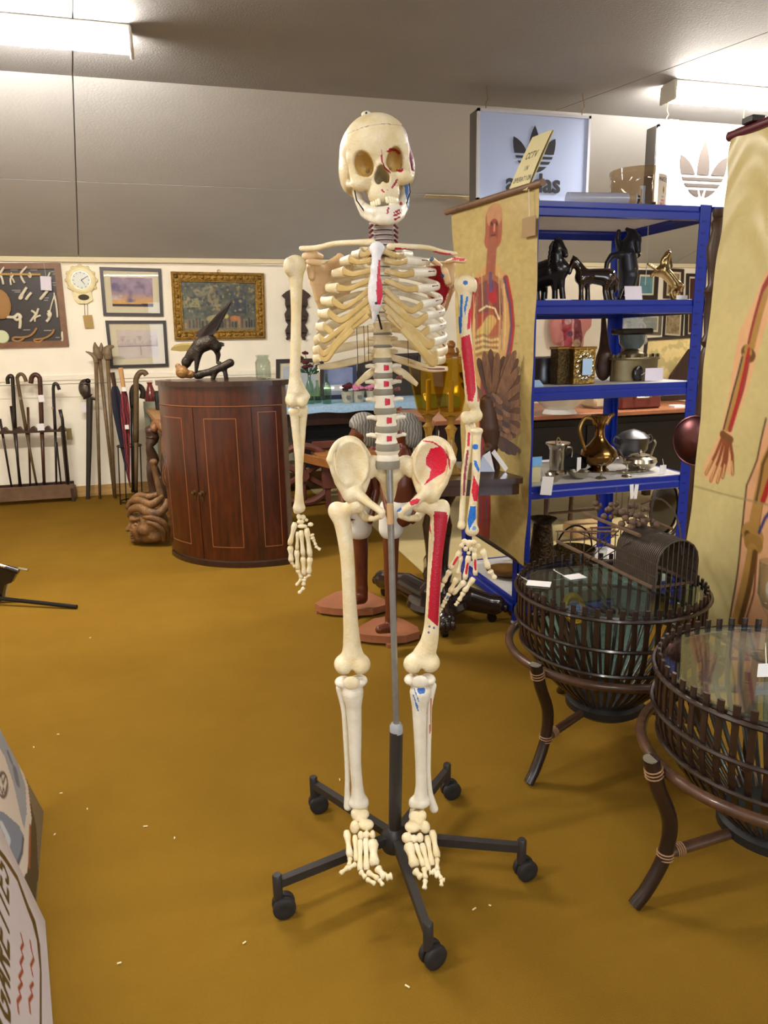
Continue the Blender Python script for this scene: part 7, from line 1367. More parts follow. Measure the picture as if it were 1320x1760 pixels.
MB().tube(spline([p + np.array(v) for v in ((-.07, 0, .04), (-.1, 0, .05), (-.12, 0, .08))], 4), np.array([.014, .006]), 8).build('spout', SILVER, t); MB().tube(spline([p + np.array(v) for v in ((.06, 0, .06), (.08, .01, .1), (.1, .02, .13), (.09, .02, .15))], 4), .005, 7).build('handle', SILVER, t); MB().ell(p + [0, 0, .094], .01, n=8).build('finial', SILVER, t)
t, p = vessel('silver_tureen', 'dull silver lidded tureen behind the round teapot', 1085, 800, 3.42, [(0, 0), (.06, 0), (.05, .02), (.08, .06), (.085, .12), (.09, .125), (.06, .15), (.02, .165), (0, .17)], PEW)
for s_ in (-1, 1): MB().tube(spline([p + np.array(v) for v in ((s_ * .085, 0, .08), (s_ * .12, 0, .1), (s_ * .11, 0, .13), (s_ * .085, 0, .12))], 4), .006, 7).build('handle', PEW, t)
vessel('copper_bowl', 'rounded copper bowl at the far left of the fourth shelf', 906, 806, 3.08, [(0, 0), (.03, 0), (.055, .03), (.05, .06), (.03, .08), (0, .085)], mat('pinkish_copper', (170, 130, 122), rough=.25, metal=1.0), cat='bowl')
vessel('silver_bowl', 'small footed silver bowl nearest the shelf edge on the left', 951, 824, 3.02, [(0, 0), (.02, 0), (.03, .012), (.04, .034), (.037, .034), (.026, .014), (0, .008)], SILVER, cat='bowl'); vessel('silver_bowl', 'wider silver bowl right of the small footed one', 994, 822, 3.04, [(0, 0), (.02, 0), (.04, .012), (.055, .036), (.051, .036), (.036, .016), (0, .008)], SILVER, cat='bowl')
p = on_shelf(985, 806, 3.22, 3); s = SDF(.006); s.chain([p + [-.07, 0, .03], p + [0, 0, .05], p + [.07, .02, .025]], [.03, .045, .02], .02); o = sdf_part(s, 'plumed_hat', mat('black_felt', (22, 21, 20), rough=.9, bump=1.0, bscale=120)); o['label'] = 'dark fuzzy heap between tankard and brass ewer'; o['category'] = 'hat'
for px, lab in ((1033, 'upended silver goblet with twisted stem left of the teapot'), (1077, 'upended silver goblet with twisted stem just before the teapot')):
    t, p = vessel('silver_goblet', lab, px, 818, 3.0, [(0, 0), (.026, 0), (.022, .006), (.005, .012), (.004, .03), (.007, .036), (.004, .042), (.004, .062), (.014, .068), (.022, .072), (0, .074)], SILVER, n=16, cat='goblet')
p = on_shelf(1054, 812, 3.1, 3)
for k in range(5): t_ = solo(MB().tube([p + [-.06 + .03 * k, .02 * (k % 2), .006], p + [.02 + .03 * k, -.03, .008]], np.array([.004, .003]), 6).ell(p + [.03 + .03 * k, -.036, .008], (.014, .01, .004), n=8, m=5), 'silver_spoon', SILVER, ('leftmost loose silver spoon behind the goblet stems', 'second loose silver spoon from the left behind the goblet stems', 'middle loose silver spoon of the five behind the goblets', 'fourth loose silver spoon, below the teapot spout', 'rightmost loose silver spoon, under the teapot')[k], 'spoon', 'loose silver spoons')
p = on_shelf(922, 800, 3.02, 3); tag(p + [.0, 0, .1], .055, .045, 'blue and white card standing at the left of the fourth shelf', R=np.eye(3), m=mat('sky_blue_card', (120, 180, 230), rough=.7)); solo(MB().box(p + [.0, .01, .04], (.05, .012, .08)), 'card_stand', mat('cream_card'), 'cream card stand beneath the blue card', 'stand', smooth=0)
tag(on_shelf(1139, 812, 3.0, 3) + [0, 0, .022], .036, .04, 'white tag with curled string at the right end of the fourth shelf', R=np.eye(3), string=[on_shelf(1137, 812, 3.02, 3) + [0, 0, .07], on_shelf(1140, 812, 3.0, 3) + [0, 0, .04]])
p = at_y(940, 835, SY0 - .05); tag(p, .058, .085, 'white tag dangling before the fourth beam on the left', tilt=.12, R=np.eye(3), string=[at_y(925, 796, 2.98), at_y(932, 806, SY0 - .04), p + [-.01, 0, .04]])
p = at_y(1018, 770, 3.06); tag(on_shelf(995, 800, 3.08, 3) + [0, 0, .06], .022, .07, 'narrow white tag hanging on the brass ewer handle', R=np.eye(3))
for px in (1086, 1093): p = at_y(px, 845, SY0 - .05); tag(p, .02, .07, 'narrow white tag strip hung over the cage, %s' % ('left strip' if px < 1090 else 'right strip'), R=np.eye(3), tilt=.1 if px > 1090 else -.1)
# --- bottom level / floor behind
t, p = vessel('tall_vase', 'tall dark embossed brass vase under the fourth shelf', 930, 985, 3.1, [(0, 0), (.085, 0), (.09, .03), (.07, .1), (.05, .26), (.045, .32), (.07, .345), (.066, .345), (.04, .32), (0, .3)], mat('dark_embossed', (72, 58, 36), rough=.35, metal=.8, bump=1.2, bscale=50, c2=(36, 28, 18), scale=30), lv=4)
t, p = vessel('brass_bucket', 'dark brass pot with hoop handle beside the tall vase', 985, 985, 3.2, [(0, 0), (.07, 0), (.1, .06), (.11, .14), (.104, .14), (.09, .06), (0, .02)], mat('dark_hammered'), lv=4, cat='pot'); MB().tube(spline([p + np.array([.105 * cos(a), 0, .13 + .13 * sin(a)]) for a in np.linspace(0, pi, 9)], 2), .005, 6).build('handle', DARKW, t)
vessel('glass_decanter', 'small clear decanter on the bottom shelf near the cage', 1035, 985, 3.1, [(0, 0), (.05, 0), (.055, .04), (.03, .09), (.016, .12), (.02, .15), (0, .15)], CLEAR, lv=4, cat='decanter')
# ---------------------------------------------------------------- things behind the shelves
q = at_y(1040, 709, 4.4); zt_ = q[2]; t = thing('wooden_table', 'red-brown wooden table behind the shelves', 'table', (2.8, 4.8, 0)); MB().box((2.75, 4.85, zt_ - .015), (2.3, .9, .03), bev=.004).build('tabletop', mat('red_brown_top', (146, 92, 62), rough=.4, var=.2, scale=6), t)
solo(MB().box((2.75, 4.9, (zt_ + .3) / 2 - .02), (1.9, .7, zt_ - .36), bev=.01).box((2.3, 4.545, (zt_ + .3) / 2 - .02), (.8, .02, zt_ - .46)).box((3.2, 4.545, (zt_ + .3) / 2 - .02), (.8, .02, zt_ - .46)), 'dark_cupboard', mat('black_cupboard', (24, 20, 20), rough=.45), 'black low cupboard under the red-brown table behind the shelves', 'cupboard')
for x in (1.68, 3.82):
    for y in (4.5, 5.22): MB().box((x, y, (zt_ - .03) / 2), (.06, .06, zt_ - .03), bev=.006).build('leg', MAHOGD, t)
p = at_y(962, 704, 4.5); p[2] = zt_; t = thing('white_bowl', 'large white china bowl on a foot behind the shelves', 'bowl', p); MB(o=p).lathe([(0, 0), (.12, 0), (.1, .03), (.12, .05), (.19, .11), (.21, .13), (.2, .13), (.1, .05), (0, .04)], n=30).build('bowl', mat('white_china', (222, 218, 212), rough=.2, coat=.4), t)
p = at_y(1040, 690, 4.75); solo(MB().box(p * [1, 1, 0] + [0, 0, zt_ + .05], (.3, .2, .1), bev=.02), 'folded_cloth', mat('cream_linen', (196, 178, 146), rough=.9), 'cream folded linen on the wooden table beside the white bowl', 'cloth')
p = at_y(1102, 703, 4.5); p[2] = zt_; t = thing('suitcase', 'small red-brown suitcase with chrome handle on the wooden table', 'suitcase', p); LEA = mat('oxblood_leather', (96, 42, 34), rough=.4, var=.2, scale=20); MB().box(p + [0, .12, .08], (.34, .24, .16), bev=.015).build('case', LEA, t); MB().tube(spline([p + np.array(v) for v in ((-.06, -.005, .1), (-.05, -.03, .085), (.05, -.03, .085), (.06, -.005, .1))], 4), .008, 8).build('handle', SILVER, t)
for x in (-.11, .11): MB().box(p + [x, -.004, .13], (.03, .008, .02), bev=.002).build('latch', SILVER, t)
solo(MB().box(at_y(1163, 698, 4.5) * [1, 1, 0] + [0, 0, zt_ + .008], (.09, .07, .016)), 'card_sheet', TAGM, 'white card lying right of the suitcase', 'card', smooth=0)
# lamp with tapered wooden base and floral shade
p = at_y(1072, 700, 4.9); p[2] = zt_; t = thing('table_lamp', 'brown tapered lamp with pale floral shade behind the third shelf', 'lamp', p); hL = at_y(1080, 592, 4.9)[2] - zt_; MB(o=p).lathe([(0, 0), (.03, 0), (.05, hL * .3), (.085, hL), (0, hL)], n=16).build('base', mat('red_lamp_wood', (98, 52, 32), rough=.35, var=.2, scale=10), t); MB(o=p + [.03, 0, hL]).lathe([(.11, 0), (.12, .02), (.1, .14), (.06, .2), (0, .2)], n=20).build('lamp_shade', mat('floral_shade', (206, 206, 202), rough=.8, c2=(120, 130, 130), scale=14), t)
# framed pictures on the far wall seen between the shelves
def wallpic(lab, c, col, fwm, fw=.03, Y=YB, n=2, pat=None, gr='framed pictures seen through the shelves'):
    cv = Canvas(40, 50, col); cv.noise(.3, 9, n)
    if pat: nz = cv.noise(.1, 6, n + 5); cv.mix(np.clip((nz + .05) * 4, 0, 1) * .7, pat)
    return framed('framed_picture', lab, 'picture', wallq(c, Y), fw, fwm, cv, .02, group=gr, glass=False)
wallpic('dark framed teal picture behind the dark rearing horse', [(1092, 464), (1131, 465), (1128, 515), (1088, 515)], (96, 140, 150), BLACKF, .045)
wallpic('narrow framed brown print behind the brass horse', [(1141, 461), (1174, 463), (1172, 514), (1139, 513)], (170, 146, 112), DARKWOOD, .03, pat=(110, 92, 66))
wallpic('grey framed small print below the teal picture', [(1098, 536), (1136, 538), (1134, 576), (1096, 574)], (150, 154, 146), mat('pewter_frame', (120, 112, 100), rough=.4, metal=.5), .03)
wallpic('dark framed tan print at mid height by the post', [(1141, 528), (1174, 530), (1171, 581), (1138, 579)], (176, 156, 120), BLACKF, .02, pat=(120, 96, 66))
wallpic('dark framed strip picture partly behind the blue post', [(1179, 470), (1200, 471), (1196, 580), (1176, 579)], (80, 40, 34), BLACKF, .03)
cv = Canvas(60, 60, (214, 190, 128)); nz = cv.noise(.12, 7, 21); cv.mix(np.clip((nz) * 5, 0, 1) * .6, (150, 136, 84)); framed('framed_picture', 'large framed cream floral panel leaning behind the third shelf', 'picture', [at_y(1108, 582, 5.22), at_y(1192, 577, 5.22), at_y(1182, 698, 5.1) * [1, 1, 0] + [0, 0, zt_ + .001], at_y(1096, 698, 5.1) * [1, 1, 0] + [0, 0, zt_ + .001]], .02, BLACKF, cv, 0, glass=False, pm=PRINT)
solo(MB().plate([at_y(*p, 5.0) * [1, 1, 0] + [0, 0, max(at_y(*p, 5.0)[2], zt_ + .001) if p[1] < 690 else zt_ + .001] for p in ((1152, 645), (1184, 600), (1180, 698), (1136, 698))], .02, (0, 1, 0)), 'wedge_board', MAHOGD, 'dark red slanting board leaning before the floral panel', 'board', smooth=0)
# pink anatomical torso relief on the wall
TW = mat('torso_pink', (206, 132, 126), rough=.45, attr='mask'); s = SDF(.008); mm = .0056
def w_(x, y, d): return at_y(x, y, YB - d - .06)
s.el(w_(982, 556, .05), (34 * mm, .1, 36 * mm)); s.chain([w_(958, 545, .05), w_(954, 560, .05), w_(956, 585, .05)], [13 * mm, 11 * mm, 8 * mm], .04); s.chain([w_(1006, 548, .05), w_(1008, 558, .05)], [12 * mm, 9 * mm], .04); s.el(w_(982, 590, .05), (24 * mm, .09, 22 * mm), None, .05)
for (x, y, r) in ((972, 560, 9), (990, 562, 10), (980, 578, 10), (994, 584, 8), (972, 592, 8)): s.el(w_(x, y, .13), (r * mm, .04, r * mm * 1.2), None, .01)
t = thing('torso_model', 'pink anatomical torso model with open chest on the far wall', 'model', w_(982, 610, .0)); sdf_part(s, 'torso', TW, t, paint=painter([([(964, 546), (984, 542), (984, 600), (970, 602)], (170, 70, 84)), ([(986, 545), (998, 550), (1002, 580), (996, 606), (986, 604)], (120, 50, 60)), ((976, 552, 6), (196, 150, 150)), ((991, 590, 7), (170, 140, 110)), ((980, 574, 5), (96, 40, 70))]))
# dark chair legs and an oval mirror on the floor behind
t = thing('dark_chair', 'dark wooden chair behind the shelves, legs showing under the fourth beam', 'chair', at_z(985, 930, 0)); c0 = t.location; c0 = np.array(c0[:])
MB().box(c0 + [.0, .2, .43], (.42, .42, .04), bev=.01).build('seat', MAHOGD, t)
for x in (-.19, .19):
    for y in (.02, .38): MB().tube(spline([c0 + [x, y, .42], c0 + [x * 1.05, y * 1.0, .2], c0 + [x * 1.2, y + (y - .2) * .3, 0.01]], 4), np.array([.024, .016, .02]), 8).build('leg', MAHOGD, t)
MB().tube([c0 + [-.2, .02, .2], c0 + [.2, .02, .2]], .01, 6).build('stretcher', MAHOGD, t)
e = at_z(1146, 925, 0); t = thing('oval_mirror', 'black oval mirror on the floor behind the shelf post', 'mirror', e); MB().ell(e + [0, .05, .2], (.12, .03, .2), n=20, m=10).build('back_board', BLACKG, t); MB().ring(e + [0, .02, .2], .15, .014, 28, 8, (0, 1, 0), asp=(.85, 1.32)).build('rim', BLACKF, t)
solo(MB().box(at_z(1040, 935, 0) + [0, .2, .05], (.3, .2, .1), bev=.01), 'cardboard_box', mat('cardboard', (170, 140, 98), rough=.8), 'low cardboard box on the pale floor behind the bottom shelf', 'box')
t, p = vessel('brass_dish', 'brass dish on the bottom shelf by the front left post', 871, 992, 3.3, [(0, 0), (.06, 0), (.11, .03), (.105, .03), (.055, .008), (0, .008)], BRASS, lv=4, cat='dish')
# ================================================================ right: bedpost, pan, chart, basket tables, cage
p = at_d(1193, 905, 2.72) * [1, 1, 0]; top_z = at_d(1216, 360, 2.72)[2]; pr = [(.022, 0), (.03, .02), (.024, .06), (.03, .1), (.03, top_z - .75), (.026, top_z - .6), (.03, top_z - .5), (.02, top_z - .475), (.032, top_z - .455), (.02, top_z - .43), (.027, top_z - .36), (.026, top_z - .3), (.034, top_z - .28), (.02, top_z - .255), (.026, top_z - .2), (.036, top_z - .13), (.022, top_z - .07), (.028, top_z - .045), (.018, top_z - .03), (.024, top_z - .02), (.024, top_z), (0, top_z)]
t = thing('bed_post', 'dark turned wooden bed post standing before the blue shelf post', 'post', p); MB(o=p).lathe(pr, n=18).build('turned_post', DARKWOOD, t)
wire([p + [0, -.01, 1.56], p + [.2, .25, 1.5], np.array([SX1 + .0, SY0 - .02, 1.42])], .0015, STRING, 'thin string looped from the bed post to the blue post', 'string', 'string')
pc = at_d(1197, 758, 2.62); t = thing('copper_pan', 'dark copper warming pan seen edge-on beside the right chart', 'pan', pc - [0, 0, .08]); ax_ = -HD * .62 - R0 * .78; MB().lathe([(0, -.02), (.07, -.018), (.086, -.006), (.09, .0), (.086, .004), (.07, .016), (.03, .026), (0, .028)], c=pc, axis=ax_, n=32).build('pan', mat('dark_copper', (96, 62, 64), rough=.33, metal=1.0, var=.15, scale=8), t); MB().ring(pc, .09, .005, 36, 8, ax_).build('rolled_rim', mat('dark_copper'), t); MB().tube([pc + [0, 0, -.09], np.array([pc[0] + .02, pc[1] + .02, .01])], .012, 10).build('handle', DARKWOOD, t)
# right chart, on a maroon rod, running towards the camera
P0 = at_d(1259, 240, 2.58); rod2 = at_z(1322, 216, P0[2]); dv = rod2 - P0; dv[2] = 0; dv /= np.linalg.norm(dv); Wd = .62; b0 = at_d(1177, 960, 2.50)
dn = b0 - P0; fall = dn / np.linalg.norm(dn); Hh = 1.62
tl, tr = P0, P0 + dv * Wd; bl = P0 + fall * Hh; br_ = bl + dv * Wd
C = PlaneCanvas(150, 390, (206, 190, 132)).setup(tl, tr, bl); C.noise(.09, 36, 12)
FL = (226, 176, 130); BO = (176, 134, 70); BOD = (104, 72, 36)
C.Pg([(1345, 440), (1345, 500), (1318, 570), (1300, 620), (1283, 680), (1262, 740), (1258, 764), (1240, 745), (1252, 690), (1262, 630), (1276, 570), (1300, 520), (1320, 470)], FL)
C.Pg([(1240, 742), (1258, 760), (1258, 800), (1264, 818), (1252, 818), (1248, 800), (1240, 826), (1224, 832), (1210, 818), (1210, 800), (1228, 768)], FL)
C.L([(1345, 450), (1320, 495), (1294, 590)], 3.6, (150, 50, 44)); C.L([(1345, 470), (1322, 505), (1294, 600)], 3, BO); C.L([(1285, 604), (1292, 612)], 5, BOD); C.L([(1288, 600), (1289, 606)], 3.5, BO)
C.L([(1282, 614), (1268, 670), (1252, 735)], 3.2, BO); C.L([(1288, 614), (1276, 670), (1257, 738)], 2.4, (150, 62, 50)); C.L([(1278, 614), (1262, 670), (1246, 738)], 1.0, (70, 60, 60)); C.L([(1290, 600), (1275, 660), (1260, 730)], 1.4, (176, 36, 40))
for a, b in (((1246, 748), (1214, 814)), ((1249, 752), (1222, 826)), ((1252, 756), (1234, 828)), ((1254, 758), (1243, 820)), ((1256, 752), (1260, 814))): C.L([a, ((a[0] + b[0]) / 2 + 2, (a[1] + b[1]) / 2), b], 1.7, (140, 74, 44)); C.L([((a[0] + b[0] * 2) / 3, (a[1] + b[1] * 2) / 3), b], .8, (216, 170, 110))
C.L([(1244, 746), (1258, 756)], 3, (120, 78, 44))
C.Pg([(1345, 690), (1318, 730), (1300, 790), (1284, 834), (1280, 880), (1274, 940), (1262, 1010), (1250, 1092), (1345, 1092)], (224, 170, 126))
C.L([(1318, 720), (1302, 790), (1284, 834), (1279, 900), (1272, 950), (1258, 1030), (1248, 1092)], .9, (90, 60, 40)); C.L([(1316, 830), (1306, 900), (1300, 960), (1292, 1020), (1276, 1080)], .8, (110, 60, 40))
C.L([(1345, 740), (1316, 800), (1304, 860), (1297, 905)], 5, BO); C.L([(1345, 730), (1312, 798), (1300, 862)], 1.3, BOD); C.L([(1290, 915), (1300, 925)], 8, BO); C.L([(1286, 918), (1290, 930)], 3, BOD); C.L([(1292, 932), (1300, 936)], 7, (160, 120, 60)); C.L([(1294, 945), (1280, 1000), (1262, 1075)], 5, BO); C.L([(1298, 950), (1286, 1005), (1270, 1070)], 2.6, BOD)
C.L([(1345, 780), (1322, 830), (1312, 860)], 2.6, (176, 36, 40)); C.L([(1345, 850), (1316, 890), (1306, 915)], 1.4, (60, 60, 110))
C.L([(1186, 834), (1240, 848), (1330, 870)], .7, (150, 136, 90), .8)
C.noise(.08, 4, 52)
t = thing('anatomy_chart', 'right anatomical wall chart of arm and leg bones on a maroon rod', 'chart', (bl + br_) / 2)
cw = crumple(9, .007); mb = MB(); C.mesh(mb, [tl, tr, br_, bl], lambda u, v: cw(u, v) + .004 * np.sin(v * 60 + 4 * np.sin(u * 9)) * np.clip(1 - v * 3.2, 0, 1)); mb.build('chart_sheet', mat('glossy_oilcloth', attr=True, rough=.3, spec=.5), t, smooth=180)
MB().tube([tl - dv * .015 + [0, 0, .012], tr + dv * .02 + [0, 0, .012]], .016, 14).build('top_rod', mat('maroon_rod', (92, 32, 44), rough=.35, coat=.3), t); MB().tube([bl - dv * .01, br_ + dv * .01], .014, 12).build('bottom_rod', mat('maroon_rod'), t)
MB().box(tl + dv * .09 + [0, 0, .034], (.05, .05, .02), bev=.003).build('clip', BLACKG, t)

# ---------------------------------------------------------------- bamboo drum tables
BAMB = mat('dark_bamboo', (46, 29, 22), rough=.32, c2=(30, 19, 16), scale=16, stretch=(1, 1, .3), coat=.25); CANE = mat('brown_cane', (84, 56, 38), rough=.35, c2=(58, 38, 28), scale=18, coat=.25); WRAP = mat('cane_wrap', (140, 104, 70), rough=.6, var=.25, scale=80)
TOPG = glass_mat('table_glass', (222, 232, 226), gloss=1.25); BLKB = mat('black_base', (28, 27, 28), rough=.5)
NS = 52
def drum_table(cx, cy, rim, label, rot, ns=NS):
    c = np.array([cx, cy, 0]); t = thing('drum_table', label, 'table', c, 'bamboo drum tables with glass tops'); R1 = .285
    def rz(r, z): return np.array([r, 0, z])
    prof = [(R1, rim + .022), (R1, rim - .1), (R1 - .012, rim - .17), (R1 - .07, rim - .27), (.13, rim - .36), (.1, rim - .39)]
    first = None
    for k in range(ns):
        a = 2 * pi * k / ns + rot
        if first is None:
            o = MB(o=c).tube(spline([rz(*p) for p in prof], 3), np.array([.0085, .0085, .008, .007, .006, .005]), 6, asp=(.55, 1), up=(1, 0, 0)).build('slat', BAMB, t); first = o
        else: o = first.copy(); COL.objects.link(o)
        o.rotation_euler = (0, 0, a)
    for z, r in ((rim - .008, R1 - .012), (rim - .008, R1 + .012), (rim - .1, R1 + .01), (rim - .185, R1 - .008)): MB().ring(c + [0, 0, z], r, .006, 56, 6).build('binding_hoop', BAMB, t)
    MB(o=c).lathe([(0, rim - .006), (R1 - .012, rim - .006), (R1 - .01, rim - .001), (R1 - .012, rim + .004), (0, rim + .004)], n=56).build('glass_top', TOPG, t)
    MB().ring(c + [0, 0, rim - .2], R1 + .03, .0135, 56, 10).build('support_hoop', CANE, t)
    zb_ = rim - .4; MB(o=c).lathe([(.0, zb_ - .03), (.1, zb_ - .03), (.125, zb_ - .012), (.125, zb_ + .01), (.105, zb_ + .03), (0, zb_ + .03)], n=32).build('base_drum', BLKB, t)
    for k in range(3):
        a = rot + k * 2 * pi / 3; d = np.array([cos(a), sin(a), 0]); q = [c + d * (R1 + .068) + [0, 0, rim - .165], c + d * (R1 + .045) + [0, 0, rim - .24], c + d * (R1 + .005) + [0, 0, rim - .34], c + d * (R1 + .012) + [0, 0, rim - .43], c + d * (R1 + .05) + [0, 0, .05], c + d * (R1 + .085) + [0, 0, .006]]
        lg = MB().tube(spline(q, 5), np.array([.019, .0185, .018, .017, .0165, .016]), 12).build('leg', BAMB if k % 2 == 0 else CANE, t, smooth=60)
        MB().tube([q[0] - [0, 0, .002], q[0] + [0, 0, .002]], .0175, 12).build('cut_end', mat('cut_end_grey', (120, 112, 96), rough=.6), lg)
        st_ = c + d * .1 + [0, 0, zb_ - .005]; e_ = c + d * (R1 + .0) + [0, 0, rim - .425]; MB().tube([st_, e_], .0135, 10).build('stretcher', CANE, t)
        for j in range(4): MB().ring(e_ * (.9 - .03 * j) + st_ * (.1 + .03 * j), .0145, .0022, 14, 5, e_ - st_).build('cane_wrap', WRAP, lg)
        for j in range(3): MB().ring(c + d * (R1 + .010) + [0, 0, rim - .42 - .008 * j], .0185, .0022, 14, 5).build('cane_wrap', WRAP, lg); MB().ring(c + d * (R1 + .06 - .002 * j) + [0, 0, rim - .19 - .009 * j], .02, .0022, 14, 5, q[0] - q[1]).build('cane_wrap', WRAP, lg)
    return t
T1 = np.array([1.285, 1.905, 0]); T2 = np.array([1.325, 1.235, 0]); RIM = .56
drum_table(T1[0], T1[1], RIM, 'dark bamboo drum table carrying the bird cage, farther one', radians(202))
drum_table(T2[0], T2[1], RIM, 'dark bamboo drum table carrying the glass goblet, nearer one', radians(178))
GT = RIM + .0045
# teal woven box behind the farther table
solo(MB().box((1.56, 2.42, .2), (.34, .24, .4), bev=.01), 'woven_box', mat('teal_weave', (112, 146, 140), rough=.7, c2=(78, 108, 104), scale=70), 'teal woven box behind the farther drum table', 'box')
# cards lying on the glass
def flat_card(px, py, w, h, ang, lab, str_=None):
    p = at_z(px, py, GT + .002); t = thing('price_tag', lab, 'tag', p); MB().box(p, (w, h, .0016), rotz(ang)).build('card', TAGM, t, smooth=0); q = p + rotz(ang) @ np.array([-w / 2, h / 3, .002]); MB().tube(spline([q, q + [-.02, .03, .012], q + [.0, .06, .004]], 4), .0012, 5).build('string', STRING, t)
flat_card(926, 1003, .075, .05, -.6, 'white card tag lying at the left of the farther glass top'); flat_card(988, 991, .062, .046, .05, 'white card tag lying before the bird cage')
p = at_z(987, 1046, .44); t = thing('gilt_mirror', 'small gilt framed oval mirror inside the farther drum table', 'mirror', p - [0, 0, .07]); nn = -HD * .9 + ZZ * .43; MB().ring(p, .036, .013, 28, 7, nn, asp=(.8, 1.15)).build('gilt_rim', mat('gilt_bright', (214, 176, 60), rough=.3, metal=.7, bump=.6, bscale=120), t); MB().lathe([(0, 0), (.034, 0), (.034, .003), (0, .003)], c=p, axis=nn, n=24, asp=(.8, 1.15)).build('mirror_glass', mat('mirror_glass', (176, 190, 226), rough=.08, metal=.9), t); MB().tube([p + HD * .01, p + HD * .05 + [0, 0, -.22]], .005, 6).build('easel_leg', BRASS, t); 
# ---- wire bird cage
CG = mat('rusty_cage_wire', (74, 62, 52), rough=.5, metal=.3, var=.2, scale=40); CGW = mat('cage_wood', (96, 74, 56), rough=.6, var=.25, scale=20)
A = at_z(958, 934, GT + .0); Bq = at_z(1122, 1014, GT + .0); ua = Bq - A; Lc = np.linalg.norm(ua); ua /= Lc; va = np.array([-ua[1], ua[0], 0]); va = va if va @ HD > 0 else -va
t = thing('bird_cage', 'dark wire bird cage with barrel roof on the farther glass table', 'cage', (A + Bq) / 2 + va * .07)
def cg(x, y, z): return A + ua * (x * Lc) + va * y + ZZ * z
Wc = .15
for y in (0, Wc): MB().tube([cg(0, y, .008), cg(1, y, .008)], .007, 6).build('base_rail', CGW, t)
for x in (0, .5, 1): MB().tube([cg(x, 0, .008), cg(x, Wc, .008)], .005, 6).build('base_rail', CGW, t)
# barrel body at the right end
for k in range(26):
    f = k / 25; x0 = .66 + .36 * f; P = [cg(x0, 0, .0)] + [cg(x0, Wc / 2 - Wc / 2 * cos(a), .085 + .07 * sin(a)) for a in np.linspace(0, pi, 9)] + [cg(x0, Wc, .0)]; MB().tube(P, .0034, 5).build('barrel_wire', CG, t)
for z in (.004, .045, .085): 
    for y in (0, Wc): MB().tube([cg(.66, y, z), cg(1.02, y, z)], .0028, 5).build('barrel_band', CG, t)
for k in range(9): y = Wc * k / 8; zt2 = .085 + .07 * sqrt(max(0, 1 - (2 * k / 8 - 1) ** 2)); MB().tube([cg(1.02, y, 0), cg(1.02, y, zt2)], .0022, 5).build('end_wire', CG, t)
# open hall of posts with a tilted lid
for x in (.0, .16, .32, .48, .64):
    for y in (0, Wc): MB().tube([cg(x, y, 0), cg(x, y, .05 + .13 * x)], .0022, 5).build('post_wire', CG, t)
for y, dz in ((0, 0), (Wc, 0)): MB().tube([cg(-.02, y, .045), cg(.66, y, .14)], .0035, 5).build('top_rail', CGW, t)
MB().tube([cg(.36, -.02, .165), cg(.86, .0, .155)], .0065, 6).build('roof_rail', CGW, t); MB().tube([cg(.36, .1, .185), cg(.86, .12, .165)], .005, 6).build('roof_rail', CGW, t)
for a, b in (((.3, .0, .0), (.62, 0, .14)), ((.45, 0, .0), (.8, 0, .13)), ((.0, 0, .05), (.3, Wc, .06)), ((.2, 0, .08), (.55, Wc, .0)), ((.42, -.02, .0), (.7, -.01, .155))): MB().tube([cg(*a), cg(*b)], .002, 5).build('brace_wire', CG, t)
for k in range(46): MB().ell(cg(.36 + .45 * rng.random(), .11 * rng.random(), .165 + .06 * rng.random() * (1 - abs(k / 15 - 1) * .4)), .008 + .005 * rng.random(), n=8, m=6).build('wooden_bead', CGW, t)
for k in range(6): MB().tube([cg(.5 + .06 * k, .05, .17), cg(.5 + .06 * k, .05, .27 - .01 * k)], .0016, 5).build('spike_wire', CG, t)
MB().tube(spline([cg(.62, .1, .22), cg(.75, .12, .25), cg(.9, .12, .2), cg(1.0, .1, .1)], 4), .003, 6).build('carry_hoop', CG, t)
# ---- goblet on the nearer table
p = at_z(1316, 1128, GT); t = thing('tall_glass', 'tall clear stemmed glass cut by the right picture edge', 'glass', p); MB(o=p).lathe([(0, 0), (.034, 0), (.034, .003), (.006, .012), (.0045, .05), (.005, .1), (.02, .125), (.033, .16), (.036, .24), (.034, .24), (.031, .16), (.018, .128), (0, .115)], n=28).build('glass', CLEAR, t)
p = at_z(1316, 1152, GT + .022); tag(p, .036, .032, 'white tag hanging on the tall stemmed glass', string=[at_z(1314, 1118, GT) + [0, 0, .02], p + [0, 0, .014]])

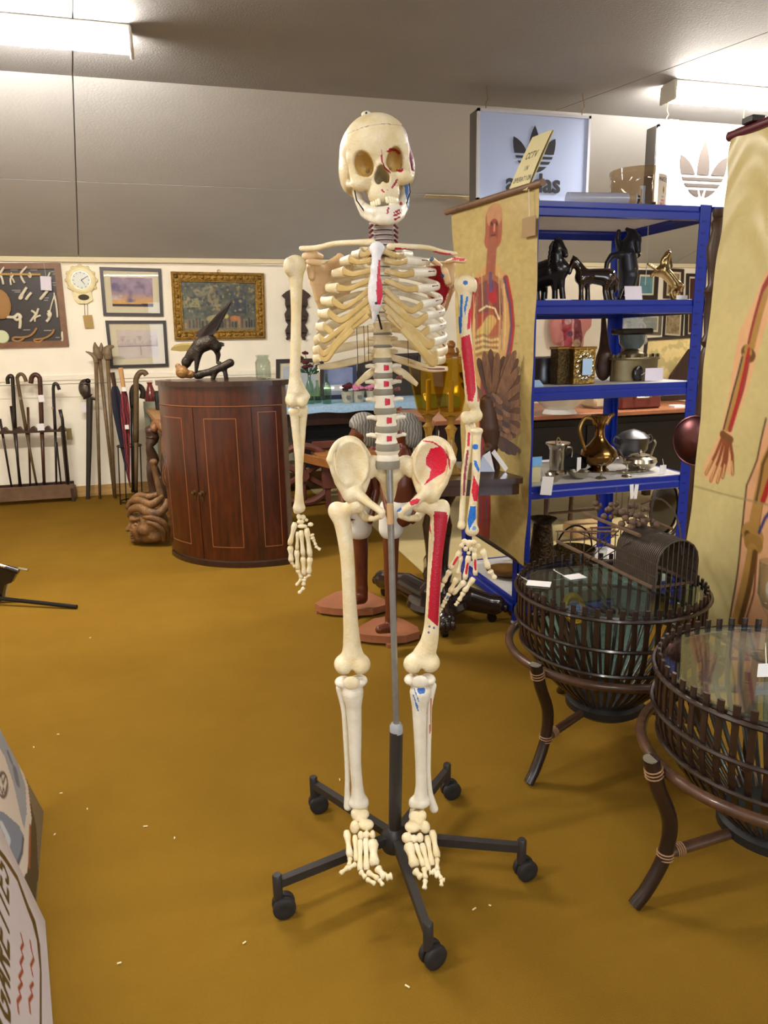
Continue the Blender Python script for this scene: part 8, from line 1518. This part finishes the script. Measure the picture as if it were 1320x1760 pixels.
# ================================================================ foreground left: printed panels, black stand
B0, B1 = at_z(60, 1590, 0), at_z(75, 1395, 0); T_ = at_y(0, 1250, B1[1])
bd = B1 - B0; bd /= np.linalg.norm(bd); rise = T_ - B1; rise -= bd * (rise @ bd); rise /= np.linalg.norm(rise)
far = B1 + bd * .0; bl_ = far - bd * .9; C = PlaneCanvas(190, 120, (108, 102, 94)).setup(bl_ + rise * .55, far + rise * .55, bl_); C.noise(.12, 14, 31)
BWH = (222, 214, 208); BGR = (150, 166, 186)
C.Pg([(36, 1340), (54, 1384), (62, 1420), (66, 1500), (60, 1552), (40, 1540), (20, 1460)], (56, 54, 54)); C.Pg([(-60, 1100), (0, 1243), (26, 1288), (48, 1350), (54, 1404), (51, 1468), (46, 1500), (36, 1516), (26, 1506), (0, 1450), (-60, 1400)], BWH)
C.Pg([(-10, 1240), (6, 1262), (28, 1300), (44, 1352), (46, 1398), (42, 1426), (34, 1396), (24, 1350), (8, 1300), (-10, 1270)], BGR); C.Pg([(-20, 1384), (6, 1396), (32, 1418), (41, 1436), (38, 1462), (28, 1490), (16, 1478), (-20, 1420)], (120, 140, 168)); C.L([(40, 1440), (38, 1464), (29, 1490)], 1.2, (70, 84, 110)); C.L([(26, 1324), (30, 1344)], 3.5, (96, 116, 150)); C.L([(14, 1294), (20, 1310)], 2, (96, 116, 150))
ring = [(5 + 8 * cos(a), 1349 + 21 * sin(a)) for a in np.linspace(0, 2 * pi, 18)]; C.L(ring, 1.1, (84, 88, 100)); C.L([(2, 1332), (5, 1348), (9, 1334)], .8, (84, 88, 100)); C.L([(0, 1352), (4, 1366), (6, 1354), (9, 1366), (12, 1350)], .8, (84, 88, 100))
C.L([(4, 1420), (14, 1440), (10, 1458)], 3, (200, 214, 230)); C.L([(52, 1420), (50, 1490)], 1.4, (150, 80, 60))
nn = np.cross(bd, rise); nn = nn if nn @ (EYE - far) > 0 else -nn
t = thing('car_poster', 'printed board of a pale car front leaning at the left edge', 'poster', (bl_ + far) / 2); mb = MB(); C.mesh(mb, C.corners()); mb.build('printed_face', PRINT_G, t, smooth=180); MB().plate([q - nn * .006 for q in C.corners()], .01, nn).build('board', mat('grey_board', (120, 116, 108), rough=.7), t, smooth=0)
# cigarette sign, nearer
S1 = at_z(64, 1589, 0); S0 = at_z(72, 1720, 0); sd_ = S1 - S0; sd_ /= np.linalg.norm(sd_); T2_ = at_y(0, 1453, S1[1]); r2 = T2_ - S1; r2 -= sd_ * (r2 @ sd_); r2 /= np.linalg.norm(r2); n2_ = np.cross(sd_, r2); n2_ = n2_ if n2_ @ (EYE - S1) > 0 else -n2_
o1 = S1 + n2_ * .014 + np.array([.004, 0, 0.0]); C = PlaneCanvas(230, 130, (218, 216, 232)).setup(o1 - sd_ * .8 + r2 * .46, o1 + r2 * .46, o1 - sd_ * .8); C.noise(.06, 20, 41)
ed = [(-10, 1452), (10, 1478), (30, 1510), (48, 1560), (58, 1584), (66, 1620), (70, 1670), (70, 1800)]; C.L(ed, [2.5, 3, 3, 4, 5, 3, 1.6, 1.6], (40, 32, 32))
a = C.at(-2, 1742); b = C.at(10, 1505); u0, u1 = C.at(16, 1740), C.at(16, 1500); hgt = abs(C.at(16, 1600)[1] - C.at(0, 1600)[1]) * 1.5
Lx = (u1[0] - u0[0]); C.text('CIGARETTES', u0[0] - Lx * .33, u0[1], hgt, (34, 30, 34), wd=.1, sx=max(.2, Lx * 1.33 / 10 / hgt - .25), slant=.12)
for ln in ([(32, 1740), (30, 1722), (36, 1712), (32, 1700), (38, 1690), (33, 1680), (39, 1668), (35, 1656), (40, 1644), (36, 1632), (40, 1622), (36, 1606)], [(52, 1740), (50, 1720), (56, 1710), (52, 1698), (57, 1690)], [(56, 1676), (53, 1660), (58, 1648), (54, 1632), (52, 1618)]): C.L(ln, 1.3, (150, 36, 44))
t = thing('cigarette_sign', 'white cigarettes sign with red script and black border at lower left edge', 'sign', (S1 + S0) / 2); mb = MB(); C.mesh(mb, C.corners()); mb.build('printed_face', PRINT_G, t, smooth=180); MB().plate([q - n2_ * .007 for q in C.corners()], .012, n2_).build('board', mat('cream_board_edge', (222, 206, 160), rough=.7), t, smooth=0)
# black stand with silver rod, and the cream boards behind it
t = thing('black_stand', 'black metal stand with silver cross rod at the left edge', 'stand', at_z(20, 1040, 0)); q0, q1 = at_z(132, 1043, .012), at_z(-60, 1022, .05); MB().tube([q0, q1], .011, 10).build('foot_bar', mat('black_satin', (30, 28, 28), rough=.3, metal=.4), t)
Dk = float(at_z(8, 1036, 0) @ HD); MB().tube([at_d(-16, 966, Dk), at_d(10, 975, Dk)], .011, 10).build('cross_rod', SILVER, t); MB().tube([at_d(10, 975, Dk), at_d(32, 982, Dk)], .016, 10).build('clamp', BLACKG, t); MB().tube([at_d(32, 977, Dk), at_d(48, 980, Dk)], .008, 8).build('cross_rod', SILVER, t)
MB().plate([at_d(x, y, Dk) for x, y in ((-20, 968), (30, 984), (22, 1000), (10, 1004), (4, 1032), (-20, 1034))], .03, HD).build('bracket', BLACKG, t, smooth=0)
t = thing('cream_board', 'cream boards standing on edge behind the black stand', 'board', at_z(0, 1070, 0)); MB().plate([at_d(-60, 985, Dk + .03), at_d(17, 996, Dk + .03), at_d(3, 1062, Dk + .03), at_d(-60, 1062, Dk + .03)], .012, HD).build('board', mat('cream_board', (214, 190, 130), rough=.7), t, smooth=0); MB().plate([at_d(-60, 1060, Dk - .05), at_d(7, 1062, Dk - .05), at_d(-2, 1150, Dk - .05), at_d(-60, 1150, Dk - .05)], .012, HD).build('board', mat('cream_board'), t, smooth=0)
# scraps on the carpet
mb = MB()
for (x, y) in ((815, 1562), (842, 1556), (205, 1655), (155, 1096), (100, 1262), (58, 1284), (105, 1363), (94, 1434), (150, 1390), (880, 1100), (300, 1440), (584, 1340), (250, 1420), (700, 1695), (420, 1620)):
    p = at_z(x, y, .003); mb.box(p, (.006 + .006 * rng.random(), .003, .002), rotz(rng.random() * 6))
o = mb.build('carpet_fluff', mat('pale_fluff', (222, 206, 160), rough=.9)); o['kind'] = 'stuff'; o['label'] = 'pale specks of fluff scattered on the brown carpet'
